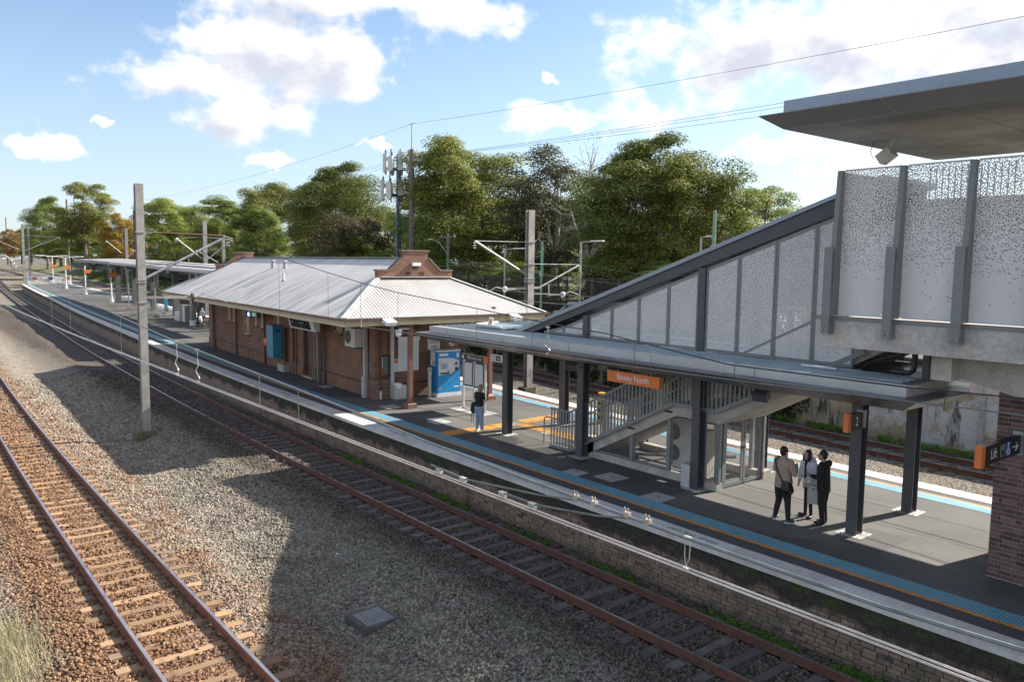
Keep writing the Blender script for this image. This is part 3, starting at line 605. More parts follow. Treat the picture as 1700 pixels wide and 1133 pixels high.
# ------------------------------------------------------------------ small things on the ground
def lid(pts, label, sub=.0):
    mb = MB(); mb.prism(pts, .001, .012); o = mb.build('pit_lid', MT['hatch']); tag(o, label, 'pit lid', 'pit lids in the platform surface')
    cx = sum(p[0] for p in pts)/4; cy = sum(p[1] for p in pts)/4; k = MB(); k.box(cx-.05, cx+.03, cy+.05, cy+.11, .012, .016); k.build('lifting_hole', MT['black'], o)
lid([(-24.6,15.88),(-23.85,15.88),(-23.95,16.58),(-24.68,16.58)], 'grey square pit lid beside the orange tactile strip near the woman in black')
lid([(-28.3,15.98),(-27.5,15.95),(-27.55,16.65),(-28.3,16.65)], 'pale pit lid at the foot of the red brown post')
lid([(-16.33,15.06),(-15.7,15.10),(-15.76,15.62),(-16.36,15.57)], 'smallest grey pit lid touching the blue line before the stair foot')
lid([(-15.43,15.47),(-14.7,15.45),(-14.7,16.15),(-15.42,16.15)], 'grey square pit lid in front of the wire mesh stair cage')
lid([(-13.33,14.99),(-12.65,15.0),(-12.7,15.72),(-13.36,15.71)], 'grey pit lid on the blue line before the middle charcoal column')
lid([(-34.6,16.3),(-33.9,16.25),(-33.9,16.75),(-34.6,16.8)], 'dim grey pit lid on the shaded platform before the brick wall')
lid([(-26.3,18.05),(-24.2,18.15),(-24.22,18.98),(-26.3,18.85)], 'long white slab under the map stand')
lid([(-20.6,18.0),(-20.3,18.0),(-20.3,18.3),(-20.6,18.3)], 'tiny white lid near the stair hoop rail')
def tactile(name, label, x0, x1, y0, y1, mat, ribx):
    t = thing(name, label, 'tactile paving', ((x0+x1)/2, (y0+y1)/2, 0)); n = max(1, round((x1-x0)/.3)); k = max(1, round((y1-y0)/.3)); dx = (x1-x0)/n; dy = (y1-y0)/k
    mb = MB(); e = .004; mb.box(-dx/2+e, dx/2-e, -dy/2+e, dy/2-e, .001, .008)
    for i in range(5):
        q = (i+.5)/5-.5
        if ribx: mb.box(-dx/2+.02, dx/2-.02, q*dy-.014, q*dy+.014, .008, .016)
        else: mb.box(q*dx-.014, q*dx+.014, -dy/2+.02, dy/2-.02, .008, .016)
    me = bpy.data.meshes.new('tactile_tile'); me.from_pydata(mb.v, [], mb.f); me.materials.append(mat); me.update()
    for i in range(n):
        for j in range(k):
            o = link('tactile_tile', me, t); o.location = Vector((x0+(i+.5)*dx, y0+(j+.5)*dy, 0)) - t.location
tactile('tactile_strip', 'orange tactile strip from the blue line to the first charcoal column', -22.7, -22.1, 15.0, 18.1, MT['yellow'], False)
tactile('tactile_strip', 'orange tactile strip running back toward the far platform edge', -22.8, -22.2, 18.7, 20.9, MT['yellow'], False)
tactile('tactile_strip', 'orange tactile strip leading to the stair foot', -22.1, -19.1, 18.12, 18.68, MT['yellow'], True)
tactile('tactile_strip', 'silver grey tactile square where the orange strips meet', -22.75, -22.15, 18.1, 18.68, MT['galv'], False)
# catch pit in the ballast
t = thing('catch_pit', 'square concrete drain pit with metal grate in the gravel between the tracks', 'drain', (-13.95, 7.72, -1.6))
mb = MB(); P0 = [(-14.37,7.29),(-13.5,7.33),(-13.6,8.15),(-14.36,8.06)]; mb.prism(P0, -1.7, -1.36); mb.build('frame', M('dark_concrete', (.12, .115, .105), .9, 0, .3, 4, .4, 40), t)
mb = MB()
for i in range(10):
    u = (i+.5)/10; mb.box(-14.25, -13.62, 7.40+.62*u-.008, 7.40+.62*u+.008, -1.356, -1.345)
for i in range(13):
    u = i/12; mb.box(-14.25+.63*u-.008, -14.25+.63*u+.008, 7.40, 8.02, -1.355, -1.346)
mb.build('grate', MT['galv'], t)
mb = MB(); mb.box(-14.26, -13.61, 7.39, 8.03, -1.3595, -1.358); mb.build('void', MT['black'], t)
# litter in the gravel
for i, (x, y, lab, c, s) in enumerate([(-31.6,7.4,'scrap of white paper on the gravel near the mast foot','signwhite',.05),(-17.3,8.6,'crumpled white litter left of the drain pit','signwhite',.045),(-22.8,8.9,'rust brown leaf litter in the shaded gravel','post',.06),(-36.5,9.3,'tiny white scrap between the tracks left of the mast','signwhite',.05),(-24.0,12.98,'red and white wrapper at the foot of the platform wall','signwhite',.06)]):
    mb = MB(); mb.sphere((x, y, float(bed_z(np.array(x), np.array(y)))+.03), (s, s*.7, s*.5), 6, 4); tag(mb.build('litter', MT[c]), lab, 'litter')
cb = MB(); cb.tube([(-19.7,8.7,-1.42),(-19.3,8.55,-1.38),(-18.8,8.5,-1.36),(-18.4,8.35,-1.4)], .012); tag(cb.build('loose_cable', MT['galv']), 'short bent grey cable lying on the gravel', 'cable')

# ------------------------------------------------------------------ lift tower with laid bricks
tw = thing('lift_tower', 'brown brick lift tower at the right edge under the concrete landing', 'tower', (-5.76, 16.5, 0))
mb = MB(); mb.box(-5.752, -2.3, 16.512, 20.4, 0, 4.28); mb.build('core', M('pale_mortar', (.36, .32, .28), .9, 0, .15, 4), tw)
MT['towerbrick'] = M('tower_brick', (.17, .088, .075), .8, 0, .3, 14, .3, 60, col2=(.105, .062, .062), orand=.5)
def brick_mesh(L, H, mat):
    q = MB(); e = .004; d = .012
    q.add([(0,d,0),(L,d,0),(L,d,H),(0,d,H),(e,0,e),(L-e,0,e),(L-e,0,H-e),(e,0,H-e)], [[4,5,6,7],[0,1,5,4],[1,2,6,5],[2,3,7,6],[3,0,4,7]])
    me = bpy.data.meshes.new('brick'); me.from_pydata(q.v, [], q.f); me.materials.append(mat); me.update(); return me
bl, bh_, bs_ = brick_mesh(.23, .076, MT['towerbrick']), brick_mesh(.11, .076, MT['towerbrick']), brick_mesh(.05, .076, MT['towerbrick'])
mass = MB(); cnt = 0
for r in range(49):
    z = .02 + r*.0865; x = -5.76
    seq = [('l', .23)]*20 if r % 2 == 0 else [('h', .11), ('s', .05)] + [('l', .23), ('h', .11)]*9
    for kind, L in seq:
        if x + L > -2.3: break
        if x < -4.45 and cnt < 300:
            o = link('brick', {'l': bl, 'h': bh_, 's': bs_}[kind], tw); o.location = Vector((x+.004, 16.5+random.uniform(-.002, .002), z)) - tw.location; cnt += 1
        else: mass.box(x, x+L, 16.5, 16.513, z, z+.076)
        x += L+.0105
tag(mass.build('further_bricks', MT['towerbrick'], tw), kind='stuff')
# ------------------------------------------------------------------ near canopy
cn = thing('platform_canopy', 'long pale grey platform canopy with dark underside over the stair cage', 'canopy', (-15.5, 18, 0))
P = [(-24.4,15.25),(-6.72,15.25),(-6.66,17.5),(-8.0,20.95),(-24.4,20.95)]
def inset(P, d):
    n = len(P); out = []
    for i in range(n):
        a, b_, c = Vector(P[i-1]), Vector(P[i]), Vector(P[(i+1) % n]); e1 = (b_-a).normalized(); e2 = (c-b_).normalized(); n1 = Vector((-e1.y, e1.x)); n2 = Vector((-e2.y, e2.x)); k = 1+n1.dot(n2); m = (n1+n2)/k
        out.append((b_.x+m.x*d, b_.y+m.y*d))
    return out
Pi = inset(P, .42); mb = MB(); mb.loft([[(x, y, 3.11) for x, y in Pi], [(x, y, 3.36) for x, y in P], [(x, y, 3.385) for x, y in P]], cap=False); mb.add([(x, y, 3.385) for x, y in P], [[0,1,2,3,4]]); mb.build('tray', MT['soffit'], cn)
mb = MB(); mb.add([(x, y, 3.108) for x, y in Pi], [[4,3,2,1,0]]); mb.build('soffit', M('glossy_soffit', (.34, .33, .32), .16, .55, .06, .6), cn)
mb = MB()
for x in np.arange(-21.5, -8, 2.7): mb.beam((x, 15.24, 3.372), (x, 15.66, 3.105), .012, .006)
mb.build('tray_joint', MT['palegrey'], cn)
Ps = inset(P, .38); mb = MB(); mb.prism(Ps, 3.386, 3.60); mb.build('roof_edge', MT['palegrey'], cn)
for x in np.arange(-22.9, -8, 3.1):
    q = MB(); q.box(x-.006, x+.006, 15.626, 15.6295, 3.39, 3.6); q.build('edge_joint', MT['charcoal'], cn)
Pr = inset(P, .52); mb = MB(); mb.prism(Pr, 3.60, 3.612); mb.build('roof_sheet', M('roof_decking', (.30, .35, .36), .4, .3, .15, 1), cn)
for i, y in enumerate(np.arange(15.95, 20.4, .27)):
    xr = -7.3 if y < 17.4 else -7.3-(y-17.4)*.41
    segs = [(-23.85, xr)] if not (16.9 < y < 19.3) else [(-23.85, -20.3)]
    for a, b_ in segs:
        q = MB(); q.prism_x([(y-.03, 3.612), (y+.03, 3.612), (y+.012, 3.655), (y-.012, 3.655)], a, b_); q.build('roof_rib', M('roof_decking', (0, 0, 0)), cn)
q = MB(); q.box(-23.9, -6.9+.0, 15.66, 15.86, 3.601, 3.62); q.build('front_flashing', M('bright_flashing', (.52, .53, .54), .35, .3, .08, 1), cn)
def column(x, y, label, top=3.12, guard=False):
    t = thing('canopy_column', label, 'column', (x, y, 0), group='charcoal canopy columns'); w, d = .125, .14
    q = MB(); q.box(x-w, x+w, y-d, y-d+.018, .02, top); q.box(x-w, x+w, y+d-.018, y+d, .02, top); q.box(x-.008, x+.008, y-d+.018, y+d-.018, .02, top); q.build('steel_section', MT['charcoal'], t)
    q = MB(); q.box(x-.30, x+.30, y-.28, y+.28, .0, .014); q.build('base_pad', MT['hatch'], t)
    q = MB()
    for sx in (-1, 1):
        for sy in (-1, 1): q.cyl((x+sx*.2, y+sy*.2, .014), (x+sx*.2, y+sy*.2, .03), .015, n=6)
    q.build('bolts', MT['galv'], t); return t
c1 = column(-8.56, 16.76, 'charcoal column carrying the platform number sign')
column(-8.57, 19.41, 'charcoal column at the right end of the canopy on the far side, casting a long shadow')
c2 = column(-12.93, 16.82, 'charcoal column at the right end of the wire mesh stair cage')
column(-12.95, 19.75, 'charcoal column behind the mesh gate of the stair cage')
c3 = column(-17.27, 16.80, 'charcoal column at the left end of the stair cage beside the balustrade foot')
column(-17.3, 19.6, 'charcoal column hidden behind the stair balustrade under the station name sign')
column(-21.16, 16.97, 'freestanding charcoal column nearest the woman in black')
column(-21.2, 19.65, 'charcoal column behind the foot of the stairs')
q = MB(); q.box(-13.35, -13.06, 16.68, 16.96, .0, .62); tag(q.build('column_shroud', MT['palegrey'], c2))
q = MB(); q.cyl((-17.62,16.95,.02),(-17.62,16.95,3.1),.06,n=10); o = q.build('downpipe', MT['charcoal']); tag(o, 'dark round downpipe beside the stair cage column', 'downpipe')
# ------------------------------------------------------------------ stairs
st = thing('staircase', 'concrete station staircase with grey batten balustrades rising under the canopy', 'staircase', (-18.4, 18.1, 0))
def stair_z(x):
    if x < -17.92: return 0.0
    if x < -13.87: return (x+17.92)*.51
    if x < -12.45: return 2.08
    return 2.08+(x+12.45)*.50
YA, YB = 16.90, 19.25
def flight(x0, z0, n, rise, run, th=.30):
    top = [(x0, z0)]; x, z = x0, z0
    for i in range(n): z += rise; top.append((x, z)); x += run; top.append((x, z))
    sl = rise/run; return top + [(x, z-th), (x0+th/sl*.98, z0-.0 if z0 < .1 else z0-th)] if z0 < .1 else top + [(x, z-th), (x0, z0-th)]
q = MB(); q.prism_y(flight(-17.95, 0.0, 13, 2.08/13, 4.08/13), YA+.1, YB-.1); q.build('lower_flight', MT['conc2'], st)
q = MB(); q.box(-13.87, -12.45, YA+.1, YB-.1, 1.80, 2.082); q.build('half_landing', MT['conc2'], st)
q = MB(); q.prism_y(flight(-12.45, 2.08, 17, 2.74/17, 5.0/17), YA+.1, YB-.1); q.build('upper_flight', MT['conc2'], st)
for yy in (YA, YB):
    q = MB(); xs = [-18.85, -17.92, -13.87, -12.45, -8.6]
    for a, b_ in zip(xs[:-1], xs[1:]): q.beam((a, yy, stair_z(a)+.06), (b_, yy, stair_z(b_)+.06), .05, .10)
    q.build('stringer', MT['steelgrey'], st)
    q = MB()
    for a, b_ in zip(xs[:-1], xs[1:]): q.beam((a, yy, stair_z(a)+1.28), (b_, yy, stair_z(b_)+1.28), .045, .05)
    q.build('top_rail', MT['steelgrey'], st)
    me = None; x = -18.8
    q = MB(); q.box(-.028, .028, -.009, .009, .0, 1.22); me = bpy.data.meshes.new('batten'); me.from_pydata(q.v, [], q.f); me.materials.append(MT['steelgrey']); me.update()
    k = 0
    while x < -9.2:
        if x > -11.0 and stair_z(x) > 2.85: break
        o = link('batten', me, st); o.location = Vector((x, yy+(.0 if k % 2 else .004), stair_z(x)+.05)) - st.location; h = min(1.0, (3.09-stair_z(x)-.05)/1.22); o.scale = (1, 1, h); x += .138; k += 1
    q = MB(); hr = [(-19.25, yy+.09, .02), (-19.25, yy+.09, .86), (-19.18, yy+.09, .93), (-17.95, yy+.09, .93), (-13.9, yy+.09, stair_z(-13.9)+.95), (-12.45, yy+.09, 3.03), (-11.0, yy+.09, stair_z(-11)+.95)]
    q.tube(hr, .022, 8); q.build('handrail', MT['steelgrey'], st)
# mesh cage below the flight
cg = thing('stair_cage', 'grey framed wire mesh cage with double gate closing the space under the stairs', 'cage', (-14.7, 18.1, 0))
q = MB(); q.box(-17.0, -12.42, 17.0, 17.24, .0, .20); q.build('concrete_kerb', MT['conc2'], cg)
q = MB(); q.box(-12.62, -12.40, 19.08, 19.45, .0, .22); q.build('kerb_stub', MT['conc2'], cg)
q = MB(); q.box(-17.35, -16.98, 17.0, 17.3, 0, .62); q.build('concrete_nib', MT['conc2'], cg)
for x, zt in ((-15.47, 1.15), (-14.10, 1.85)):
    q = MB(); q.box(x-.055, x+.055, 17.04, 17.15, .2, zt); q.build('post', MT['steelgrey'], cg)
    q = MB(); q.box(x-.14, x+.14, 17.0, 17.12, zt, zt+.05); q.build('bracket', MT['black'], cg)
for (x, y) in ((-12.47, 17.1), (-12.5, 17.3), (-12.5, 19.12)):
    q = MB(); q.box(x-.06, x+.06, y-.05, y+.05, .2 if y < 17.2 else .02, 2.05); q.build('post', MT['steelgrey'], cg)
def frame_panel(poly, y, name='mesh_panel'):
    q = MB(); n = len(poly)
    for i in range(n): a, b_ = poly[i], poly[(i+1) % n]; q.beam((a[0], y, a[1]), (b_[0], y, b_[1]), .035, .05, (0, 1, 0))
    fr_ = q.build('panel_frame', MT['steelgrey'], cg)
    xs = [p[0] for p in poly]; w = MB()
    def zr(x):
        zz = []
        for i in range(n):
            a, b_ = poly[i], poly[(i+1) % n]
            if min(a[0], b_[0])-1e-6 <= x <= max(a[0], b_[0])+1e-6 and abs(a[0]-b_[0]) > 1e-4: zz.append(a[1]+(b_[1]-a[1])*(x-a[0])/(b_[0]-a[0]))
        return (min(zz), max(zz)) if zz else (0, 0)
    x = min(xs)+.06
    while x < max(xs)-.03:
        lo, hi = zr(x); w.box(x-.003, x+.003, y-.003, y+.003, lo, hi); x += .05
    tag(w.build('wire_mesh', MT['galv'], fr_), kind='stuff')
frame_panel([(-16.85,.24),(-15.55,.24),(-15.55,1.08),(-16.85,.50)], 17.1); frame_panel([(-15.40,.24),(-14.17,.24),(-14.17,1.78),(-15.40,1.16)], 17.1)
frame_panel([(-14.03,.24),(-13.2,.24),(-13.2,1.72),(-13.75,1.72),(-14.03,1.6)], 17.1); frame_panel([(-12.9,.24),(-12.55,.24),(-12.55,1.75),(-12.9,1.75)], 17.1)
for (a, b_) in ((17.38, 18.2), (18.24, 19.05)):
    q = MB()
    for z in (.08, 2.02): q.box(-12.52, -12.48, a, b_, z-.05, z+.05)
    for y in (a+.035, b_-.035): q.box(-12.52, -12.48, y-.035, y+.035, .13, 1.97)
    gl = q.build('gate_leaf', MT['steelgrey'], cg); w = MB(); y = a+.1
    while y < b_-.05: w.box(-12.503, -12.497, y-.003, y+.003, .1, 2.0); y += .05
    tag(w.build('wire_mesh', MT['galv'], gl), kind='stuff')
q = MB(); q.box(-12.55, -12.45, 18.16, 18.28, 1.0, 1.06); q.build('gate_lock', MT['black'], cg)
for fz in ((-15.4,.24,-14.17,17.9),): pass
# rear mesh and kerb of the cage
q = MB(); q.box(-17.0, -12.42, 19.1, 19.3, 0, .2); q.build('rear_kerb', MT['conc2'], cg)
for x in (-16.9, -15.47, -14.1, -12.9): 
    q = MB(); q.box(x-.05, x+.05, 19.15, 19.25, .2, max(.6, stair_z(x)-.3)); q.build('post', MT['steelgrey'], cg)
def ac_unit(name, label, x0, x1, y0, y1, z0, z1, fans, face='-y'):
    t = thing(name, label, 'air conditioner', ((x0+x1)/2, (y0+y1)/2, z0)); q = MB(); q.box(x0, x1, y0, y1, z0, z1); q.build('casing', MT['beige'], t)
    for (fx, fz, r) in fans:
        q = MB(); q.cyl((fx, y0+.01, fz), (fx, y0-.012, fz), r, n=28); f = q.build('fan_grille', MT['black'], t)
        q = MB()
        for k in range(1, 6): 
            rr = r*k/6; pts = [(fx+rr*math.cos(a), y0-.016, fz+rr*math.sin(a)) for a in np.linspace(0, 2*math.pi, 21)]; q.tube(pts, .004, 4)
        for k in range(6): a = k*math.pi/6; q.beam((fx-r*math.cos(a), y0-.018, fz-r*math.sin(a)), (fx+r*math.cos(a), y0-.018, fz+r*math.sin(a)), .006, .004)
        q.build('guard_rings', MT['galv'], f)
    q = MB()
    for xx in (x0+.06, x1-.12): q.box(xx, xx+.06, y0+.02, y1-.02, z0-.06, z0)
    q.build('feet', MT['black'], t); return t
a1 = ac_unit('condenser_unit', 'tall beige twin fan air conditioner inside the stair cage', -14.85, -13.95, 17.85, 18.2, .16, 1.5, [(-14.58, .52, .23), (-14.58, 1.12, .23)])
text('FUJITSU', .07, (-14.13, 17.847, 1.2), (1, 0, 0), (0, 0, 1), M('red_badge', (.5, .03, .03), .5), a1)
q = MB(); t = thing('condenser_unit', 'second condenser seen edge on behind the cage column, black finned side', 'air conditioner', (-13.2, 18.3, .1)); q.box(-13.62, -13.02, 17.36, 17.72, .16, 1.45); q.build('casing', MT['beige'], t)
q = MB()
for k in range(14): q.box(-13.55, -13.1, 17.345, 17.359, .22+k*.085, .26+k*.085)
q.build('fins', MT['black'], t)
q = MB(); q.cyl((-16.6, 18.2, .02), (-13.2, 18.9, .5), .05, n=8); tag(q.build('conduit', MT['galv']), 'fat grey conduit lying inside the stair cage', 'pipe')
# striped guard behind the balustrade
t = thing('striped_bollard', 'yellow and black banded bollard behind the stair balustrade', 'bollard', (-20.6, 21.0, 0)); q = MB(); q.cyl((-20.6,21.0,0),(-20.6,21.0,1.15),.13,n=14); q.build('post', M('safety_yellow', (.62, .42, .03), .5), t)
for k in range(4):
    q = MB(); q.cyl((-20.6,21.0,.18+k*.26),(-20.6,21.0,.30+k*.26),.133,n=14,cap=False); q.build('black_band', MT['black'], t)
# ------------------------------------------------------------------ stair enclosure above the canopy
se = thing('stair_enclosure', 'sloping stair roof with perforated metal side panels above the canopy', 'enclosure', (-14.5, 17, 3.6))
def top_z(x): return 3.62 + (x+20.4)*.3475
for yy, nm in ((16.92, 'a'), (19.3, 'b')):
    q = MB(); a = (-20.35, top_z(-20.35)-.02); b_ = (-8.7, top_z(-8.7)-.02)
    q.prism_y([(a[0]+.5, 3.62), (-8.6, top_z(-8.6)-.40), (-8.6, top_z(-8.6)), (-20.4, 3.62)], yy-.08, yy+.10); q.build('edge_beam', MT['charcoal'], se)
    posts = [-17.27, -13.0]
    xs = [-19.25, -18.3, -17.40, -17.12, -16.30, -15.25, -14.15, -13.15, -12.86, -11.95, -10.95, -9.95, -8.95]
    xs = [-19.2, -18.3, -17.42] ; groups = [[-19.2, -18.28, -17.38], [-17.15, -16.22, -15.18, -14.12, -13.12], [-12.88, -11.9, -10.87, -9.85, -8.85]]
    for p in posts: q = MB(); q.box(p-.11, p+.11, yy-.09, yy+.09, 3.62, top_z(p)-.36); q.build('post', MT['charcoal'], se)
    for g_ in groups:
        for a, b_ in zip(g_[:-1], g_[1:]):
            za, zb = top_z(a)-.42, top_z(b_)-.42; zb0 = 3.68; za = max(za, zb0+.05); fy = yy-.03 if yy < 18 else yy+.03
            q = MB(); w = .05
            q.box(a+.005, a+.005+w, fy-.02, fy+.02, zb0, za); q.box(b_-.005-w, b_-.005, fy-.02, fy+.02, zb0, zb); q.box(a+.06, b_-.06, fy-.018, fy+.018, zb0, zb0+.07)
            q.beam((a+.01, fy, za-.03), (b_-.01, fy, zb-.03), .034, .07); f = q.build('panel_frame', MT['steelgrey'], se)
            q = MB(); q.poly((a+.03, fy, zb0+.03), (b_-.03, fy, zb0+.03), (b_-.03, fy, zb-.03), (a+.03, fy, za-.03)); q.build('perforated_sheet', MT['perfB'] if yy < 18 else MT['perfShade'], f)
    q = MB(); q.box(-19.6, -8.7, yy-.16, yy+.05, 3.62, 3.66); q.build('sill', M('bright_flashing', (0, 0, 0)), se)
q = MB(); q.prism_y([(-20.5, 3.64), (-20.4, 3.60), (-8.4, top_z(-8.4)-.02), (-8.4, top_z(-8.4)+.07), (-20.5, 3.70)], 16.78, 19.45); q.build('roof', MT['fasciablue'], se)
for k in range(6):
    x = -18.4+k*1.9; q = MB(); q.box(x-.05, x+.05, 17.03, 19.2, top_z(x)-.2, top_z(x)-.06); q.build('purlin', MT['charcoal'], se)
# ------------------------------------------------------------------ landing
ld = thing('landing', 'concrete footbridge landing screened by white perforated panels', 'footbridge', (-4, 17, 4.3))
q = MB(); q.box(-8.87, 8, 15.3, 22.4, 4.28, 4.83); q.build('edge_beam', MT['conc'], ld)
q = MB(); q.prism_y([(-8.87, 4.832), (4, 4.832), (4, 4.90), (-8.87, 4.90)], 15.27, 15.50); q.build('flashing', MT['steelgrey'], ld)
posts = [-8.52, -7.27, -6.03, -4.79, -3.55, -2.3, -1.05]
for p in posts:
    q = MB(); q.prism_x([(15.12, 4.92), (15.45, 4.92), (15.45, 7.83), (15.33, 7.83)], p-.05, p+.05); f = q.build('fin_post', MT['steelgrey'], ld)
    q = MB(); q.prism_x([(15.07, 4.55), (15.28, 4.55), (15.28, 4.82), (15.115, 4.82), (15.115, 6.30), (15.07, 6.30)], p-.105, p+.065); q.build('cleat_plate', MT['steelgrey'], f)
    q = MB()
    for dx in (-.06, .03): q.cyl((p+dx, 15.07, 4.64), (p+dx, 15.045, 4.64), .022, n=6)
    q.build('bolts', MT['galv'], f)
for a, b_ in zip(posts[:-1], posts[1:]):
    q = MB(); q.poly((a+.05, 15.44, 4.92), (b_-.05, 15.44, 4.92), (b_-.05, 15.44, 7.82), (a+.05, 15.44, 7.82)); q.build('perforated_panel', MT['perfA'], ld)
    q = MB(); q.box(a+.06, b_-.06, 15.43, 15.46, 7.82, 7.85); q.build('panel_cap', MT['palegrey'], ld)
q = MB(); q.box(-8.5, -8.46, 15.46, 16.6, 4.92, 7.8); q.build('end_frame', MT['steelgrey'], ld)
q = MB(); q.box(-11.6, -8.871, 19.62, 22.4, 4.30, 4.82); q.build('added_deck', MT['conc'], ld)  # unseen deck, added to carry the dark wall behind the panels
q = MB(); q.box(-11.6, 8, 22.3, 22.36, 4.831, 7.75); q.build('added_dark_backing', M('dark_backing', (.16, .155, .15), .6), ld)  # unseen wall, added to block bright sky so the panel holes look dark
for x in (-2.9, 1.5):
    for y in (15.75, 19.5): q = MB(); q.box(x-.1, x+.1, y-.1, y+.1, 4.83, 8.6); q.build('roof_post', MT['palegrey'], ld)
q = MB(); q.box(-3.6, -2.2, 17.2, 19.0, 4.83, 7.6); q.build('lift_shaft', MT['palegrey'], ld)
q = MB()
for k in range(14): q.box(-7.5+k*.075*1.6, -7.5+k*.075*1.6+.018, 17.0, 17.02, 7.2, 7.95)
q.build('balusters', MT['post'], ld)
# landing roof
lr = thing('landing_roof', 'flat overhanging grey metal roof at the top right corner', 'roof', (-3, 17, 8.6))
A = [(-9.42,13.78),(5,13.78),(5,21.3),(-9.42,21.3)]; B = [(-9.14,14.2),(5,14.2),(5,20.95),(-9.14,20.95)]
q = MB(); q.loft([[(x, y, 8.60) for x, y in B], [(x, y, 8.82) for x, y in A], [(x, y, 8.835) for x, y in A]], cap=False); q.add([(x, y, 8.835) for x, y in A], [[0,1,2,3]]); q.build('edge_tray', M('roof_tray', (.27, .262, .255), .5, .1, .08, .8), lr)
xs = [-9.14, -8.05, -6.1, -3.6, -1.0, 5]; ys = [14.2, 16.3, 18.6, 20.95]
for i in range(5):
    for j in range(3):
        q = MB(); q.box(xs[i]+.008, xs[i+1]-.008, ys[j]+.008, ys[j+1]-.008, 8.592, 8.602); q.build('soffit_panel', M('soffit_panel', (.24, .232, .225), .42, .1, .08, .8), lr)
q = MB(); q.box(-9.14, 5, 14.2, 20.95, 8.603, 8.61); q.build('soffit_backing', MT['galv'], lr)
q = MB(); q.box(-9.0, 5, 13.98, 21.1, 8.836, 9.09); q.build('roof_edge', MT['fasciablue'], lr)
for x in (-7.0, -2.8): q = MB(); q.beam((x, 13.76, 8.825), (x+.1, 14.22, 8.594), .014, .006); q.build('edge_joint', MT['palegrey'], lr)
t = thing('floodlight', 'small grey floodlight with curling lead hanging under the landing roof', 'floodlight', (-8.3, 17.0, 8.6)); q = MB(); q.cyl((-8.32,17.0,8.6),(-8.35,17.0,8.4),.02); q.build('bracket', MT['palegrey'], t); q = MB(); q.obox((-8.42,17.0,8.27),(.13,0,.09),(0,.14,0),(-.06,0,.09)); q.build('lamp_head', MT['palegrey'], t); q = MB(); q.tube([(-8.7,17,8.6),(-8.78,17,8.4),(-8.72,17,8.25),(-8.6,17,8.3),(-8.5,17,8.33)], .008); q.build('lead', MT['cable'], t)
# concrete crosshead below the landing
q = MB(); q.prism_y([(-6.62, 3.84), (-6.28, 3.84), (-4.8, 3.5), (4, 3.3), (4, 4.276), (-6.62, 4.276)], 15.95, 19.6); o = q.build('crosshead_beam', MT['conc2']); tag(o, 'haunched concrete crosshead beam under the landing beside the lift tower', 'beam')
q = MB(); q.box(-6.64, -6.27, 15.6, 15.948, 3.80, 4.277); q.build('nib', MT['conc2'], o)
t = thing('drain_pipe', 'dark cranked drain pipe dropping from the landing onto the canopy roof', 'pipe', (-8.5, 17.2, 3.6)); q = MB(); q.tube([(-8.75,17.2,3.62),(-8.74,17.2,3.72),(-8.66,17.2,3.80),(-8.2,17.2,3.97),(-7.95,17.2,4.05),(-7.9,17.2,4.28)], .055, 10); q.build('pipe', MT['charcoal'], t, smooth=True)
t = thing('drain_pipe', 'dark elbow drain pipe lying on the right end of the canopy roof', 'pipe', (-7.8, 17, 3.6)); q = MB(); q.tube([(-8.05,17,3.70),(-7.75,17,3.69),(-7.66,17,3.70),(-7.59,17,3.76),(-7.57,17,3.85),(-7.57,17,4.28)], .06, 10); q.build('pipe', MT['charcoal'], t, smooth=True)
q = MB(); q.box(-7.21, -7.09, 16.54, 16.66, 3.62, 4.28); tag(q.build('stub_post', MT['charcoal']), 'short dark post between canopy roof and concrete landing', 'post')
q = MB(); q.obox((-9.3,16.3,3.70),(.42,.0,0),(0,.05,0),(0,0,.02)); tag(q.build('loose_flashing', MT['white']), 'loose white flashing strip on the canopy roof under the landing', 'flashing')
t = thing('roof_hatch', 'white framed hatch with pink label on the left end of the canopy roof', 'hatch', (-21.6, 17, 3.66)); q = MB(); q.obox((-21.6,16.9,3.72),(.75,0,0),(0,.45,.03),(0,0,.03)); q.build('frame', M('roof_decking', (0, 0, 0)), t)
q = MB(); q.beam((-22.3,16.45,3.76),(-20.9,16.45,3.76),.08,.07); q.beam((-22.3,16.45,3.76),(-22.3,17.4,3.8),.08,.07); q.build('rim', MT['white'], t); q = MB(); q.obox((-21.55,16.5,3.88),(.11,0,0),(0,.01,.0),(0,.03,.16)); q.build('label_plate', MT['signwhite'], t); q = MB(); q.obox((-21.55,16.485,3.9),(.07,0,0),(0,.002,.0),(0,.02,.08)); q.build('label_print', M('pink_print', (.7, .3, .3), .5), t)

# ------------------------------------------------------------------ signs on the canopy
t = thing('station_sign', 'orange station name sign Bexley North hanging under the canopy', 'sign', (-14.5, 15.95, 2.66)); q = MB(); q.box(-15.45, -13.57, 15.95, 16.07, 2.66, 2.965); q.build('panel', MT['orangesign'], t)
text('Bexley North', .245, (-14.5, 15.946, 2.815), (1, 0, 0), (0, 0, 1), MT['signwhite'], t, stretch=.86)
q = MB()
for x in (-15.1, -13.9): q.cyl((x, 16.0, 2.965), (x, 16.0, 3.11), .012)
q.build('hanger', MT['galv'], t)
t = thing('number_sign', 'small black platform number 2 sign with orange edge on the right column', 'sign', (-8.42, 16.3, 2.4)); q = MB(); q.box(-8.47, -8.37, 16.02, 16.5, 2.44, 2.80); q.build('panel', MT['signblack'], t)
q = MB(); q.box(-8.475, -8.365, 15.9, 15.945, 2.42, 2.82); q.box(-8.475, -8.365, 15.965, 16.015, 2.42, 2.82); q.build('orange_edge', MT['orangesign'], t); q = MB(); q.box(-8.5, -8.34, 16.5, 16.62, 2.46, 2.84); q.build('bracket', MT['galv'], t)
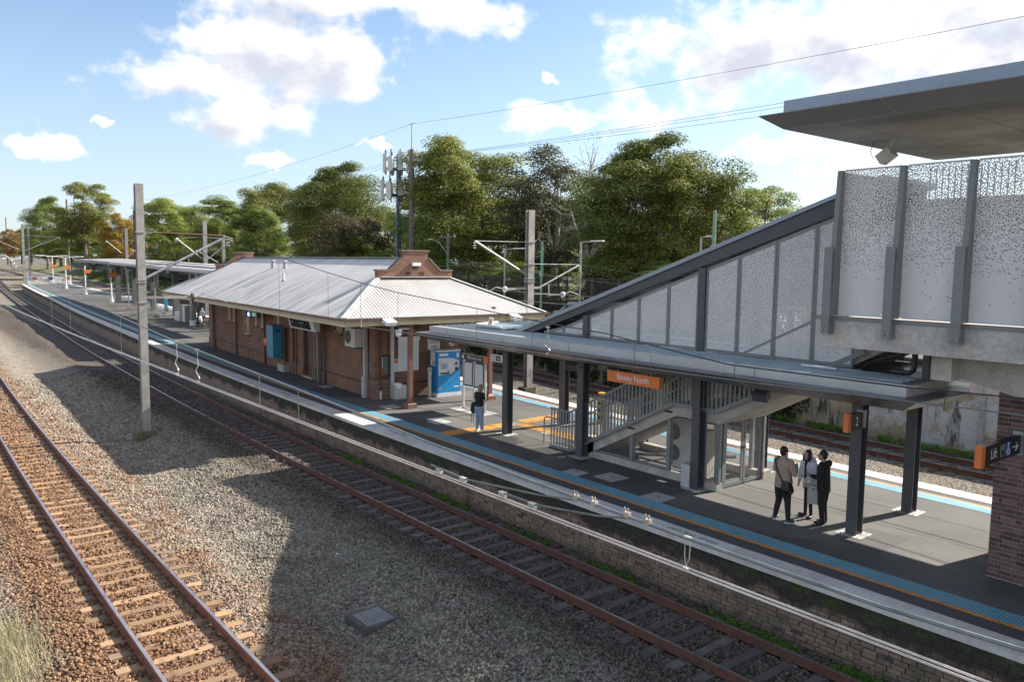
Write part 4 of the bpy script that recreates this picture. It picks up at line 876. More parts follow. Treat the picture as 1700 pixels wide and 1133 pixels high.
text('2', .27, (-8.366, 16.27, 2.615), (0, 1, 0), (0, 0, 1), MT['signwhite'], t, stretch=.8)
t = thing('lift_sign', 'black Lift sign with orange edge and wheelchair symbol on the brick tower', 'sign', (-5.35, 15.6, 2.5)); x = -5.35; q = MB(); q.box(x-.05, x+.05, 14.76, 16.38, 2.52, 2.86); q.build('panel', MT['signblack'], t)
q = MB(); q.box(x-.056, x+.056, 14.60, 14.66, 2.50, 2.88); q.box(x-.056, x+.056, 14.68, 14.755, 2.50, 2.88); q.build('orange_edge', MT['orangesign'], t); q = MB(); q.box(x-.09, x+.09, 16.38, 16.5, 2.48, 2.92); q.build('bracket', MT['galv'], t)
fx = x+.053; text('Lift', .26, (fx, 15.14, 2.685), (0, 1, 0), (0, 0, 1), MT['signwhite'], t, stretch=.82)
q = MB(); q.box(fx-.002, fx, 15.43, 15.63, 2.58, 2.80); q.build('lift_symbol_tile', MT['galv'], t); q = MB(); q.box(fx, fx+.002, 15.47, 15.59, 2.60, 2.70); q.box(fx, fx+.002, 15.48, 15.50, 2.73, 2.78); q.box(fx, fx+.002, 15.55, 15.57, 2.73, 2.78); q.build('lift_symbol', MT['signblack'], t)
q = MB(); q.box(fx-.002, fx, 15.66, 15.90, 2.56, 2.82); q.build('access_tile', M('access_blue', (.02, .12, .38), .5), t)
q = MB(); pts = [(fx+.002, 15.775+.055*math.cos(a), 2.635+.05*math.sin(a)) for a in np.linspace(2.3, 6.6, 14)]; q.tube(pts, .009, 4); q.tube([(fx+.002,15.765,2.77),(fx+.002,15.765,2.68),(fx+.002,15.81,2.68),(fx+.002,15.84,2.61)], .009, 4); q.sphere((fx+.002,15.762,2.792), .016, 8, 5); q.build('access_symbol', MT['signwhite'], t)
q = MB(); q.box(fx, fx+.002, 15.98, 16.22, 2.68, 2.70); q.beam((fx+.001,16.22,2.69),(fx+.001,16.12,2.77),.004,.022,(1,0,0)); q.beam((fx+.001,16.22,2.69),(fx+.001,16.12,2.61),.004,.022,(1,0,0)); q.build('arrow', MT['signwhite'], t)
for i, (x, lab) in enumerate(((-17.05, 'dark floodlight box under the canopy near the station name sign'), (-10.65, 'dark floodlight box under the canopy above the mesh gate'))):
    t = thing('floodlight', lab, 'floodlight', (x, 16.2, 2.85)); q = MB(); q.cyl((x-.08,16.2,2.95),(x-.08,16.25,3.11),.025); q.build('bracket', MT['beige'], t); q = MB(); q.obox((x,16.15,2.88),(.17,.04,0),(-.03,.12,.05),(0,-.04,.09)); q.build('lamp_head', MT['charcoal'], t); q = MB(); q.obox((x-.02,16.03,2.84),(.13,.03,0),(-.001,.004,0),(0,-.03,.065)); q.build('lens', MT['glass'], t)
t = thing('exit_sign', 'small green and white running man exit sign under the canopy', 'sign', (-23.1, 18, 2.2)); q = MB(); q.box(-23.45, -22.82, 18.0, 18.08, 2.24, 2.50); q.build('panel', MT['signwhite'], t); q = MB(); q.box(-23.39, -22.88, 17.995, 17.999, 2.275, 2.465); q.build('green_field', MT['green'], t)
q = MB(); q.box(-23.35, -23.17, 17.99, 17.994, 2.29, 2.45); q.build('door_symbol', MT['signwhite'], t); q = MB(); q.sphere((-23.25,17.988,2.42),(.018,.003,.018),8,5); q.beam((-23.26,17.988,2.40),(-23.27,17.988,2.35),.004,.03,(0,1,0)); q.beam((-23.27,17.988,2.36),(-23.31,17.988,2.30),.004,.014,(0,1,0)); q.beam((-23.27,17.988,2.36),(-23.22,17.988,2.31),.004,.014,(0,1,0)); q.build('running_figure', MT['green'], t)
q = MB(); q.box(-23.11, -22.95, 17.99, 17.994, 2.36, 2.38); q.beam((-22.94,17.992,2.37),(-23.01,17.992,2.43),.004,.02,(0,1,0)); q.beam((-22.94,17.992,2.37),(-23.01,17.992,2.31),.004,.02,(0,1,0)); q.build('arrow', MT['signwhite'], t); q = MB(); q.cyl((-23.13,18.04,2.5),(-23.13,18.04,3.11),.015); q.build('hanger', MT['galv'], t)
# ------------------------------------------------------------------ brick station building (local frame: x = -u, y = v)
AB = rad(3.1)
bd = thing('station_building', 'brown brick station building with pale corrugated hipped roof', 'building', (-27.3, 16.85, 0), -AB)
BRX = mat_brick('station_brick_front', 0, (.33, .155, .095), (.225, .108, .074), (.30, .23, .17), .24, .086, .01, .35); BRY = mat_brick('station_brick_end', 1, (.33, .155, .095), (.21, .10, .075), (.36, .28, .21), .24, .086, .01, .35)
def B(mb, name, mat, parent=bd, smooth=False): return mb.build(name, mat, parent, local=True, smooth=smooth)
UR, UL, VF, VB, ZE, ZRG = 2.62, 27.85, -.25, 3.95, 3.62, 6.05
VC = 1.85; EV0, EV1, EU0, EU1 = -2.98, 6.68, -.3, 29.4
# front wall with recessed openings: built as strips round them
ops = [(19.55,20.55,1.40,2.95),(14.35,15.15,1.43,2.95),(12.62,13.45,.45,2.30),(9.45,10.6,.08,2.45),(6.05,7.03,2.55,3.02)]
def wall_with_openings(u0, u1, z0, z1, ops, y, name, mat):
    q = MB(); us = sorted({u0, u1, *[o[0] for o in ops], *[o[1] for o in ops]})
    for a, b_ in zip(us[:-1], us[1:]):
        cuts = sorted([(o[2], o[3]) for o in ops if o[0] <= a+1e-6 and o[1] >= b_-1e-6]); z = z0
        for lo, hi in cuts: q.poly((-b_, y, z), (-a, y, z), (-a, y, lo), (-b_, y, lo)); z = hi
        q.poly((-b_, y, z), (-a, y, z), (-a, y, z1), (-b_, y, z1))
    for (a, b_, lo, hi) in ops:
        d = .12; q.poly((-b_, y, lo), (-a, y, lo), (-a, y+d, lo), (-b_, y+d, lo)); q.poly((-b_, y+d, hi), (-a, y+d, hi), (-a, y, hi), (-b_, y, hi)); q.poly((-b_, y, lo), (-b_, y+d, lo), (-b_, y+d, hi), (-b_, y, hi)); q.poly((-a, y+d, lo), (-a, y, lo), (-a, y, hi), (-a, y+d, hi))
    return B(q, name, mat)
wf = wall_with_openings(UR, UL, 0, 3.6, ops, VF, 'front_wall', BRX)
q = MB(); q.poly((-UR, VF, 0), (-UR, VB, 0), (-UR, VB, 3.6), (-UR, VF, 3.6)); q.poly((-UL, VB, 0), (-UL, VF, 0), (-UL, VF, 3.6), (-UL, VB, 3.6)); we = B(q, 'end_wall', BRY)
q = MB(); q.poly((-UR, VB, 0), (-UL, VB, 0), (-UL, VB, 3.6), (-UR, VB, 3.6)); B(q, 'rear_wall', BRX)
q = MB()
for (a, b_) in ((UR, 9.06), (10.9, 12.6), (13.5, UL)): q.box(-b_, -a, VF-.05, VF+.02, 0, .56)
q.box(-UR-.02, -UR+.05, VF-.05, VB, .0, .56); B(q, 'plinth', BRX)
q = MB()
for (a, b_) in ((UR-.06, 9.06), (10.9, 12.6), (13.5, UL)): q.box(-b_, -a, VF-.075, VF-.02, .56, .61)
q.box(-UR-.02, -UR+.075, VF-.07, VB, .561, .611); B(q, 'string_course', MT['brown'])
q = MB(); q.box(-UR-.5, -UR+.10, VF-.12, VF+.6, 0, .85); B(q, 'corner_base', BRX); q = MB(); q.box(-UR-.42, -UR+.06, VF-.08, VF+.52, .85, 3.55); B(q, 'corner_pier', BRX)
q = MB(); q.box(-UR-.46, -UR+.09, VF-.11, VF+.56, .85, .91); B(q, 'pier_band', MT['brown'])
for (a, b_) in ((9.0, 9.42), (10.65, 11.15), (11.65, 12.12), (12.2, 12.6), (27.0, 27.86)):
    q = MB(); q.box(-b_, -a, VF-.12, VF, 0, .62); q.box(-b_+.03, -a-.03, VF-.08, VF, .62, 3.5); B(q, 'pilaster', BRX)
# windows
def window(a, b_, lo, hi, rail=True):
    q = MB(); y = VF+.05; w = .07
    q.box(-b_, -b_+w, y-.04, y+.04, lo, hi); q.box(-a-w, -a, y-.04, y+.04, lo, hi); q.box(-b_+w, -a-w, y-.04, y+.04, hi-w, hi); q.box(-b_+w, -a-w, y-.04, y+.04, lo, lo+w)
    if rail: q.box(-b_+w, -a-w, y-.03, y+.03, (lo+hi)/2-.03, (lo+hi)/2+.03)
    f = B(q, 'window_frame', MT['cream']); q = MB(); q.box(-b_+w, -a-w, y+.005, y+.015, lo+w, hi-w); B(q, 'pane', MT['glass'], f); q = MB(); q.box(-b_-.05, -a+.05, VF-.09, VF+.02, lo-.09, lo-.005); B(q, 'sill', MT['brown'], f)
window(19.55, 20.55, 1.40, 2.95); window(14.35, 15.15, 1.43, 2.95); window(6.05, 7.03, 2.55, 3.02, False)
for u in (23.4, 22.4, 18.2, 17.1):
    q = MB(); q.box(-u-.12, -u+.12, VF-.025, VF-.002, 2.02, 2.98); f = B(q, 'slot_window', MT['cream']); q = MB(); q.box(-u-.06, -u+.06, VF-.028, VF-.0255, 2.08, 2.95); B(q, 'pane', MT['glass'], f); q = MB(); q.box(-u-.16, -u+.16, VF-.06, VF, 1.92, 2.01); B(q, 'sill', MT['brown'], f)
for (a, b_, lo, hi) in ops[2:4]:
    q = MB(); q.box(-b_, -a, VF+.08, VF+.12, lo, hi); d = B(q, 'door', MT['brown']); q = MB()
    for z in (.5, .9): q.box(-a-.14, -a-.06, VF+.05, VF+.08, lo+z+.1, lo+z+.3)
    B(q, 'handle', MT['galv'], d); q = MB(); q.box(-b_-.08, -b_, VF-.03, VF+.08, lo, hi+.08); q.box(-a, -a+.08, VF-.03, VF+.08, lo, hi+.08); q.box(-b_, -a, VF-.03, VF+.08, hi, hi+.08); B(q, 'door_frame', MT['brown'], d)
q = MB(); q.box(-13.55, -12.65, VF-.42, VF-.02, 0, .38); s_ = B(q, 'step', MT['conc2']); q = MB(); q.box(-13.56, -12.64, VF-.43, VF-.37, .38, .40); B(q, 'yellow_nosing', MT['yellow'], s_); q = MB(); q.box(-10.65, -9.4, VF-.16, VF+.06, 0, .075); s_ = B(q, 'step', MT['conc2']); q = MB(); q.box(-10.66, -9.39, VF-.17, VF-.11, .075, .09); B(q, 'yellow_nosing', MT['yellow'], s_)
for u in (26.4, 21.7, 16.42, 11.88, 7.85):
    q = MB(); q.cyl((-u, VF-.12, .25), (-u, VF-.12, 3.3), .05, n=8); q.cyl((-u, VF-.12, .0), (-u, VF-.12, .25), .06, n=8); B(q, 'downpipe', MT['brown'])
q = MB(); q.cyl((-UR+.12, VF+.18, .35), (-UR+.12, VF+.18, 3.3), .045, n=8); B(q, 'downpipe', MT['brown']); q = MB(); q.cyl((-UR+.12, VF+.18, 0), (-UR+.12, VF+.18, .35), .05, n=8); B(q, 'downpipe_boot', MT['white'])
# roof planes: corrugated geometry
RM = mat_roof()
def corr(pa, pb, pc, pd, n, amp, name):   # pa-pb eave edge, pd-pc top edge; corrugations run up the slope
    pa, pb, pc, pd = map(Vector, (pa, pb, pc, pd)); q = MB(); nrm = (pb-pa).cross(pd-pa).normalized(); nrm = nrm if nrm.z > 0 else -nrm; R0 = []; R1 = []
    for i in range(n+1):
        t = i/n; o = nrm*(amp if i % 2 else -amp); R0.append(pa.lerp(pb, t)+o); R1.append(pd.lerp(pc, t)+o)
    return q.loft([R0, R1], closed=False, cap=False)
sl = (ZRG-3.72)/(VC-EV0); up_ = 3.02; GU0, GU1 = 3.0, 27.0   # gable parapets
zp = 3.72 + (up_*sl)
roof = None
# front and rear slopes between the hips: clip corrugation lengths analytically
def slope(side):
    q = MB(); du = .076; u = EU0; L0, L1 = [], []; k = 0
    e = EV0 if side < 0 else EV1
    while u <= EU1:
        # height the sheet reaches at this u
        reach = 1.0
        if u < GU0: reach = (u-EU0)/(GU0-EU0)*.64
        if u > GU1: reach = (EU1-u)/(EU1-GU1)*.64
        v1 = e + (VC-e)*reach; o = .0055 if k % 2 else -.0055
        L0.append((-u, e, 3.72+o)); L1.append((-u, v1, 3.72+(ZRG-3.72)*reach+o)); u += du; k += 1
    return q.loft([L0, L1], closed=False, cap=False)
fr1 = B(slope(-1), 'roof_front_slope', RM); B(slope(1), 'roof_rear_slope', RM)
def hip(ue, ug):
    q = MB(); dv = .076; v = EV0; L0, L1 = [], []; k = 0
    zt = 3.72+(ZRG-3.72)*.64; va = EV0+(VC-EV0)*.64; vb = EV1+(VC-EV1)*.64
    while v <= EV1:
        if v < va: r = (v-EV0)/(va-EV0)
        elif v > vb: r = (EV1-v)/(EV1-vb)
        else: r = 1
        o = .010 if k % 2 else -.010
        L0.append((-ue, v, 3.722+o)); L1.append((-(ue+(ug-ue)*r), v, 3.722+(zt-3.72)*r+o)); v += dv; k += 1
    return q.loft([L0, L1], closed=False, cap=False)
HM = M('pale_sheet', (.43, .42, .40), .6, .05, .12, .8, col2=(.34, .33, .315)); B(hip(EU0, GU0), 'roof_right_hip', HM); B(hip(EU1, GU1), 'roof_left_hip', RM)
zt = 3.72+(ZRG-3.72)*.64; va = EV0+(VC-EV0)*.64; vb = EV1+(VC-EV1)*.64
CAPM = M('ridge_cap', (.56, .55, .53), .5, .15, .1, 1)
q = MB(); q.beam((-GU0, VC, ZRG+.035), (-GU1, VC, ZRG+.035), .30, .03); B(q, 'ridge_cap', M('ridge_grey', (.30, .30, .33), .5, .3, .15, 1))
for (p0, p1) in (((-EU0, EV0, 3.75), (-GU0, va, zt+.03)), ((-EU0, EV1, 3.75), (-GU0, vb, zt+.03)), ((-EU1, EV0, 3.75), (-GU1, va, zt+.03)), ((-EU1, EV1, 3.75), (-GU1, vb, zt+.03))):
    q = MB(); q.beam(p0, p1, .26, .025); B(q, 'hip_cap', CAPM)
q = MB(); q.beam((-GU0+.12, va, zt+.02), (-GU0+.12, vb, zt+.02), .3, .03); B(q, 'apron_flashing', CAPM)
# eaves: gutter, fascia, soffit
q = MB()
for (a, b_) in (((-EU0, EV0), (-EU1, EV0)), ((-EU0, EV1), (-EU1, EV1))): q.beam((a[0]+.06, a[1]-.06*(1 if a[1] < 0 else -1), 3.68), (b_[0]-.06, b_[1]-.06*(1 if a[1] < 0 else -1), 3.68), .12, .10)
for u in (EU0-.06, EU1+.06): q.beam((-u, EV0-.12, 3.681), (-u, EV1+.12, 3.681), .12, .10)
B(q, 'gutter', MT['gutter'])
q = MB()
for v in (EV0+.04, EV1-.04): q.box(-EU1+.04, -EU0-.04, v-.015, v+.015, 3.41, 3.66)
for u in (EU0+.04, EU1-.04): q.box(-u-.015, -u+.015, EV0+.056, EV1-.056, 3.411, 3.661)
B(q, 'fascia', MT['cream'])
q = MB(); q.box(-EU1+.06, -EU0-.06, EV0+.06, EV1-.06, 3.55, 3.57); B(q, 'soffit', MT['brown'])
# gable parapets
CAPB = M('parapet_capping', (.26, .19, .14), .9, 0, .35, 6, .6, 30, col2=(.13, .105, .085))
for ug, s_ in ((GU0, 1), (GU1, -1)):
    P_ = [(va-.12, zt-.25), (vb+.12, zt-.25), (vb+.12, zt+.28), (vb-.55, zt+.28), (VC+.62, 6.02), (VC+.62, 6.35), (VC-.62, 6.35), (VC-.62, 6.02), (va+.55, zt+.28), (va-.12, zt+.28)]
    q = MB(); q.prism_x(P_, -ug-.14, -ug+.10); pr = B(q, 'gable_parapet', BRY)
    q = MB(); seg = [((va-.17, zt+.315), (va+.5, zt+.315)), ((va+.5, zt+.33), (VC-.66, 6.06)), ((VC-.69, 6.385), (VC+.69, 6.385)), ((VC+.66, 6.06), (vb-.5, zt+.33)), ((vb-.5, zt+.315), (vb+.17, zt+.315))]
    for (a, b_) in seg: q.beam((-ug-.02, a[0], a[1]), (-ug-.02, b_[0], b_[1]), .32, .075, (0, 0, 1) if abs(a[1]-b_[1]) < .01 else (1, 0, 0)) if abs(a[1]-b_[1]) < .01 else q.obox(((-ug-.02), (a[0]+b_[0])/2, (a[1]+b_[1])/2), (0, (b_[0]-a[0])/2, (b_[1]-a[1])/2), (.16, 0, 0), Vector((0, -(b_[1]-a[1]), (b_[0]-a[0]))).normalized()*.04)
    B(q, 'capping', CAPB, pr)
    if ug == GU0:
        q = MB()
        for (v, z) in ((VC-.36, zt+.16), (VC+.30, zt+.16), (VC-.03, zt+.44)): q.box(-ug+.098, -ug+.104, v-.14, v+.14, z-.09, z+.09)
        B(q, 'vent_opening', M('vent_dark', (.10, .04, .03), .8), pr)
        q = MB(); q.box(-ug+.10, -ug+.22, VC-.2, VC+.2, 5.72, 5.86); lm = B(q, 'bulkhead_light', MT['signwhite'], pr)
# roof vents and pipes
for (u, v, z, cap) in ((17.7, .61, 5.42, True), (15.65, .59, 5.41, True)):
    t = thing('roof_vent', 'capped grey roof vent pipe, %s of the pair on the station roof' % ('left' if u > 17 else 'right'), 'vent', bd.matrix_world @ Vector((0, 0, 0)) if False else (0, 0, 0)); t.location = Vector((-27.3, 16.85, 0)) + Matrix.Rotation(-AB, 3, 'Z') @ Vector((-u, v, z)); t.rotation_euler = (0, 0, -AB)
    q = MB(); q.cyl((0,0,-.15),(0,0,.34),.10,n=12); q.build('pipe', MT['galv'], t, True); q = MB(); q.cyl((0,0,.40),(0,0,.50),.19,.05,n=12); q.cyl((0,0,.34),(0,0,.40),.06,n=8); q.build('cap', MT['galv'], t, True)
t = thing('roof_pipe', 'white plastic vent pipe standing on the station roof slope', 'vent', (0, 0, 0)); t.location = Vector((-27.3, 16.85, 0)) + Matrix.Rotation(-AB, 3, 'Z') @ Vector((-12.4, -.68, 4.80)); q = MB(); q.cyl((0,0,-.1),(0,0,.42),.06,n=10); q.build('pipe', MT['white'], t, True); q = MB(); q.cyl((0,0,-.08),(0,0,.06),.13,.08,n=10); q.build('collar', MT['charcoal'], t, True)
def W(u, v, z=0): return Vector((-27.3, 16.85, 0)) + Matrix.Rotation(-AB, 3, 'Z') @ Vector((-u, v, z))
def bthing(name, label, cat, u, v, z=0, group=None): return thing(name, label, cat, W(u, v, z), -AB, group)
# posts carrying the right hip
for (u, v, lab) in ((0, 0, 'red brown square post on a pedestal near the pit lid'), (.0, 3.88, 'red brown square post on a pedestal behind the map stand')):
    t = bthing('verandah_post', lab, 'post', u, v); q = MB(); q.box(-.085, .085, -.085, .085, .2, 3.42); q.build('shaft', MT['post'], t, True); q = MB(); q.box(-.2, .2, -.2, .2, 0, .17); q.loft([[(-.2,-.2,.17),(.2,-.2,.17),(.2,.2,.17),(-.2,.2,.17)], [(-.1,-.1,.26),(.1,-.1,.26),(.1,.1,.26),(-.1,.1,.26)]]); q.build('pedestal', MT['post'], t, True)
# steel posts against the wall
for (u, v, lab, base) in ((3.25, -.42, 'grey steel channel post with a boxed foot on the front brick wall', True), (2.47, .46, 'grey steel channel post beside the dark notice board', False), (8.5, -.40, 'dark grey steel post carrying the train indicator board', False)):
    t = bthing('steel_post', lab, 'post', u, v); q = MB(); q.box(-.07, .07, -.08, -.065, 0, 3.4); q.box(-.07, -.055, -.065, .07, 0, 3.4); q.box(.055, .07, -.065, .07, 0, 3.4); q.build('channel', MT['palegrey'] if u < 8 else MT['steelgrey'], t, True)
    if base: q = MB(); q.box(-.12, .12, -.13, .02, 0, .9); q.build('boxed_foot', MT['palegrey'], t, True)
# wall equipment
t = bthing('wall_cabinet', 'tall blue steel cabinet hung on the front brick wall', 'cabinet', 14.25, -.3, .65); q = MB(); q.box(-.48, .48, -.52, 0, 0, 1.75); q.build('body', MT['tankblue'], t, True); q = MB(); q.box(.481, .486, -.3, -.12, 1.4, 1.5); q.build('vent_slot', MT['black'], t, True)
t = bthing('alarm_disc', 'orange oval disc on the brick wall left of the blue cabinet', 'alarm', 16.15, -.34, 1.3); q = MB(); q.sphere((0, -.06, 0), (.30, .09, .24), 16, 8); q.build('body', MT['orangesign'], t, True, True); q = MB(); q.box(-.02, .02, -.02, 0, .2, .9); q.build('conduit', MT['galv'], t, True)
t = ac_unit('wall_condenser', 'beige air conditioner box mounted high on the front brick wall', 0, 1, 0, .38, 0, .82, [(.32, .42, .29)]); t.location = W(3.9, -.66, 2.18); t.rotation_euler = (0, 0, -AB)
for ch in t.children: pass
q = MB(); q.box(-.4, -.34, -.1, .42, -.1, -.06); q.box(.3, .36, -.1, .42, -.1, -.06); q.build('wall_bracket', MT['galv'], t, True)
t = bthing('indicator_board', 'white train indicator with two dark screens hanging from the eave', 'display', 7.3, -1.75, 2.7); q = MB(); q.loft([[(-2.2, -.02, .52), (2.2, -.02, .52), (2.2, .28, .52), (-2.2, .28, .52)], [(-1.95, .12, 0), (1.95, .12, 0), (1.95, .28, 0), (-1.95, .28, 0)]]); 
q = MB(); q.prism_x([(-.05, .50), (.30, .50), (.30, .02), (.10, .0)], -1.55, 1.55); q.build('casing', MT['casing'], t, True)
for a in (-1.35, -.1): q = MB(); q.prism_x([(-.053, .45), (-.045, .45), (.085, .06), (.077, .06)], a, a+1.2); sc = q.build('screen', MT['glass'], t, True); q = MB(); q.prism_x([(-.047+.0-.012, .36), (-.040-.012, .36), (-.026-.012+.0, .30), (-.034-.012, .30)], a+.1, a+.6); q.build('text_row', M('dim_led', (.22, .24, .28), .5), sc, True)
q = MB(); q.cyl((-.9, .2, .5), (-.9, .2, .75), .03); q.cyl((.9, .2, .5), (.9, .2, .75), .03); q.build('hanger', MT['casing'], t, True)
t = bthing('help_sign', 'black and green HELP sign with a glowing blue lamp under the eave', 'sign', 16.0, -1.15, 2.74); q = MB(); q.box(-1.5, -.9, -.1, .1, -.05, .32); q.box(-.65, -.1, -.1, .1, -.05, .32); q.build('speaker_box', MT['signblack'], t, True); q = MB(); q.box(-.1, 1.0, -.08, .08, .0, .30); q.build('green_panel', MT['green'], t, True); q = MB(); q.sphere((-.38, -.12, .13), (.14, .05, .12), 12, 8); q.build('blue_lamp', emit('blue_lamp', (.16, .22, .9), 2.2), t, True)
me = text_mesh('HELP', .26); ob = link('lettering', me, t); ob.location = (.45, -.085, .15); ob.rotation_euler = (rad(90), 0, 0); me.materials.clear(); me.materials.append(emit('help_text', (.25, .65, .3), .5))
# right end wall equipment
EW = M('white_poster', (.72, .73, .74), .5, 0, .06, 4)
t = bthing('notice_board', 'tall dark notice with white symbols on the brick pier', 'notice', UR-.10, .17, .95); q = MB(); q.box(0, .02, -.24, .24, 0, .95); q.build('board', MT['signblack'], t, True)
for k in range(8):
    q = MB(); q.cyl((.021, -.15, .82-k*.10), (.024, -.15, .82-k*.10), .033, n=10); q.build('symbol', MT['signwhite'] if k < 5 else MT['orangesign'], t, True); q = MB(); q.box(.021, .023, -.08, .16, .835-k*.10, .85-k*.10); q.box(.021, .023, -.08, .05, .80-k*.10, .815-k*.10); q.build('text_line', MT['galv'], t, True)
t = bthing('poster', 'white poster with orange heading beside the roller shutter', 'poster', UR-.01, .70, 1.12); q = MB(); q.box(0, .02, -.13, .13, 0, .56); q.build('sheet', EW, t, True); q = MB(); q.box(.021, .023, -.11, .11, .38, .52); q.build('heading', MT['orangesign'], t, True)
t = bthing('roller_shutter', 'closed white roller shutter on the end wall of the station', 'shutter', UR, 1.32, 1.12); 
for k in range(22): q = MB(); q.prism_y([(0, k*.06), (.035, k*.06+.008), (.035, k*.06+.052), (0, k*.06+.06)], -.44, .44); q.build('slat', MT['signwhite'], t, True)
q = MB(); q.box(-.01, .12, -.52, .52, 1.32, 1.52); q.build('hood', MT['signwhite'], t, True); q = MB(); q.box(0, .05, -.5, -.44, 0, 1.32); q.box(0, .05, .44, .5, 0, 1.32); q.build('guide', MT['signwhite'], t, True)
t = bthing('info_board', 'dark board lettered Customer above the shutter', 'sign', UR-.005, 1.1, 2.95); q = MB(); q.box(0, .05, -.55, .75, 0, .22); q.build('board', MT['signblack'], t, True); me = text_mesh('Customer', .15); ob = link('lettering', me, t); ob.location = (.055, 0, .11); ob.rotation_euler = (rad(90), 0, rad(90)); me.materials.clear(); me.materials.append(MT['signwhite'])
t = bthing('ticket_sign', 'white ticket window sign above the blue ticket machine', 'sign', UR-.005, 2.6, 2.0); q = MB(); q.box(0, .05, -.3, .3, 0, .48); q.build('board', MT['signwhite'], t, True); q = MB(); q.box(.051, .053, -.27, .27, .27, .46); q.build('window', MT['palegrey'], t, True)
me = text_mesh('1085', .17); ob = link('lettering', me, t); ob.location = (.056, 0, .13); ob.rotation_euler = (rad(90), 0, rad(90)); me.materials.clear(); me.materials.append(MT['brown'])
t = bthing('litter_bin', 'grey steel bin stuffed with white paper at the brick corner', 'bin', 2.25, .65, 0); q = MB(); q.box(-.2, .2, -.28, .28, 0, .6); q.build('body', MT['palegrey'], t, True); q = MB(); q.sphere((.02, -.05, .62), (.2, .22, .08), 8, 5); q.obox((.21, -.1, .55), (.02, .05, -.06), (.0, .09, .03), (.004, 0, 0)); q.build('paper', MT['signwhite'], t, True)
t = bthing('blue_plate', 'small light blue plate on the brick corner pier', 'sign', 2.85, VF-.10, 1.15); q = MB(); q.box(-.06, .06, -.01, 0, 0, .42); q.build('plate', MT['tankblue'], t, True)
# ticket machine
t = bthing('ticket_machine', 'blue and white ticket vending machine on a white base', 'ticket machine', 2.0, 2.85, 0); q = MB(); q.box(-.35, .36, -.62, .62, 0, .15); q.build('base', MT['white'], t, True); q = MB(); q.box(-.34, .33, -.58, .58, .15, 1.98); q.build('body', MT['vmblue'], t, True); q = MB(); q.box(-.35, .34, -.59, .59, 1.98, 2.05); q.build('top', MT['casing'], t, True)
q = MB(); pts = [(.335, -.54, .95), (.335, .1, 1.0), (.335, .5, 1.25), (.335, .5, 1.55), (.335, .2, 1.68), (.335, -.54, 1.72)]; q.add(pts+[(.331, y, z) for _, y, z in pts], [[0,1,2,3,4,5]]+[[i, 6+i, 6+(i+1) % 6, (i+1) % 6] for i in range(6)]); fc = q.build('white_face', MT['casing'], t, True)
q = MB(); q.box(.336, .345, -.45, -.05, 1.2, 1.5); q.build('screen_bezel', MT['palegrey'], fc, True); q = MB(); q.box(.346, .348, -.40, -.12, 1.22, 1.45); q.build('screen', M('pale_screen', (.30, .42, .62), .2), fc, True); q = MB(); q.box(.336, .35, .3, .42, 1.36, 1.5); q.box(.336, .35, .3, .46, 1.12, 1.27); q.build('card_reader', MT['charcoal'], fc, True); q = MB(); q.cyl((.335, -.02, 1.1), (.345, -.02, 1.1), .06, n=12); q.build('coin_slot', MT['yellow'], fc, True); q = MB(); q.box(.336, .345, -.45, 0, .99, 1.07); q.build('ticket_tray', MT['charcoal'], fc, True); q = MB(); q.box(.331, .333, -.5, -.05, 1.8, 1.9); q.box(.331, .333, .38, .5, 1.72, 1.9); q.build('logo', MT['signwhite'], t, True); q = MB(); q.box(.331, .333, -.5, -.42, .3, .42); q.build('warning_print', MT['orangesign'], t, True); q = MB(); q.box(-.3, .1, -.585, -.582, 1.35, 1.95); q.build('side_poster', EW, t, True); q = MB(); q.box(-.1, .05, -.588, -.586, 1.4, 1.55); q.build('poster_print', MT['yellow'], t, True)
q = MB(); q.box(.331, .333, .25, .5, .38, .43); q.build('logo_print', MT['signwhite'], t, True)
t = bthing('card_validator', 'slim pale card reader post left of the ticket machine', 'card reader', 1.95, 2.02, 0); q = MB(); q.box(-.06, .06, -.05, .05, 0, 1.0); q.loft([[(-.06,-.05,1.0),(.06,-.05,1.0),(.06,.05,1.0),(-.06,.05,1.0)], [(-.06,-.07,1.1),(.08,-.07,1.1),(.08,.07,1.1),(-.06,.07,1.1)], [(-.06,-.07,1.3),(.06,-.07,1.3),(.06,.07,1.3),(-.06,.07,1.3)]]); q.build('post', MT['beige'], t, True); q = MB(); q.cyl((.075,.0,1.18),(.09,0,1.18),.055,n=14); q.build('reader', MT['charcoal'], t, True); q = MB(); q.cyl((.09,.0,1.18),(.092,0,1.18),.03,n=14); q.build('reader_light', MT['signwhite'], t, True)
# eave lights and cameras
for (v, lab) in ((-1.23, 'white eave floodlight nearest the platform edge on the right hip'), (4.79, 'white eave floodlight at the far end of the right hip')):
    t = bthing('eave_light', lab, 'floodlight', -.55, v, 3.55); q = MB(); q.obox((.05, 0, .02), (.2, 0, -.07), (0, .22, 0), (.03, 0, .07)); q.build('housing', MT['signwhite'], t, True); q = MB(); q.obox((.20, 0, -.06), (.02, 0, -.04), (0, .18, 0), (.006, 0, .0)); q.build('lens', MT['glass'], t, True)
t = bthing('dome_camera', 'white dome camera bracketed to the red brown post', 'camera', -.05, -.55, 3.05); q = MB(); q.sphere((0, 0, 0), (.13, .13, .14), 12, 8); q.cyl((0, 0, .08), (0, 0, .16), .14, n=12); q.build('dome', MT['signwhite'], t, True, True); q = MB(); q.box(-.03, .03, 0, .48, .16, .20); q.build('arm', MT['casing'], t, True)
t = thing('dome_camera', 'white dome camera under the left end of the near canopy', 'camera', (-23.7, 16.4, 3.0)); q = MB(); q.sphere((-23.7,16.4,3.0),(.12,.12,.13),12,8); q.build('dome', MT['casing'], t, smooth=True)
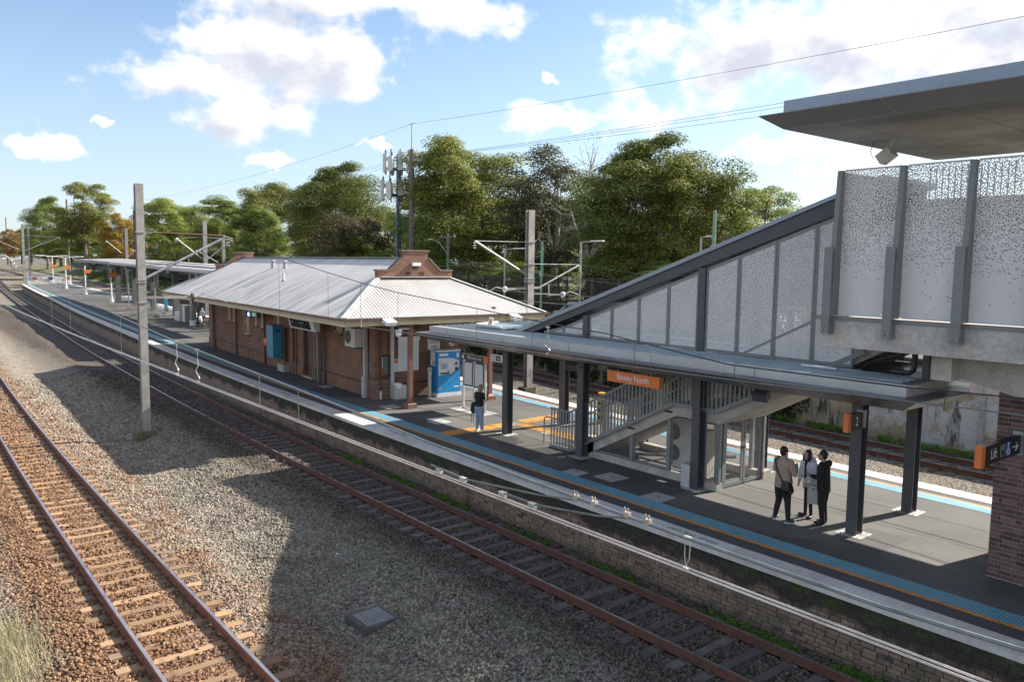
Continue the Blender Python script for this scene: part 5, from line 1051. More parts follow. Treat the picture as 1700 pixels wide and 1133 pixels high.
t = bthing('roof_bird', 'small dark ridge fitting lying on the right hip near the gutter', 'fitting', .25, 4.2, 3.95); q = MB(); q.sphere((0,0,0.0),(.16,.12,.06),8,5); q.build('body', MT['charcoal'], t, True)
t = bthing('hanging_sign', 'black hanging sign with white and blue symbols at the left end of the station', 'sign', 31.6, 1.2, 2.4); q = MB(); q.box(-1.25, 1.25, -.08, .08, 0, .42); q.build('panel', MT['signblack'], t, True)
for k, c in enumerate(('galv', 'galv', 'tankblue')): q = MB(); q.box(-.7+k*.6, -.35+k*.6, -.085, -.081, .08, .34); q.build('symbol', MT[c], t, True)
q = MB(); q.box(-1.32, -1.25, -.09, .09, -.02, .44); q.build('orange_edge', MT['orangesign'], t, True); q = MB(); q.cyl((-.8,0,.42),(-.8,0,2.3),.02); q.cyl((.8,0,.42),(.8,0,2.3),.02); q.build('hanger', MT['galv'], t, True)
# map stand
t = thing('map_stand', 'Plan your trip stand with two framed maps beside the woman in black', 'map stand', (-25.3, 18.6, 0)); q = MB()
for x in (-26.05, -25.33, -24.60): q.box(x-.035, x+.035, 18.57, 18.64, 0, 1.98)
q.box(-26.05, -24.6, 18.58, 18.63, .04, .09); q.build('frame', MT['palegrey'], t)
for a, b_ in ((-26.0, -25.38), (-25.28, -24.65)):
    q = MB(); q.box(a, b_, 18.56, 18.60, .95, 1.95); f = q.build('map_case', MT['charcoal'], t)
    q = MB(); q.box(a+.05, b_-.05, 18.555, 18.559, 1.02, 1.90); mp_, nt, bs = nodes('map_print'); v = nt.nodes.new('ShaderNodeTexVoronoi'); v.feature = 'DISTANCE_TO_EDGE'; v.inputs['Scale'].default_value = 9; sps, pps = npos(nt); nt.links.new(pps, v.inputs['Vector']); cc = nmix(nt, nramp(nt, v.outputs['Distance'], .0, .05), (.50, .52, .50), (.66, .65, .67)); cc = nmix(nt, nmath(nt, 'MULTIPLY', nramp(nt, nnoise(nt, 5), .56, .62), .6), cc, (.45, .62, .42)); nt.links.new(cc, bs.inputs['Base Color']); bs.inputs['Roughness'].default_value = .3; q.build('map_sheet', mp_, f)
q = MB(); q.box(-26.15, -24.62, 18.54, 18.64, 2.0, 2.24); h = q.build('header', M('sign_grey', (.09, .085, .085), .5), t); q = MB(); q.box(-24.62, -24.50, 18.53, 18.65, 1.98, 2.26); q.build('orange_end', MT['orangesign'], t)
text('Plan your trip', .17, (-25.25, 18.536, 2.12), (1, 0, 0), (0, 0, 1), MT['signwhite'], t, stretch=.95)
q = MB(); q.box(-26.08, -25.98, 18.536, 18.539, 2.05, 2.19); q.build('symbol', MT['signwhite'], t)
# ------------------------------------------------------------------ second canopy and furniture beyond the building
def mid(x): return (float(cope(x))+float(copef(x)))/2
c2t = thing('far_canopy', 'long low platform canopy on grey columns beyond the station building', 'canopy', (-95, mid(-95), 0))
xs = list(np.linspace(-59.5, -136, 16)); 
def cz(x): return 4.72 + (-59.5-x)/76.5*.62
def cyf(x): return 19.9 + (-59.5-x)/76.5*4.9
q = MB(); R = []
for x in xs: y = cyf(x); z = cz(x); R.append([(x, y, z), (x, y+6.2, z+.35), (x, y+6.2, z+.5), (x, y+.02, z+.30)])
q.loft(R); q.build('roof', M('far_canopy_sheet', (.30, .29, .29), .6, .1, .15, 1), c2t)
for i in range(len(xs)-1):
    q = MB(); a, b_ = xs[i], xs[i+1]; col = 'palegrey' if i not in (4, 9) else 'cream'
    q.add([(a, cyf(a)-.03, cz(a)+.12), (b_, cyf(b_)-.03, cz(b_)+.12), (b_, cyf(b_)-.03, cz(b_)+.34), (a, cyf(a)-.03, cz(a)+.34), (a, cyf(a)+.019, cz(a)+.12), (b_, cyf(b_)+.019, cz(b_)+.12), (b_, cyf(b_)+.019, cz(b_)+.34), (a, cyf(a)+.019, cz(a)+.34)], [[1,0,3,2],[0,1,5,4],[3,7,6,2],[4,5,6,7],[0,4,7,3],[1,2,6,5]]); q.build('fascia', MT[col] if i < 9 else MT['soffit'], c2t)
q = MB(); 
for a, b_ in ((-66, -88), (-70, -100)): q.beam((a, cyf(a)+2.5, cz(a)+.62), (b_, cyf(b_)+2.5, cz(b_)+.62), .9, .10)
q.build('roof_upstand', MT['white'], c2t)
for k, x in enumerate((-66, -76, -86, -97, -108, -120)):
    y = cyf(x)+3.2; q = MB(); q.box(x-.28, x+.28, y-.28, y+.28, 0, cz(x)+.2); q.build('column', M('column_grey', (.12, .125, .13), .7, 0, .15, 2), c2t)
    q = MB(); q.box(x-.35, x+.35, cyf(x)+.3, cyf(x)+5.8, cz(x)-.28, cz(x)+.05); q.build('bracket_beam', MT['soffit'], c2t)
for (x, y) in ((-73.9, 22.6), (-92.1, 24.4), (-107.7, 25.4)):
    q = MB(); q.box(x-.07, x+.07, y-.07, y+.07, 0, cz(x)); q.build('slim_post', MT['galv'], c2t)
def bench(x, y, ang, label):
    t = thing('platform_bench', label, 'bench', (x, y, 0), ang, 'benches under the far canopy'); MTL = MT['galv']
    for k in range(4): q = MB(); q.box(-.9+k*.45+.02, -.9+k*.45+.43, -.22, .2, .44, .47); q.build('seat', MTL, t, True); q = MB(); q.obox((-.9+k*.45+.225, .27, .72), (.19, 0, 0), (0, .012, 0), (0, .05, .17)); q.build('backrest', M('bench_timber', (.30, .14, .08), .6), t, True)
    q = MB(); q.box(-.95, .95, -.03, .03, .38, .44); q.build('beam', MTL, t, True)
    for sx in (-.6, .6): q = MB(); q.box(sx-.04, sx+.04, -.04, .04, .03, .38); q.box(sx-.05, sx+.05, -.25, .25, 0, .03); q.build('leg', MTL, t, True)
a0 = math.atan2(.075, -1)+math.pi
bench(-69.0, 22.0, -.09, 'bench by the brick station end with two people'); bench(-85.0, 23.3, -.09, 'bench between the far canopy columns right of the slim post'); bench(-91.5, 23.7, -.09, 'bench half hidden behind the steel mast'); bench(-101.0, 24.5, -.09, 'bench farthest from the station under the far canopy')
t = thing('white_block', 'white square plinth box at the foot of a far canopy column', 'plinth', (-79.5, 23.3, 0)); q = MB(); q.box(-80.0, -79.0, 22.9, 23.8, 0, .82); q.loft([[(-80.02,22.88,.82),(-78.98,22.88,.82),(-78.98,23.82,.82),(-80.02,23.82,.82)],[(-79.95,22.95,.87),(-79.05,22.95,.87),(-79.05,23.75,.87),(-79.95,23.75,.87)]]); q.build('box', MT['white'], t)
t = thing('equipment_cabinet', 'olive grey equipment cabinet with pale door under the far canopy', 'cabinet', (-76.6, 23.1, 0)); q = MB(); q.box(-77.6, -76.0, 22.7, 23.7, .05, 1.55); q.build('body', M('olive_grey', (.24, .235, .19), .6), t); q = MB(); q.box(-76.7, -76.05, 22.66, 22.695, .1, 1.5); q.build('door', MT['casing'], t); q = MB(); q.box(-77.4, -76.2, 22.8, 23.6, 1.551, 1.6); q.build('lid', MT['casing'], t)
t = thing('litter_bin', 'low white bin beside the slim post under the far canopy', 'bin', (-72.8, 22.4, 0)); q = MB(); q.cyl((-72.8,22.4,0),(-72.8,22.4,.5),.28,n=12); q.build('body', MT['white'], t); q = MB(); q.cyl((-72.8,22.4,.5),(-72.8,22.4,.56),.3,.2,n=12); q.build('lid', MT['charcoal'], t)
t = thing('blue_banner', 'bright blue advertising panel on a far canopy column', 'banner', (-88.5, 24.5, .4)); q = MB(); q.box(-89.2, -88.2, 24.5, 24.6, .45, 2.3); q.build('panel', M('banner_cyan', (.03, .42, .62), .5), t)
# lamps at the platform end
WL = M('white_enamel', (.78, .78, .77), .45, 0, .05, 2)
for (x, y, h, arms, lab) in ((-200.1, 31.9, 6.1, True, 'white platform lamp with two arms right behind the picket fence'), (-172.1, 29.6, 5.9, True, 'white platform lamp with two arms, second from the picket fence'), (-143.3, 27.4, 4.6, False, 'white post with orange plate, second from the far canopy'), (-116.7, 25.4, 4.5, False, 'white post with orange plate nearest the far canopy')):
    t = thing('platform_lamp', lab, 'lamp post', (x, y, 0), group='white posts at the platform end'); q = MB(); q.cyl((x,y,0),(x,y,.7),.32,.11,n=10); q.cyl((x,y,.7),(x,y,h),.10,.08,n=10); q.build('post', WL, t)
    zs = 3.75 if arms else 3.4; q = MB(); q.box(x+.09, x+.13, y-.15, y+.75, zs, zs+.55); q.build('orange_plate', MT['orangesign'], t)
    if arms:
        for s_ in (-1, 1):
            q = MB(); q.tube([(x,y,h-.1),(x,y+s_*1.2,h+.12),(x,y+s_*1.8,h+.16)], .05); q.build('arm', WL, t); q = MB(); q.obox((x,y+s_*2.4,h+.17),(.22,0,0),(0,.75,0),(0,0,.09)); q.build('lamp_head', WL, t)
# picket fence
t = thing('picket_fence', 'white picket fence closing the far end of the platform', 'fence', (-199.6, 31, 0)); q = MB(); n = 34
for i in range(n):
    y = 27.1+8.1*i/(n-1); q.prism_x([(y-.055, .1), (y+.055, .1), (y+.055, 1.75), (y, 1.85), (y-.055, 1.75)], -199.55, -199.5)
q.build('pickets', WL, t); q = MB()
for z in (.45, 1.35): q.box(-199.6, -199.551, 27.0, 35.3, z-.05, z+.05)
q.build('rails', WL, t); q = MB()
for y in (27.0, 31.1, 35.3): q.box(-199.75, -199.6, y-.09, y+.09, 0, 1.98)
q.build('posts', WL, t)
for k, (y, c) in enumerate(((28.4, (.35, .1, .15)), (31.4, (.08, .08, .2)), (34.6, (.5, .06, .15)))):
    q = MB(); q.sphere((-199.4, y, 1.35), (.08, .55, .4), 10, 6); q.build('mural_flower', M('mural_%d' % k, c, .7), t)
q = MB(); q.box(-199.48, -199.44, 27.15, 27.65, 1.1, 1.75); q.build('small_sign', M('sign_blue2', (.2, .3, .6), .5), t)

# ------------------------------------------------------------------ overhead line equipment
MS = MT['mast']
def hsec(q, x, y, z0, z1, w=.25, d=.25, tilt=0):
    q.box(x-w/2, x+w/2, y-d/2, y-d/2+.02, z0, z1); q.box(x-w/2, x+w/2, y+d/2-.02, y+d/2, z0, z1); q.box(x-.01, x+.01, y-d/2+.02, y+d/2-.02, z0, z1)
def insul(q, p, dvec, n=3, r=.09):
    p = Vector(p); d = Vector(dvec).normalized()
    for k in range(n): c = p + d*(k*.13); q.cyl(c, c+d*.05, r, r*.45, n=10)
INS = M('porcelain', (.68, .67, .66), .3, 0, .06, 2)
def mast(x, y, top, label, base=True, w=.28, d=.42, z0=-1.3, group=None):
    t = thing('overhead_mast', label, 'mast', (x, y, z0), group=group); q = MB(); q.box(x-w/2, x-w/2+.024, y-d/2, y+d/2, z0+.2, top); q.box(x+w/2-.024, x+w/2, y-d/2, y+d/2, z0+.2, top); q.box(x-w/2+.024, x+w/2-.024, y-.012, y+.012, z0+.2, top); q.build('steel_section', MS, t)
    if base: q = MB(); q.box(x-.32, x+.32, y-.45, y+.3, z0-.3, z0+.28); q.build('footing', M('stained_concrete', (.20, .17, .10), .9, 0, .45, 3, .3, 30, col2=(.06, .055, .045)), t)
    return t
# main mast between the near tracks
m1 = mast(-33.9, 8.48, 8.82, 'tall galvanised steel mast standing in the gravel left of the station', w=.26, d=.30)
q = MB(); q.tube([(-33.9,8.66,5.12),(-33.9,11.83,6.82)], .055, 8); q.build('strut_tube', MT['galv'], m1); q = MB(); q.tube([(-33.9,8.6,6.95),(-33.9,11.85,6.90)], .018, 6); q.build('tie_rod', MT['post'], m1); q = MB(); q.beam((-33.9,11.75,6.88),(-33.9,12.15,6.78),.12,.04); q.build('end_plate', MS, m1); q = MB(); insul(q, (-33.9,11.93,6.76), (.0,.12,-1), 3, .10); q.build('insulator', INS, m1)
q = MB(); q.beam((-33.9,8.6,4.34),(-33.9,10.4,4.33),.10,.10); q.build('registration_beam', MS, m1); q = MB(); q.cyl((-33.9,10.40,4.33),(-33.9,10.47,4.33),.17,n=14); q.build('insulator_disc', MT['brown'], m1); q = MB(); q.tube([(-33.9,10.47,4.33),(-33.9,10.63,4.34),(-33.9,10.87,4.50),(-33.9,11.85,4.10)], .025); q.build('steady_arm', MT['galv'], m1)
for z in (6.93, 5.05, 4.95, 4.15): q = MB(); q.box(-34.06, -33.74, 8.31, 8.65, z-.025, z+.025); q.build('strap', MS, m1)
# arm of the out-of-frame mast at the near side
m0 = mast(-33.9, .6, 8.8, 'steel mast just left of the frame whose insulator arm reaches in', w=.26, d=.30); q = MB(); q.tube([(-33.9,.7,4.6),(-33.9,3.9,5.95)], .055, 8); q.build('strut_tube', MT['galv'], m0); q = MB(); insul(q, (-33.9,4.08,5.78),(.05,.35,-.8),3,.11); q.build('insulator', INS, m0); q = MB(); q.tube([(-33.9,3.9,5.95),(-33.9,4.1,5.80)], .03); q.build('end_link', MS, m0)
m2 = mast(-33.8, 28.56, 8.80, 'pale galvanised mast behind the right end of the station roof', w=.3, d=.42); q = MB(); q.tube([(-33.8,28.38,5.24),(-33.8,24.8,7.02)], .055, 8); q.tube([(-33.8,29.3,4.55),(-33.8,32.36,5.84)], .05, 8); q.build('strut_tube', MT['galv'], m2)
q = MB(); q.tube([(-33.8,28.5,7.05),(-33.8,24.8,7.03)], .02); q.tube([(-33.8,28.6,5.86),(-33.8,32.36,5.85)], .02); q.build('tie_rod', MT['galv'], m2); q = MB(); q.beam((-33.8,26.87,4.48),(-33.8,29.4,4.55),.10,.12); q.beam((-33.8,28.8,4.2),(-33.8,30.0,4.18),.05,.05); q.beam((-33.8,30.0,4.05),(-33.8,30.0,4.75),.05,.05); q.beam((-33.8,30.0,4.14),(-33.8,31.05,4.12),.08,.08); q.build('registration_beam', MS, m2)
q = MB(); insul(q, (-33.8,24.8,6.95),(0,0,-1),3,.10); insul(q, (-33.8,32.4,5.75),(0,.05,-1),3,.10); q.cyl((-33.8,31.05,4.12),(-33.8,31.13,4.12),.17,n=14); q.cyl((-33.8,26.8,4.48),(-33.8,26.87,4.48),.17,n=14); q.build('insulator', INS, m2); q = MB(); q.tube([(-33.8,31.1,4.12),(-33.8,31.62,4.30),(-33.8,32.4,4.08)], .025); q.tube([(-33.8,26.85,4.48),(-33.8,26.2,4.6),(-33.8,25.6,4.3)], .025); q.build('steady_arm', MT['galv'], m2)
text('3 2 6', .2, (-33.648, 28.56, -.2), (0, 0, -1), (0, 1, 0), MT['charcoal'], m2, 'mast_number')
for z in (7.07, 5.85, 5.05, 4.9): q = MB(); q.box(-34.0, -33.6, 28.32, 28.80, z-.025, z+.025); q.build('strap', MS, m2)
def far_mast(x, y, top, label, arms=((-1, 3.2), (1, 3.2))):
    t = mast(x, y, top, label, base=False, w=.35, d=.45, group='overhead line masts along the curve')
    q = MB(); 
    for s_, L in arms: q.tube([(x, y, top*.55), (x, y+s_*L, top*.80)], .07, 6)
    q.build('strut_tube', MT['galv'], t); q = MB()
    for s_, L in arms: q.tube([(x, y, top*.82), (x, y+s_*L, top*.80)], .03, 5)
    q.build('tie_rod', MT['galv'], t); q = MB()
    for s_, L in arms: insul(q, (x, y+s_*L, top*.79), (0, 0, -1), 3, .16); 
    q.build('insulator', INS, t)
far_mast(-95, 30.8, 10.3, 'grey mast rising behind the right part of the far canopy'); far_mast(-150, 35.3, 11.0, 'grey mast behind the middle of the far canopy'); far_mast(-200.5, 26.6, 12.9, 'pale mast beside the left end of the picket fence', ((-1, 7), (1, 7))); far_mast(-290, 40, 15, 'thin pale mast left of the picket fence mast', ((-1, 6), (1, 6)))
far_mast(-120, 41.6, 9.0, 'slim dark mast among the trees behind the far canopy', ((-1, 4),)); far_mast(-185, 49.6, 9.6, 'mast with flat arm on the grass bank behind the lamps', ((-1, 5),)); far_mast(-260, 56, 11.5, 'far mast beside the tall dark trees', ((-1, 5),))
# wires
def sag(p0, p1, s, n=14):
    p0, p1 = Vector(p0), Vector(p1); return [p0.lerp(p1, i/n) - Vector((0, 0, s*4*(i/n)*(1-i/n))) for i in range(n+1)]
def path_wire(fc, pts, r, dy=0):
    return [(x, float(fc(x))+dy, z) for x, z in pts]
w = thing('catenary_wire', 'overhead wires of the sunlit track crossing low in front of the platform wall', 'wire', (-20, 4.25, 3.8))
for dy in (-.025, .025):
    q = MB(); q.tube([(x, float(t1c(x))+dy, 3.83) for x in (6, 0, -4, -8, -12, -16, -20, -25, -34, -45, -60, -80)], .0085, 6); q.build('contact_wire', MT['contact'], w, smooth=True)
q = MB(); q.tube([(x, float(t1c(x)), z) for x, z in ((6,4.35),(0,4.12),(-2,4.04),(-3.4,4.05),(-5,4.08),(-6.6,4.12),(-8.4,4.2),(-10.4,4.27),(-14.7,4.42),(-18.6,4.62),(-24,4.92),(-29,5.2),(-33.9,5.55),(-45,4.9),(-60,4.6),(-80,5.5))], .013, 6); q.build('messenger_wire', MT['wire'], w, smooth=True)
q = MB()
for x, zt_ in ((-27.5,5.1),(-24.5,4.95),(-18.8,4.63),(-17.2,4.55),(-10.9,4.29),(-9.6,4.24)): q.tube([(x, float(t1c(x)), 3.83), (x, float(t1c(x)), zt_)], .006, 5)
q.build('dropper', MT['wire'], w)
def coil(q, x, y, z0, z1):
    pts = [(x+.10*math.sin(a*2.2)*(0.4+.6*math.sin(a*.9)), y, z0+(z1-z0)*i/15) for i, a in enumerate(np.linspace(0, 6.0, 16))]; q.tube(pts, .008, 5); q.cyl((x-.04,y,z1),(x+.04,y,z1),.03,n=6); q.cyl((x-.03,y,z0),(x+.03,y,z0),.03,n=6)
q = MB(); coil(q, -14.75, 4.24, 3.84, 4.42); coil(q, -13.6, 4.24, 3.84, 4.38); q.build('jumper_coil', MT['contact'], w)
CL = M('clamp_metal', (.50, .52, .47), .45, .4, .15, 4); q = MB()
for x in (-6.35, -5.95, -5.35, -4.95): q.obox((x, 4.25, 3.875), (.04, 0, 0), (0, .018, 0), (0, 0, .02))
q.build('splice_clamp', CL, w); q = MB()
for x in (-4.42, -4.22, -3.88, -3.68):
    q.obox((x, 4.25, 4.07), (.025, 0, 0), (0, .018, 0), (0, 0, .02))
    for d_ in (-.02, .02): q.cyl((x+d_*.8, 4.24, 4.08), (x+d_*.8, 4.24, 4.125), .0065, n=6)
q.build('bolted_clamp', M('copper_clamp', (.52, .45, .40), .4, .4, .2, 6), w); q = MB(); q.tube([(-6.5,4.25,3.90),(-5.9,4.25,3.885),(-4.9,4.25,3.98),(-4.4,4.25,4.05)], .009, 6); q.tube([(-5.4,4.25,3.89),(-4.9,4.25,3.89),(-4.2,4.25,3.98),(-3.85,4.25,4.05)], .009, 6); q.build('jumper_lead', MT['wire'], w); q = MB(); q.tube([(-3.345,4.25,4.05),(-3.345,4.25,3.92),(-3.33,4.25,3.84),(-3.305,4.25,3.92),(-3.30,4.25,4.05)], .0035, 5); q.obox((-3.32,4.25,4.055),(.028,0,0),(0,.012,0),(0,0,.009)); q.obox((-3.33,4.25,3.83),(.02,0,0),(0,.015,0),(0,0,.013)); q.build('loop_dropper', CL, w)
w = thing('catenary_wire', 'overhead wires of the platform track crossing before the station roof and canopy', 'wire', (-20, 12, 3.8))
q = MB(); q.tube([(x, float(t2c(x))-.0, z) for x, z in ((6,3.95),(0,3.95),(-4,3.94),(-8.5,3.85),(-12,3.82),(-20,3.85),(-24,3.84),(-33.9,3.95),(-50,3.95),(-80,3.95))], .012, 6); q.build('contact_wire', MT['wire'], w, smooth=True)
q = MB(); q.tube([(x, float(t2c(x)), z) for x, z in ((6,4.5),(0,4.3),(-3.9,4.17),(-5.5,4.12),(-8.6,4.12),(-11.8,4.45),(-14.6,4.60),(-16.2,4.73),(-20.3,5.0),(-22.5,5.23),(-24.8,5.5),(-29.7,6.1),(-33.9,6.5),(-45,5.6),(-60,5.3),(-80,6.2))], .013, 6); q.build('messenger_wire', MT['cable'], w, smooth=True)
q = MB()
for x, zt_ in ((-29.0,6.0),(-24.8,5.5),(-22.5,5.23),(-20.2,5.0),(-16.3,4.73),(-14.1,4.55),(-10.9,4.35),(-8.5,4.12),(-4.9,4.12)): q.tube([(x, float(t2c(x)), 3.85), (x, float(t2c(x)), zt_)], .006, 5)
q.build('dropper', MT['cable'], w); q = MB(); coil(q, -13.55, 12.02, 3.84, 4.45); coil(q, -22.4, 12.03, 3.84, 4.1); q.build('jumper_coil', MT['contact'], w)
for fc, lab, xm in ((t3c, 'overhead wires of the hidden track behind the platform', -33.8), (t4c, 'overhead wires of the far track along the wall', -33.8)):
    w = thing('catenary_wire', lab, 'wire', (-40, float(fc(-40)), 4)); q = MB(); q.tube([(x, float(fc(x)), 4.05) for x in (6, -15, -33.8, -60, -95, -150, -200, -290)], .014, 5); q.build('contact_wire', MT['wire'], w)
    q = MB(); P_ = []
    for a, b_ in ((6, xm), (xm, -95), (-95, -150), (-150, -200), (-200, -290)): P_ += [(a+(b_-a)*k/6, float(fc(a+(b_-a)*k/6)), 5.9-1.1*4*(k/6)*(1-k/6)) for k in range(6)]
    q.tube(P_, .014, 5); q.build('messenger_wire', MT['cable'], w)
w = thing('catenary_wire', 'bundle of far overhead wires along the curve at the left', 'wire', (-200, 20, 4))
for fc in (t1c, t2c):
    q = MB(); q.tube([(x, float(fc(x)), 4.0) for x in (-80, -120, -160, -200, -290)], .02, 5); q.build('contact_wire', MT['wire'], w); P_ = []
    for a, b_ in ((-80, -130), (-130, -200), (-200, -290)): P_ += [(a+(b_-a)*k/6, float(fc(a+(b_-a)*k/6)), 6.3-1.3*4*(k/6)*(1-k/6)) for k in range(6)]
    q = MB(); q.tube(P_, .02, 5); q.build('messenger_wire', MT['cable'], w)

# ------------------------------------------------------------------ far side: wall, bank, street
rw = thing('retaining_wall', 'stained rendered retaining wall behind the far track', 'wall', (-20, 33, -1.3))
def wy(x): return float(t4c(x)) + 2.75
def mat_stain():
    m, nt, bs = nodes('stained_render'); s, pos = npos(nt); n1 = nnoise(nt, 1.1, 6, .65); n2 = nnoise(nt, 1.2, 6, .7, None, (1.3, 1, .3)); n3 = nnoise(nt, 8, 5)
    c = nmix(nt, nramp(nt, n1, .35, .65), (.30, .25, .165), (.40, .36, .27)); up = nmath(nt, 'ADD', nmath(nt, 'MULTIPLY', nramp(nt, s[2], -.6, .6), .35), n2)
    c = nmix(nt, nmath(nt, 'MULTIPLY', nramp(nt, nmath(nt, 'ADD', n1, nmath(nt, 'MULTIPLY', nramp(nt, s[0], -20, -12), .3)), .66, .78), .75), c, (.50, .52, .56))
    c = nmix(nt, nmath(nt, 'MULTIPLY', nramp(nt, n2, .52, .64), .9), c, (.03, .03, .026)); c = nmix(nt, nmath(nt, 'MULTIPLY', nramp(nt, n3, .55, .7), .35), c, (.10, .09, .06)); nt.links.new(c, bs.inputs['Base Color']); bs.inputs['Roughness'].default_value = .95; nbump(nt, bs, n3, .6, .03); return m
SM = mat_stain(); xs = list(np.arange(10, -70, -2.45))
for a, b_ in zip(xs[:-1], xs[1:]):
    q = MB(); ya, yb = wy(a), wy(b_); q.add([(a-.01,ya,-1.7),(b_+.01,yb,-1.7),(b_+.01,yb,1.05),(a-.01,ya,1.05)], [[0,1,2,3]]); q.build('render_panel', SM, rw)
    q = MB(); q.add([(a-.006,ya-.06,1.05),(b_+.006,yb-.06,1.05),(b_+.006,yb-.06,1.62),(a-.006,ya-.06,1.62),(a-.006,ya+.2,1.05),(b_+.006,yb+.2,1.05),(b_+.006,yb+.2,1.62),(a-.006,ya+.2,1.62)], [[0,1,2,3],[3,2,6,7],[0,4,5,1],[0,3,7,4],[1,5,6,2]]); q.build('coping_panel', MT['conc'], rw)
    if int(abs(a)/2.45) % 2 == 0: q = MB(); q.box(a-.09, a+.09, ya-.10, ya+.05, -1.5, 1.04); q.build('pier', M('pier_grey', (.36, .37, .38), .9, 0, .25, 3, .3, 20), rw)
q = MB(); q.poly((12, 33.0, 1.55), (-70, 38.5, 1.55), (-260, 62, 1.55), (-260, 75, 1.55), (12, 48, 1.55)); q.v = [(x, (max(y, wy(x)+.1) if y < 45 else y), z) for x, y, z in q.v]; struct(q.build('street', MT['road']))
bank = MB(); P_ = []; xs = list(np.arange(-56, -640, -8.0)); R0 = []
for x in xs:
    y = float(t4c(x))+2.4; k = 1+(-x-56)/600; R0.append([(x, y, -1.35), (x, y+2.5*k, -.6+.15*math.sin(x)), (x, y+6*k, 1.0+.2*math.sin(x*.7)), (x, y+12*k, 1.62)])
bank.loft(R0, closed=False, cap=False); struct(bank.build('grass_bank', MT['grass'], smooth=True))
q = MB(); q.poly((60, 47.9, 1.56), (-260, 74.9, 1.56), (-900, 150, 1.56), (-900, 900, 1.56), (60, 900, 1.56)); struct(q.build('park_ground', MT['grass']))
# black mesh fence along the street
fn = thing('mesh_fence', 'tall black wire mesh fence on posts along the street above the far track', 'fence', (-45, 36, 1.5))
def fy(x): return 36.0 + max(0, -x-45)*.085
xs = list(np.arange(-20, -70, -2.35))
for a, b_ in zip(xs[:-1], xs[1:]):
    q = MB(); q.box(a-.055, a+.055, fy(a)-.05, fy(a)+.05, 1.5, 5.0); q.build('post', MT['black'], fn); q = MB(); q.poly((a, fy(a), 1.7), (b_, fy(b_), 1.7), (b_, fy(b_), 4.92), (a, fy(a), 4.92)); q.build('mesh_panel', MT['wiremesh'], fn)
q = MB()
for a, b_ in zip(xs[:-1], xs[1:]): q.cyl((a, fy(a), 4.95), (b_, fy(b_), 4.95), .025, n=5)
q.build('top_rail', MT['black'], fn)
# dark board fence on the bank at the left
bf = thing('board_fence', 'dark blue green steel fence on top of the bank at the left', 'fence', (-300, 64, 1))
q = MB()
for i, x in enumerate(np.arange(-150, -420, -2.4)):
    y = float(t4c(x))+11.5; y2 = float(t4c(x-2.4))+11.5; q.add([(x-.03,y,1.2),(x-2.37,y2,1.2),(x-2.37,y2,4.0+.05*math.sin(i)),(x-.03,y,4.0+.05*math.sin(i))], [[0,1,2,3]]); q.box(x-.06, x+.06, y-.1, y-.02, 1.0, 4.2)
q.build('boards', M('fence_teal', (.045, .07, .075), .7, 0, .2, 1), bf)
# poles
def street_lamp(x, y, z0, top, dx, label, col='galv', head=True):
    t = thing('street_lamp', label, 'street lamp', (x, y, z0), group='slim street lamps beyond the tracks'); q = MB(); q.cyl((x,y,z0),(x,y,top),.07,.055,n=8); q.build('pole', MT[col], t); q = MB(); q.tube([(x,y,top-.03),(x+dx,y,top+.03)], .045); q.build('arm', MT[col], t)
    if head: q = MB(); q.obox((x+dx*.85,y,top+.03),(abs(dx)*.3,0,0),(0,.12,0),(0,0,.04)); q.build('head', MT['white'], t)
street_lamp(-45.4, 36.0, 1.5, 6.9, 1.95, 'galvanised street lamp left of the pale mast'); street_lamp(-37.5, 36.0, 1.5, 7.32, 1.75, 'tall galvanised street lamp right of the pale mast behind the mesh fence')
street_lamp(-30.3, 39.0, 1.5, 7.6, .8, 'short street lamp showing above the sloping stair roof'); street_lamp(-110, 33.5, -1, 6.2, .8, 'small lamp behind the right half of the far canopy'); street_lamp(-86, 31.5, -1, 5.9, .8, 'small lamp left of the station roof'); street_lamp(-72, 30.5, -1, 6.2, .9, 'small lamp just above the left end of the station roof')
for (x, y, h, lab) in ((-41.3, 36.0, 7.25, 'pale green pole behind the mesh fence'), (-29.2, 38.8, 9.0, 'pale green pole above the sloping stair roof')):
    t = thing('green_pole', lab, 'pole', (x, y, 1.5)); q = MB(); q.cyl((x,y,1.5),(x,y,h),.13,.10,n=10); q.build('shaft', M('pale_green', (.20, .36, .24), .6), t); q = MB(); q.cyl((x,y,h),(x,y,h+.12),.06,n=6); q.box(x-.12,x+.12,y-.14,y-.11,h-2.2,h-1.9); q.build('fittings', MT['galv'], t)
t = thing('street_pole', 'green grey timber street pole with crossarm and lamp in front of the trees', 'power pole', (-60, 41, 1.5)); q = MB(); q.cyl((-60,41,1.5),(-60,41,8.5),.14,.11,n=10); q.build('shaft', M('green_timber', (.16, .21, .18), .8), t); q = MB(); q.beam((-61.2,41,8.15),(-58.8,41,8.15),.1,.1); q.build('crossarm', MT['wood'], t); q = MB(); q.tube([(-60,41,6.6),(-61.6,41,7.8),(-62.6,41,8.0)], .04); q.obox((-62.8,41,8.0),(.3,0,0),(0,.12,0),(0,0,.06)); q.build('lamp_arm', MT['galv'], t); q = MB(); insul(q, (-59,41,8.22),(0,0,1),2,.06); insul(q, (-61,41,8.22),(0,0,1),2,.06); q.build('insulator', INS, t)
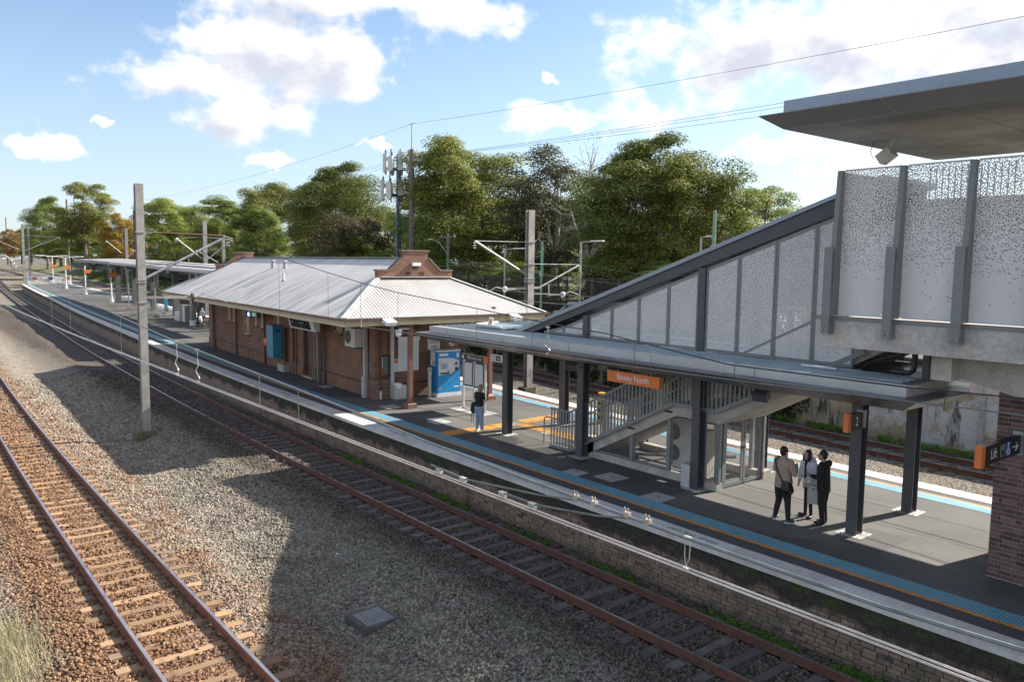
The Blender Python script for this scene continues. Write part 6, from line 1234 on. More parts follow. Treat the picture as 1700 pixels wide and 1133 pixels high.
t = thing('power_pole', 'tall timber power pole rising behind the brick gable', 'power pole', (-72.6, 45, 1.5)); q = MB(); q.cyl((-72.6,45,1.5),(-72.6,45,17.6),.36,.25,n=12); q.build('shaft', MT['wood'], t); q = MB(); q.cyl((-72.6,45,17.5),(-72.6,45,20.2),.07,.05,n=8); q.beam((-73.1,45,20.2),(-72.1,45,20.2),.06,.06); q.build('top_spike', MT['galv'], t); q = MB(); q.beam((-74.6,45,16.7),(-70.4,45,16.3),.14,.14); q.beam((-72.6,45,15.5),(-71,45,16.3),.06,.06); q.build('crossarm', MT['galv'], t); q = MB()
for x in (-74.5, -73.4, -71.6, -70.5): insul(q, (x,45,16.6),(0,0,1),3,.12)
q.build('insulator', INS, t)
t = thing('power_pole', 'dark bare timber pole behind the near steel mast', 'power pole', (-186, 45.5, 1)); q = MB(); q.cyl((-186,45.5,1),(-186,45.5,16.2),.32,.22,n=8); q.build('shaft', M('dark_timber', (.07, .06, .055), .9), t); q = MB(); q.cyl((-186,45.5,16),(-186,45.5,18.2),.06,n=6); q.build('top_spike', MT['galv'], t)
for (x, y, h, lab) in ((-330, 58, 27, 'thin distant pylon pole among the dark trees at the left'), (-560, 66, 29, 'distant power pole at the left edge')):
    t = thing('power_pole', lab, 'power pole', (x, y, 1)); q = MB(); q.cyl((x,y,1),(x,y,h),.45,.3,n=8); q.build('shaft', MT['wood'], t); q = MB()
    for k in range(4): q.beam((x-2.5+(k % 2)*1,y,h-3-k*2.2),(x+2.5-(k % 2)*1,y,h-3-k*2.2),.2,.2)
    q.build('crossarm', MT['galv'], t)
def power_line(label, pts, r=.013):
    q = MB(); q.tube(pts, r, 5); tag(q.build('power_line', MT['cable']), label, 'wire')
power_line('topmost single power line sweeping from the timber pole to the upper right', sag((-72.6,45,20.2), (-6,45,18.2), .35, 16)); power_line('thin power line from the timber pole down to the left', sag((-72.6,45,20.2), (-186,45.5,18.2), 1.2, 20)); 
for k, (a, b_) in enumerate((((-70.5,45,16.75), (-6,44,16.1)), ((-71.6,45,16.75), (-6,44.6,15.85)), ((-73.4,45,16.85), (-6,45.2,15.3)))): power_line('power line of the triple bundle running right, %s' % ('upper', 'middle', 'lower')[k], sag(a, b_, .45, 16))
for k, (a, b_) in enumerate((((-74.5,45,16.9), (-186,45.2,14.2)), ((-73.4,45,16.8), (-186,45.5,13.2)), ((-71.6,45,16.7), (-186,45.8,12.2)))): power_line('power line of the triple bundle running left, %s' % ('upper', 'middle', 'lower')[k], sag(a, b_, 1.0, 20))
# telecom mast
TX, TY = -77.0, 46.0
t = thing('telecom_mast', 'cellphone mast with two rings of pale antenna panels beside the power pole', 'antenna mast', (TX, TY, 1.5)); q = MB(); q.cyl((TX,TY,1.5),(TX,TY,17.6),.32,.22,n=14); q.build('tube', M('mast_blue_grey', (.16, .185, .22), .5, .3, .15, 1), t)
q = MB(); q.cyl((TX+.26,TY-.26,1.5),(TX+.26,TY-.26,12),.05,n=6); q.build('cable_run', MT['black'], t)
for (zc, rr, nn) in ((16.55, 1.35, 9), (13.7, 1.65, 9)):
    q = MB()
    for z in (zc-.55, zc+.55): q.tube([(TX+rr*math.cos(a), TY+rr*math.sin(a), z) for a in np.linspace(0, 2*math.pi, 17)], .06, 5)
    for k in range(4): a = k*math.pi/2; q.beam((TX,TY,zc-.55),(TX+rr*math.cos(a),TY+rr*math.sin(a),zc-.55),.1,.1)
    q.build('ring_frame', MT['charcoal'], t)
    for k in range(nn):
        a = 2*math.pi*k/nn+.3; x, y = TX+(rr+.2)*math.cos(a), TY+(rr+.2)*math.sin(a); h = random.uniform(.75, 1.1); q = MB(); q.obox((x,y,zc+random.uniform(-.2,.2)),(-.27*math.sin(a),.27*math.cos(a),0),(.13*math.cos(a),.13*math.sin(a),0),(0,0,h)); q.build('antenna_panel', MT['casing'], t); q = MB(); q.cyl((x*.94+TX*.06,y*.94+TY*.06,zc-1.15),(x*.94+TX*.06,y*.94+TY*.06,zc+1.45),.07,n=6); q.build('antenna_pipe', MT['charcoal'], t)
# ------------------------------------------------------------------ cars behind the fence
def car(x, y, z, ang, col, label, kind='suv'):
    t = thing('parked_car', label, 'car', (x, y, z), ang, 'cars parked along the street'); paint = M('paint_'+col[0], col[1], .25, .1, .04, 1, spec=.6); H = 1.72 if kind == 'suv' else 1.48; L = 2.3; Wd = .9
    prof = [(-L,.32),(-L+.05,.75),(-L+.1,.98),(-1.25,1.08),(-.5,1.52 if kind != 'suv' else 1.62),(-.2,H-.03),(.6,H),(1.6,H-.04),(2.05,1.35),(2.2,1.0),(2.25,.35)]
    rings = []
    for s_, ins in ((-1, .10), (-1, 0), (1, 0), (1, .10)):
        pass
    def sec(f): return [(a, f*(Wd - (0 if b_ < 1.1 else (b_-1.05)*.34)), b_) for a, b_ in prof]
    q = MB(); q.loft([sec(-1), sec(-.6), sec(.6), sec(1)], closed=True); b_ = q.build('body', paint, t, True)
    q = MB(); wy_ = lambda z_: Wd - (z_-1.05)*.34 + .006
    for s_ in (-1, 1):
        q.poly(*[(a, s_*wy_(c_), c_) for a, c_ in ((-1.0,1.12),(-.35,1.56),(.35,1.58),(.35,1.12))]); q.poly(*[(a, s_*wy_(c_), c_) for a, c_ in ((.45,1.12),(.45,1.58),(1.5,1.56),(1.85,1.15))])
    q.build('side_window', MT['glass'], t, True); q = MB(); q.poly((-1.22,-.76,1.12),(-1.22,.76,1.12),(-.44,.66,1.60),(-.44,-.66,1.60)); q.v = [(a-.03, b2, c_+.015) for a, b2, c_ in q.v]; q.build('windscreen', MT['glass'], t, True)
    for sx in (-1.42, 1.38):
        for sy in (-1, 1):
            q = MB(); q.cyl((sx, sy*(Wd-.20), .34), (sx, sy*(Wd+.01), .34), .34, n=18); w_ = q.build('wheel', MT['black'], t, True); q = MB(); q.cyl((sx, sy*(Wd+.01), .34), (sx, sy*(Wd+.02), .34), .22, n=14); q.build('rim', MT['galv'], w_, True)
    for sy in (-1, 1): q = MB(); q.obox((-L+.06, sy*.66, .82), (.06,0,0),(0,.18,0),(0,0,.07)); q.build('headlight', MT['casing'], t, True); q = MB(); q.obox((-.75, sy*1.0, 1.12), (.06,0,0),(0,.1,0),(0,0,.08)); q.build('mirror', paint, t, True)
    if kind == 'suv':
        q = MB()
        for sy in (-.6, .6): q.tube([(-.2,sy,H+.0),(-.1,sy,H+.08),(1.3,sy,H+.07),(1.4,sy,H)], .02, 5)
        q.build('roof_rail', MT['charcoal'], t, True)
car(-40.2, 38.6, 1.56, -.25, ('white', (.72, .72, .72)), 'white car with roof rails parked behind the mesh fence beside the station roof'); car(-32.5, 39.5, 1.56, -.2, ('silver', (.5, .5, .52)), 'silver car behind the lower stair screen', 'sedan'); car(-26.3, 39.8, 1.56, -.2, ('white', (0, 0, 0)), 'white car behind the upper stair screen'); car(-20.5, 40.0, 1.56, -.2, ('silver', (0, 0, 0)), 'silver car behind the landing end of the stair screen', 'sedan')
car(-118, 52, 1.56, -.1, ('red', (.25, .05, .04)), 'small red car seen under the far canopy', 'sedan'); car(-129, 53, 1.56, -.1, ('silver', (0, 0, 0)), 'silver car seen under the far canopy', 'sedan')
# pale house glimpsed between the trees
t = thing('pale_house', 'pale house wall glimpsed through the big gum tree', 'house', (-60, 66, 1.5)); q = MB(); q.box(-68, -52, 66, 76, 1.5, 8.0); q.build('wall', MT['casing'], t); q = MB(); q.prism_y([(-69, 8), (-51, 8), (-60, 11.5)], 65.5, 76.5); q.build('roof', MT['gutter'], t)
for k in range(3): q = MB(); q.box(-66+k*5, -64+k*5, 65.93, 65.99, 4.5, 6.5); q.build('window', MT['glass'], t)
# ------------------------------------------------------------------ trees
LG = mat_leaf('gum_leaf', (.165, .205, .04), (.225, .25, .05), (.38, .38, .10), .40); LD = mat_leaf('dark_leaf', (.115, .165, .034), (.165, .205, .042), (.31, .33, .085), .38)
LGR = mat_leaf('grey_gum_leaf', (.085, .095, .055), (.115, .12, .06), (.20, .19, .11), .35); LY = mat_leaf('autumn_leaf', (.34, .21, .02), (.26, .20, .03), (.48, .33, .04), .4); LO = mat_leaf('olive_leaf', (.085, .085, .03), (.11, .10, .04), (.16, .15, .06), .3); LB = mat_leaf('lime_leaf', (.10, .14, .02), (.14, .18, .03), (.22, .25, .05), .4)
LR = mat_leaf('rust_leaf', (.30, .13, .03), (.20, .14, .04), (.40, .22, .05), .4); LT = mat_leaf('twig_brown', (.11, .08, .055), (.14, .10, .07), (.17, .12, .08), .15)
def tree_meshes(seed, H, Wd, pads, per, leaf, lmat, bmat, crown_lo=.30, padr=1.25, droop=False, sparse=1.0, lean=0.0):
    r = random.Random(seed); global rng; rng = np.random.default_rng(seed)
    q = MB(); fork = H*r.uniform(.22, .32); tr = .028*H*.55
    pts = [(0, 0, -.5), (.1*r.uniform(-1, 1), .1*r.uniform(-1, 1), fork*.5), (lean*fork, r.uniform(-.2, .2), fork)]; q.tube(pts, [tr*1.35, tr*1.05, tr*.9], 8); F0 = Vector(pts[-1])
    C = []; R = []; lim = []
    nl = 7
    for k in range(nl):
        a = 2*math.pi*(k+r.uniform(-.3, .3))/nl; rad_ = Wd*.5*r.uniform(.30, .62); zz = H*r.uniform(.50, .80); e = Vector((math.cos(a)*rad_, math.sin(a)*rad_, zz)); m = F0.lerp(e, .5)+Vector((r.uniform(-.5, .5), r.uniform(-.5, .5), -.06*H)); q.tube([F0, m, e], [tr*.6, tr*.4, tr*.2], 6); lim.append((m, e))
    top = Vector((lean*H*.5, 0, H*.88)); q.tube([F0, F0.lerp(top, .5)+Vector((.4, .2, 0)), top], [tr*.7, tr*.45, tr*.15], 6); lim.append((F0.lerp(top, .5), top))
    lo = crown_lo*H; cz_ = (lo+H)/2; rz = (H-lo)/2
    for k in range(pads):
        while True:
            d = Vector((r.gauss(0, 1), r.gauss(0, 1), r.gauss(0, 1)+.25)).normalized(); rr = r.uniform(.5, 1)**.7; wob = .78+.26*math.sin(3*math.atan2(d.y, d.x)+seed)+.12*r.uniform(-1, 1)
            p = Vector((d.x*Wd*.5*rr*wob, d.y*Wd*.5*rr*wob, cz_+d.z*rz*rr))
            if p.z > lo*.9: break
        s = padr*r.uniform(.65, 1.25)*(1.0 if p.z < H*.8 else .8); C.append(tuple(p)); R.append((s, s, s*(.78 if not droop else 1.1)))
        m, e = min(lim, key=lambda l: (l[1]-p).length); b0 = m.lerp(e, r.uniform(.4, 1)); q.tube([b0, b0.lerp(p, .6)+Vector((0, 0, -.15)), p], [tr*.16, tr*.10, tr*.04], 4)
    V, F = leaf_cloud(C, R, per, leaf, .55, .35, not droop)
    if droop: 
        pass
    cm = bpy.data.meshes.new('crown'); cm.vertices.add(len(V)); cm.vertices.foreach_set('co', V.astype(np.float32).ravel()); nf = len(F); cm.loops.add(nf*4); cm.loops.foreach_set('vertex_index', F.astype(np.int32).ravel()); cm.polygons.add(nf); cm.polygons.foreach_set('loop_start', np.arange(0, nf*4, 4, dtype=np.int32)); cm.polygons.foreach_set('loop_total', np.full(nf, 4, dtype=np.int32)); cm.materials.append(lmat); cm.update(calc_edges=True)
    tm = bpy.data.meshes.new('trunk'); tm.from_pydata(q.v, [], q.f); tm.materials.append(bmat); tm.update(); return tm, cm, H, Wd
TV = {'A': tree_meshes(11, 18, 12, 92, 600, .105, LG, MT['bark'], .20, 1.75), 'B': tree_meshes(23, 18, 12, 96, 600, .105, LD, MT['bark'], .12, 1.75), 'C': tree_meshes(37, 18, 11, 66, 580, .105, LG, MT['bark'], .28, 1.6), 'G': tree_meshes(41, 17, 10, 95, 260, .12, LGR, MT['palebark'], .18, 1.6), 'Y': tree_meshes(53, 15, 10, 90, 170, .16, LY, MT['bark'], .10, 1.5), 'O': tree_meshes(61, 11, 9, 80, 190, .12, LO, MT['bark'], .06, 1.3, True), 'L': tree_meshes(71, 12, 10, 85, 200, .13, LB, MT['bark'], .06, 1.4), 'R': tree_meshes(83, 14, 10, 70, 140, .19, LR, MT['bark'], .08, 1.6), 'D': tree_meshes(97, 18, 13, 105, 600, .105, LD, MT['bark'], .10, 1.85), 'T': tree_meshes(101, 15, 8, 70, 9, .06, LT, MT['palebark'], .3, 1.6)}
def tree(v, x, y, top, width, label, cat='tree', group='trees beyond the tracks', z0=1.4, rot=None, name='tree'):
    tm, cm, H, Wd = TV[v]; t = thing(name, label, cat, (x, y, z0), rot if rot is not None else random.uniform(0, 6.28), group); width *= 1.22; t.scale = (width/Wd, width/Wd, (top-z0)/H*1.0); link('trunk', tm, t); link('crown', cm, t); return t
TL = [('D',-399,62,31.7,19,'dark round tree at the far left beside the tall gum'),('C',-290,56,30.7,19,'tall layered gum tree standing above the others at the left'),('B',-300,58,21,15,'dark lower tree in front of the tall left gum'),('Y',-217,50,17.0,10,'golden yellow autumn tree behind the lamps'),('R',-498,60,21,10,'orange autumn tree at the left picture edge'),('Y',-240,53,12.5,6,'smaller yellow tree left of the golden one'),
 ('A',-230,66,22.8,19,'rounded pale green tree right of the near steel mast'),('B',-188,66,20,17,'rounded green tree left of the station ridge'),('L',-174,50,12.8,13,'light green bushy tree behind the near steel mast'),('A',-140,58,20.6,13,'green tree at the left shoulder of the big grove'),('D',-110,56,20.4,15,'big dark green tree left of the telecom mast'),('B',-121,60,19.3,13,'dark green tree filling the grove left of the telecom mast'),
 ('D',-99,63,16.2,10,'dark tree right behind the telecom mast'),('B',-86,58,17.0,10,'dark tree between power pole and the big gum'),('A',-70.5,50,19.4,13.5,'big spreading gum tree right of the power pole'),('B',-75,53,15.0,11,'dark lower crown below the big spreading gum'),('G',-60,54,17.2,10,'grey green gum with pale branches behind the pale mast'),('T',-53,52,17.4,8,'almost bare tree with fine brown twigs between two gums'),('D',-41.5,48,15.9,11.5,'large dark green tree above the stair roof'),('B',-46,50,14.6,9,'dark tree left half of the large crown above the stair roof'),('A',-38.2,49,14.2,8,'green crown at the right shoulder above the stair roof'),('C',-38.6,58,12.7,7,'small tree at the right end of the tree line'),('A',-35,60,10.6,7,'low tree right of the stair roof tree line'),
 ('O',-97,50,12.2,10.5,'olive brown feathery tree behind the station ridge'),('O',-90,48,11.0,8,'second olive feathery tree nearer the power pole'),('L',-87,46,9.0,5,'bright lime green bush tree behind the station roof'),('L',-81,46.5,7.2,5,'low yellow green bush near the brick gable'),('B',-133,52,14.6,10,'dark tree above the left end of the station roof'),('L',-151,50,13.5,9,'yellowish tree left of the station roof end'),('B',-65,57,13.5,9,'dark tree filling the gap left of the pale mast'),('G',-54,56,13.0,8,'grey green tree low behind the mesh fence'),('D',-30,52,9.0,8,'low dark tree hidden behind the stair roof'),('B',-360,64,18,18,'dark tree low behind the left overhead wires'),('A',-262,60,15,12,'mid green tree behind the yellow tree'),
 ('A',-255,74,18,18,'hazy green tree in the far row left'),('D',-205,78,18,18,'dark tree in the far row behind the rounded trees'),('B',-160,74,17.5,16,'dark tree in the far row left of the grove'),('D',-75,68,13,14,'dark tree in the far row behind the big gum'),('D',-50,66,12,14,'dark tree in the far row behind the large dark tree'),('B',-125,72,15,15,'dark tree in the far row behind the grove'),('D',-96,74,15,14,'dark tree in the far row behind the telecom mast')]
for (v, x, y, top, wd, lab) in TL: tree(v, x, y, top, wd, lab)
random.seed(5)
SB = [(-48,41.5,5.2,6,'L'),(-53,43,5.8,6,'B'),(-59,43.5,6,6.5,'O'),(-66,44.5,6.2,6,'L'),(-72.5,46.5,6,6,'B'),(-92,45.5,5.5,7,'L'),(-103,46,6,7,'B'),(-112,47,6.2,7,'O'),(-122,48,6.5,7.5,'L'),(-134,48,6.3,8,'B'),(-146,48.5,7,8,'L'),(-158,49,7.5,9,'O'),(-42,44,5.5,6,'O'),(-36.5,43.5,6,6,'B'),(-31.5,45,6.5,6,'L'),(-170,56,8,10,'B'),(-190,58,8,11,'O'),(-215,60,9,12,'B'),(-250,64,10,13,'L'),(-290,66,10,14,'B'),(-340,68,12,16,'B')]
where = ['right behind the pale mast foot','behind the mesh fence left of the white car','left of the street lamp by the pale mast','right of the green grey street pole','beside the timber power pole foot','behind the station ridge near the gable','above the middle of the station ridge','behind the two roof vents','behind the left half of the station ridge','above the left end of the station ridge','above the right end of the far canopy','behind the strut of the near mast','behind the mesh fence above the white car','behind the mesh fence left of the stair roof','behind the stair roof beam','behind the middle of the far canopy','left of the near steel mast','below the golden tree','below the tall left gum','behind the platform lamps','behind the picket fence']
for i, (x, y, top, wd, v) in enumerate(SB): tree(v, x, y, top, wd, 'low %s shrub %s' % ({'L': 'light green', 'B': 'dark green', 'O': 'olive'}[v], where[i]), 'shrub', 'understorey shrubs below the trees', 1.2, name='shrub')
for (v, x, y, top, wd, lab) in (('B',-560,78,22,26,'dark distant tree at the left edge behind the orange one'),('A',-640,84,20,30,'pale green distant tree at the very left edge'),('B',-460,74,20,24,'dark distant tree right of the orange one'),('D',-500,84,17,28,'dark distant tree behind the far curve of the line'),('A',-700,70,20,30,'distant tree where the tracks vanish')): tree(v, x, y, top, wd, lab)
# hedge of creepers over the retaining wall
HD = mat_leaf('ivy_leaf', (.016, .034, .010), (.028, .052, .013), (.05, .085, .02), .2)
def creeper(x0, x1, top, seed, label):
    global rng; rng = np.random.default_rng(seed); C = []; R = []; r = random.Random(seed)
    for _ in range(int((x1-x0)*16)):
        x = r.uniform(x0, x1); z = -1.2+(top+1.2)*r.random(); C.append((x, wy(x)-.12-r.random()*.35*(1-(z+1.2)/3.2), z)); R.append((.42, .22, .34))
    V, F = leaf_cloud(C, R, 46, .075); tag(np_mesh('creeper', V, F, HD), label, 'creeper', 'creepers on the far wall')
creeper(-46, -36, 1.3, 1, 'dark creeper on the far wall left of the first charcoal column'); creeper(-36, -28, 1.2, 2, 'dark creeper on the far wall behind the station name sign'); creeper(-28, -19.5, 1.0, 3, 'dark creeper on the far wall behind the three people'); creeper(-64, -46, 1.4, 4, 'dark creeper on the far wall behind the map stand')
q_ = [(x, wy(x)-.3-random.random()*.4, -1.2) for x in (-12-18*random.random() for _ in range(60))]
rng = np.random.default_rng(3); V, F = leaf_cloud(q_, [(.3, .15, .14)]*len(q_), 60, .05); tag(np_mesh('wall_weeds', V, F, MT['weed']), 'green weeds along the foot of the stained far wall', 'weeds', kind='stuff')
# tufts on the bank
rng = np.random.default_rng(9); xs_ = -60-260*np.random.default_rng(2).random(1400)**1.3; C = []; 
for x in xs_:
    k = 1+(-x-56)/600; u = random.random(); y = float(t4c(x))+2.6+8*k*u; C.append((x, y, -1.2+2.6*min(1, u*1.25)))
V, F = leaf_cloud(C, [(.5, .5, .28)]*len(C), 40, .11); tag(np_mesh('bank_grass', V, F, mat_leaf('bank_leaf', (.07, .11, .02), (.11, .14, .03), (.17, .18, .06), .3)), 'rough grass tufts covering the bank beside the far track', 'grass', kind='stuff')

# ------------------------------------------------------------------ people
def remeshed(name, mb, mat, parent, vox=.016, smooth=6):
    me = bpy.data.meshes.new(name); me.from_pydata(mb.v, [], mb.f); me.update(); o = bpy.data.objects.new(name, me); COL.objects.link(o)
    md = o.modifiers.new('r', 'REMESH'); md.mode = 'VOXEL'; md.voxel_size = vox; md.use_smooth_shade = True
    sm = o.modifiers.new('s', 'SMOOTH'); sm.iterations = smooth; sm.factor = .5
    dg = bpy.context.evaluated_depsgraph_get(); nm = bpy.data.meshes.new_from_object(o.evaluated_get(dg)); bpy.data.objects.remove(o); bpy.data.meshes.remove(me)
    nm.name = name; nm.materials.clear(); nm.materials.append(mat); ob = link(name, nm, parent); return ob
def limb(q, pts, rr, n=10):
    pts = [Vector(p) for p in pts]
    for i in range(len(pts)-1): q.cyl(pts[i], pts[i+1], rr[i], rr[i+1], n=n)
    for p, r in zip(pts, rr): q.sphere(p, r*1.0, 10, 6)
def ell(q, rings, n=14):   # rings: (cx,cy,z,rx,ry)
    q.loft([[(cx+rx*math.cos(2*math.pi*j/n), cy+ry*math.sin(2*math.pi*j/n), z) for j in range(n)] for cx, cy, z, rx, ry in rings])
SK = M('skin', (.52, .33, .25), .55, 0, .08, 8); SK2 = M('skin_tan', (.45, .28, .20), .55, 0, .08, 8)
HB = M('black_hair', (.012, .011, .012), .5, 0, .2, 40, .3, 90); HBl = M('blonde_hair', (.30, .22, .13), .55, 0, .35, 30, .4, 90)
def fabric(name, c, sc=18): return M(name, c, .85, 0, .14, sc, .35, 30)
def hand(q, wrist, d, side, r=.034, thumb=(0, 0, 1)):
    d = Vector(d).normalized(); side = Vector(side).normalized(); w = Vector(wrist); palm = w+d*.055; q.obox(palm, d*.05, side*.04, d.cross(side)*.014)
    for k in range(4):
        b = w+d*.10+side*(-.032+k*.021); L = (.062, .074, .070, .055)[k]; m = b+d*L*.55+Vector((0, 0, -.012)); e = m+d*L*.45+Vector((0, 0, -.03)); q.cyl(b-d*.01, m, .0095, .009, n=6); q.cyl(m, e, .009, .007, n=6); q.sphere(m, .009, 6, 4); q.sphere(e, .007, 6, 4)
    tb = w+d*.03+side*-.038; te = tb+(d*.55+side*-.6+Vector(thumb)*.2).normalized()*.055; q.cyl(tb, te, .012, .009, n=6); q.sphere(te, .009, 6, 4)
def person(label, x, y, heading, H, spec):
    t = thing('person', label, 'person', (x, y, 0), heading); k = H/1.72; J = spec
    def S_(p): return (p[0]*k, p[1]*k, p[2]*k)
    hip = .90; sh = 1.42; P = J['pose']; hw = J.get('hipw', .095); sw = J.get('shw', .185); g = J.get('girth', 1.0)
    q = MB(); lean = P.get('lean', 0.0); hc = Vector((0, lean*1.15+P.get('hd', .0), 1.60))
    # body: head, neck, torso, arms, legs as one surface
    B_ = MB(); ell(B_, [(0, 0, .86, .14*g, .10*g), (0, .0, .95, .155*g, .11*g), (0, lean*.4, 1.10, .135*g, .10*g), (0, lean*.8, 1.28, .165*g, .11*g), (0, lean, 1.42, .15*g, .085*g), (0, lean, 1.47, .06, .06)])
    B_.cyl((0, lean, 1.43), (0, (lean+hc.y)/2+.0, 1.53), .056, .052, n=10)
    tilt = P.get('tilt', 0.0); hx = P.get('hx', 0.0)
    B_.sphere(hc+Vector((0, -.01, .03)), (.078, .096, .115), 14, 10); B_.sphere(hc+Vector((0, .03-.0*tilt, -.04)), (.060, .066, .075), 12, 8)
    f = Vector((0, 1, 0)); nz = hc+Vector((0, .098, -.01)); B_.sphere(nz, (.013, .02, .02), 6, 5); B_.sphere(hc+Vector((0, .085, -.065)), (.026, .012, .010), 8, 5); B_.sphere(hc+Vector((0, .08, -.1)), (.025, .018, .016), 8, 5)
    for s_ in (-1, 1): B_.sphere(hc+Vector((s_*.078, -.01, 0)), (.012, .022, .030), 6, 5); B_.sphere(hc+Vector((s_*.03, .082, .025)), (.022, .012, .008), 6, 5)
    legs = P['legs']; arms = P['arms']
    for s_, L in zip((-1, 1), legs): limb(B_, [(s_*hw, 0, .88)] + [tuple(p) for p in L[:2]], [r_*min(1, J.get('legw', 1.0)*.92) for r_ in (.083*g, .060, .040)])
    for s_, A_ in zip((-1, 1), arms): limb(B_, [(s_*sw, lean, 1.40), A_[0], A_[1]], [.050, .042, .032]); dd = Vector(A_[1])-Vector(A_[0]); dd = Vector(A_[2]) if len(A_) > 2 else dd; hand(B_, A_[1], dd, Vector((1, 0, 0)) if abs(dd.normalized().x) < .8 else Vector((0, 1, 0)))
    B_.v = [S_(p) for p in B_.v]; remeshed('body', B_, J.get('skin', SK), t, .0105, 3)
    e = MB()
    for s_ in (-1, 1): e.sphere(hc+Vector((s_*.03, .087, .008)), (.013, .007, .007), 8, 5)
    e.v = [S_(p) for p in e.v]; e.build('eyes', HB, t, True)
    if J.get('glasses'):
        e = MB()
        for s_ in (-1, 1): e.tube([(hc.x+s_*.034+.028*math.cos(a), hc.y+.102, hc.z+.008+.02*math.sin(a)) for a in np.linspace(0, 6.28, 11)], .003, 4); e.tube([(hc.x+s_*.062, hc.y+.1, hc.z+.012), (hc.x+s_*.082, hc.y, hc.z+.01)], .003, 4)
        e.v = [S_(p) for p in e.v]; e.build('glasses', MT['black'], t, True)
    # hair
    h = MB(); hs = J['hair']
    h.sphere(hc+Vector((0, -.022, .055)), (.088, .100, .098), 14, 9)
    if hs == 'bob':
        h.sphere(hc+Vector((0, -.03, -.02)), (.098, .088, .13), 14, 9)
        for s_ in (-1, 1): h.sphere(hc+Vector((s_*.08, .03, -.05)), (.026, .06, .11), 8, 6)
    if hs == 'long': h.sphere(hc+Vector((0, -.05, -.05)), (.095, .07, .15), 12, 8); h.sphere(hc+Vector((0, -.06, -.16)), (.085, .05, .10), 12, 8)
    if hs == 'short': h.sphere(hc+Vector((0, -.05, .0)), (.082, .062, .075), 12, 8)
    if hs == 'scarf':
        h.sphere(hc+Vector((0, -.02, -.03)), (.10, .10, .15), 12, 8); h.sphere(hc+Vector((0, -.01, -.16)), (.13, .11, .09), 12, 8)
    h.v = [S_(p) for p in h.v]; remeshed('hair', h, J.get('hairmat', HB), t, .012, 3)
    # trousers
    tr_ = MB(); ell(tr_, [(0, 0, .80, .15*g, .11*g), (0, 0, .92, .172*g, .128*g), (0, lean*.2, 1.03, .158*g, .118*g)])
    if not J.get('bareleg'):
        w = J.get('legw', 1.0)
        for s_, L in zip((-1, 1), legs):
            pts = [(s_*hw, 0, .86)] + [tuple(p) for p in L[:2]]; end = Vector(L[0]).lerp(Vector(L[1]), J.get('hem', .93)); limb(tr_, [pts[0], Vector(pts[0]).lerp(Vector(pts[1]), .5), pts[1], end], [.100*g*w, .088*g*w, .073*w, .060*w*J.get('cuff', 1.0)])
    tr_.v = [S_(p) for p in tr_.v]; remeshed('trousers', tr_, J['trousers'], t, .013, 4)
    # jacket / top
    jk = MB(); hemz = J.get('hemz', .88); p_ = J.get('puff', 1.0)
    ell(jk, [(0, 0, hemz, .178*g*p_*J.get('flare', 1.0), .138*g*p_), (0, lean*.3, hemz+.12, .176*g*p_, .138*g*p_), (0, lean*.6, 1.16, .168*g*p_, .132*g*p_), (0, lean*.9, 1.32, .188*g*p_, .132*g*p_), (0, lean, 1.42, .178*g, .105*g), (0, lean, 1.475, .085, .08)])
    sl_ = J.get('sleeve', 1.0)
    for s_, A_ in zip((-1, 1), arms):
        a = Vector((s_*sw, lean, 1.395)); b_ = Vector(A_[0]); c_ = Vector(A_[1])
        if sl_ >= 1: limb(jk, [a, b_, b_.lerp(c_, .94)], [.076*p_*g, .062*p_, .048*p_])
        else: limb(jk, [a, a.lerp(b_, sl_)], [.072*g, .062])
    if J.get('hood'): jk.sphere((0, lean-.11, 1.45), (.125, .075, .085), 12, 8)
    if J.get('collar'): ell(jk, [(0, lean, 1.44, .088, .085), (0, lean, 1.53, .075, .078)])
    jk.v = [S_(p) for p in jk.v]; remeshed('jacket' if sl_ >= 1 else 'shirt', jk, J['top'], t, .014, 4)
    # shoes
    for s_, L in zip((-1, 1), legs):
        a = Vector(L[1]); fd = Vector(L[2])-a if len(L) > 2 else Vector((0, .1, 0)); fd.z = 0; fd = fd.normalized(); z0 = a.z-.075
        sh_ = MB(); sh_.sphere(a+fd*.10+Vector((0, 0, -.045)), (.046+.05*abs(fd.x), .046+.06*abs(fd.y), .036), 12, 7); sh_.sphere(a+fd*.0+Vector((0, 0, -.03)), (.046, .050, .05), 12, 7); sh_.sphere(a+fd*.06+Vector((0, 0, -.045)), (.044+.04*abs(fd.x), .044+.05*abs(fd.y), .036), 12, 7)
        sh_.v = [S_(p) for p in sh_.v]; ob = remeshed('shoe', sh_, J['shoe'], t, .010, 3)
        if J.get('sole'):
            so = MB(); c_ = a+fd*.055+Vector((0, 0, -.072)); so.obox(c_, fd*.135, Vector((-fd.y, fd.x, 0))*.045, (0, 0, .014)); so.v = [S_(p) for p in so.v]; so.build('sole', J['sole'], ob, True)
    return t, k
def legs_stand(spread=.10, fwd=0.0, toe=.25): return [[(-spread*.9, .02, .48), (-spread*1.1, -.02, .085), (-spread*1.1-toe*.1, .1, .085)], [(spread*.9, .02, .48), (spread*1.1, -.02, .085), (spread*1.1+toe*.1, .1, .085)]]
NAVY = fabric('dark_navy_cloth', (.018, .018, .022)); BLK = fabric('black_cloth', (.012, .012, .013)); TAUPE = fabric('taupe_cloth', (.36, .275, .20)); WHT = fabric('white_puffer', (.74, .74, .80)); JEAN = fabric('light_denim', (.26, .33, .47)); CANV = fabric('canvas', (.44, .42, .37)); SHW = M('white_rubber', (.62, .62, .60), .6); SHN = M('navy_shoe', (.05, .06, .09), .7); SHB = M('black_leather', (.012, .012, .012), .35)
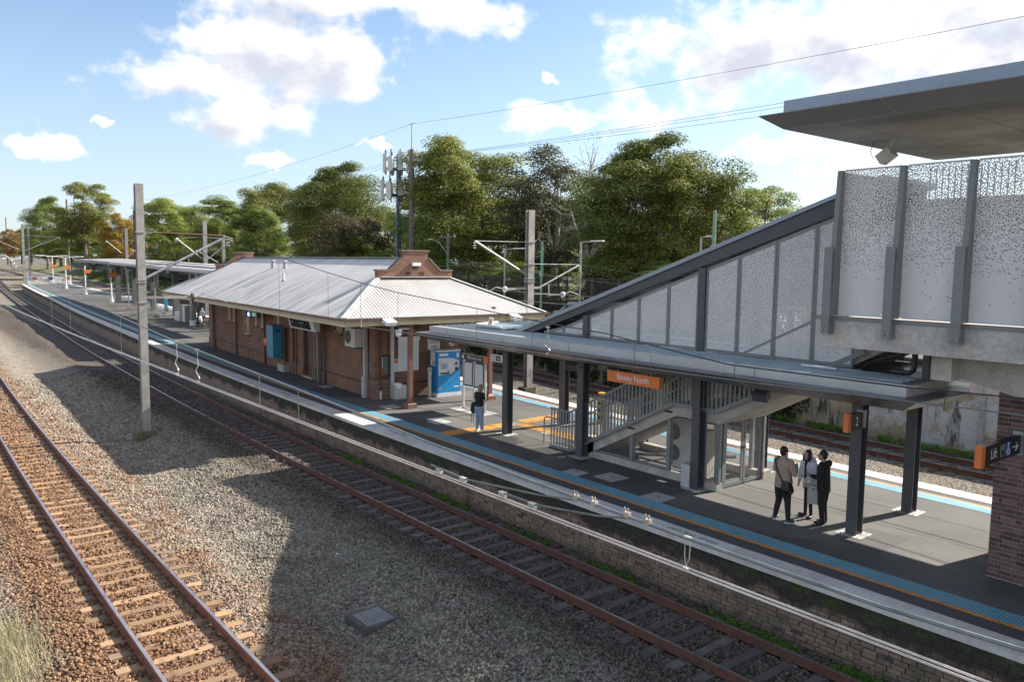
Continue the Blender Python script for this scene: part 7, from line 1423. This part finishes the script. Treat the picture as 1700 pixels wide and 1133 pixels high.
# man in taupe jacket, seen from behind
t, k = person('man in taupe jacket and dark trousers seen from behind with a black shoulder bag', -10.06, 16.28, rad(-14), 1.74, dict(pose=dict(legs=[[(-.13, .03, .48), (-.17, -.03, .085), (-.26, .10, .085)], [(.14, .03, .48), (.21, .0, .085), (.25, .14, .085)]], arms=[[(-.30, .05, 1.15), (-.16, .26, 1.24), (.4, .5, .4)], [(.30, .05, 1.15), (.12, .27, 1.26), (-.4, .5, .4)]], lean=.01), hair='short', trousers=NAVY, top=TAUPE, shoe=SHN, sole=SHW, girth=1.16, shw=.20, hemz=.80, hem=.92, cuff=.9, collar=True, legw=1.05))
q = MB(); q.tube([(-.10, -.02, 1.50), (-.14, -.13, 1.42), (-.02, -.17, 1.20), (.12, -.165, 1.02), (.20, -.12, .93)], .016, 6); q.tube([(-.10, -.02, 1.50), (-.12, .12, 1.40), (.08, .16, 1.1), (.24, .05, .95)], .016, 6); q.build('bag_strap', SHB, t, True)
q = MB(); q.loft([[(.13,-.16,.72),(.34,-.13,.72),(.34,-.02,.72),(.13,-.04,.72)], [(.12,-.19,.80),(.36,-.15,.80),(.36,-.0,.80),(.12,-.03,.80)], [(.14,-.17,.99),(.32,-.14,.99),(.32,-.04,.99),(.14,-.06,.99)]]); q.build('shoulder_bag', SHB, t, True)
# woman in white jacket, head down, facing the camera side
t, k = person('woman in white puffer jacket and black tights looking down into a bag', -9.80, 17.0, rad(168), 1.62, dict(pose=dict(legs=[[(-.07, .03, .48), (-.06, -.02, .085), (-.10, .12, .085)], [(.08, .02, .48), (.12, -.02, .085), (.28, .06, .085)]], arms=[[(-.24, .03, 1.13), (-.16, .24, .98), (.3, .4, -.6)], [(.25, .05, 1.14), (.05, .30, 1.02), (-.2, .4, -.5)]], lean=.05, hd=.06), hair='bob', trousers=BLK, top=WHT, shoe=SHB, girth=.93, shw=.165, hemz=.80, flare=1.12, puff=1.12, legw=.72, hem=.98, hood=True, collar=True))
q = MB(); q.box(-.025, .025, .13, .17, .98, 1.42); q.build('black_top', BLK, t, True)
# man in black hooded jacket in profile
t, k = person('man in black hooded jacket and glasses standing in profile, holding the tote bag open', -9.33, 16.80, rad(100), 1.71, dict(pose=dict(legs=[[(-.07, .02, .48), (-.06, -.02, .085), (-.09, .12, .085)], [(.09, .02, .48), (.10, -.02, .085), (.11, .12, .085)]], arms=[[(-.23, .05, 1.14), (-.12, .26, 1.12), (.1, .5, .2)], [(.23, .06, 1.13), (.14, .28, 1.06), (-.1, .5, .1)]], lean=.03, hd=.03), hair='short', trousers=BLK, top=BLK, shoe=SHB, girth=1.05, hemz=.78, hood=True, skin=SK2, glasses=True, legw=1.0, hem=.97))
t = thing('tote_bag', 'large cream canvas tote bag held open between the woman and the man in black', 'bag', (-9.55, 16.74, .44)); R_ = []
for z, sx, sy in ((0, .12, .04), (.03, .135, .055), (.22, .14, .06), (.44, .135, .05)): R_.append([(sx*c_*(1+.05*math.sin(5*a)), sy*s_*(1+.15*math.sin(3*a+z*9)), z) for a in np.linspace(0, 2*math.pi, 25)[:-1] for c_, s_ in [(max(-1, min(1, 1.25*math.cos(a))), max(-1, min(1, 1.25*math.sin(a))))]])
q = MB(); q.loft(R_, cap=False); q.poly(*R_[0][::-1]); q.build('bag_body', CANV, t, True, True)
for s_ in (-1, 1): q = MB(); q.tube([(-.07, s_*.045, .42), (-.01, s_*.04, .60), (.05, s_*.03, .66), (.07, s_*.04, .60), (.07, s_*.045, .42)], .011, 5); q.build('handle', CANV, t, True)
q = MB(); q.box(-.02, .02, -.072, -.062, .34, .38); q.build('small_mark', MT['charcoal'], t, True)
t.rotation_euler = (0, 0, rad(20))
# woman in black tee and pale jeans, from behind
t, k = person('woman in black tee and pale blue jeans seen from behind at the map stand', -22.05, 16.42, rad(8), 1.64, dict(pose=dict(legs=[[(-.09, .03, .48), (-.09, -.02, .085), (-.16, .10, .085)], [(.10, .02, .48), (.11, .04, .085), (.15, .17, .085)]], arms=[[(-.25, .03, 1.13), (-.24, .18, .98)], [(.25, .02, 1.12), (.13, .20, 1.14)]], lean=.02, hd=.06), hair='long', hairmat=HBl, trousers=JEAN, top=BLK, shoe=SHW, sole=SHW, sleeve=.55, girth=1.02, hemz=.95, hipw=.10, legw=1.1, hem=.88))
t = thing('backpack', 'dark backpack dangling from the arm of the woman in jeans', 'backpack', (-22.38, 16.48, .45)); q = MB(); q.loft([[(-.05,-.12,.15),(.07,-.12,.15),(.07,.13,.15),(-.05,.13,.15)], [(-.08,-.15,.3),(.08,-.15,.3),(.08,.16,.3),(-.08,.16,.3)], [(-.05,-.11,.55),(.06,-.11,.55),(.06,.12,.55),(-.05,.12,.55)]]); q.build('sack', NAVY, t, True); q = MB(); q.tube([(-.02,-.1,.2),(-.05,-.12,.0),(-.03,-.12,-.14)], .012, 5); q.tube([(.05,-.1,.2),(.07,-.12,.0),(.06,-.12,-.1)], .012, 5); q.tube([(0,0,.52),(.06,.03,.62),(.14,.05,.55)], .014, 5); q.build('strap', SHB, t, True)
# seated pair by the station end
SEAT = [[(-.09, .42, .50), (-.10, .50, .085), (-.11, .62, .085)], [(.10, .42, .50), (.12, .44, .085), (.13, .58, .085)]]
def sit(spec):
    return spec
t, k = person('person in white top and black shorts sitting forward on the bench by the station', -69.2, 22.0, rad(150), 1.70, dict(pose=dict(legs=[[(-.10, .42, .86), (-.10, .46, .45), (-.11, .58, .45)], [(.11, .42, .86), (.12, .40, .45), (.13, .52, .45)]], arms=[[(-.22, .2, 1.12), (-.12, .38, .98)], [(.22, .2, 1.12), (.10, .38, .98)]], lean=.12, hd=.06), hair='scarf', trousers=BLK, top=fabric('white_cotton', (.62, .62, .64)), shoe=SHW, girth=1.0, sleeve=.6, hem=.1, skin=M('skin_deep', (.20, .12, .085), .55))); t.location.z = -.37
t, k = person('person in pale lilac hooded jacket standing behind the bench by the station', -70.7, 22.55, rad(20), 1.66, dict(pose=dict(legs=legs_stand(.09), arms=[[(-.24, .03, 1.13), (-.20, .15, .95)], [(.24, .03, 1.13), (.20, .15, .95)]], lean=.02), hair='short', hairmat=fabric('lilac_cloth', (.56, .55, .66)), trousers=BLK, top=fabric('lilac_cloth', (.56, .55, .66)), shoe=SHW, girth=1.0, hood=True))
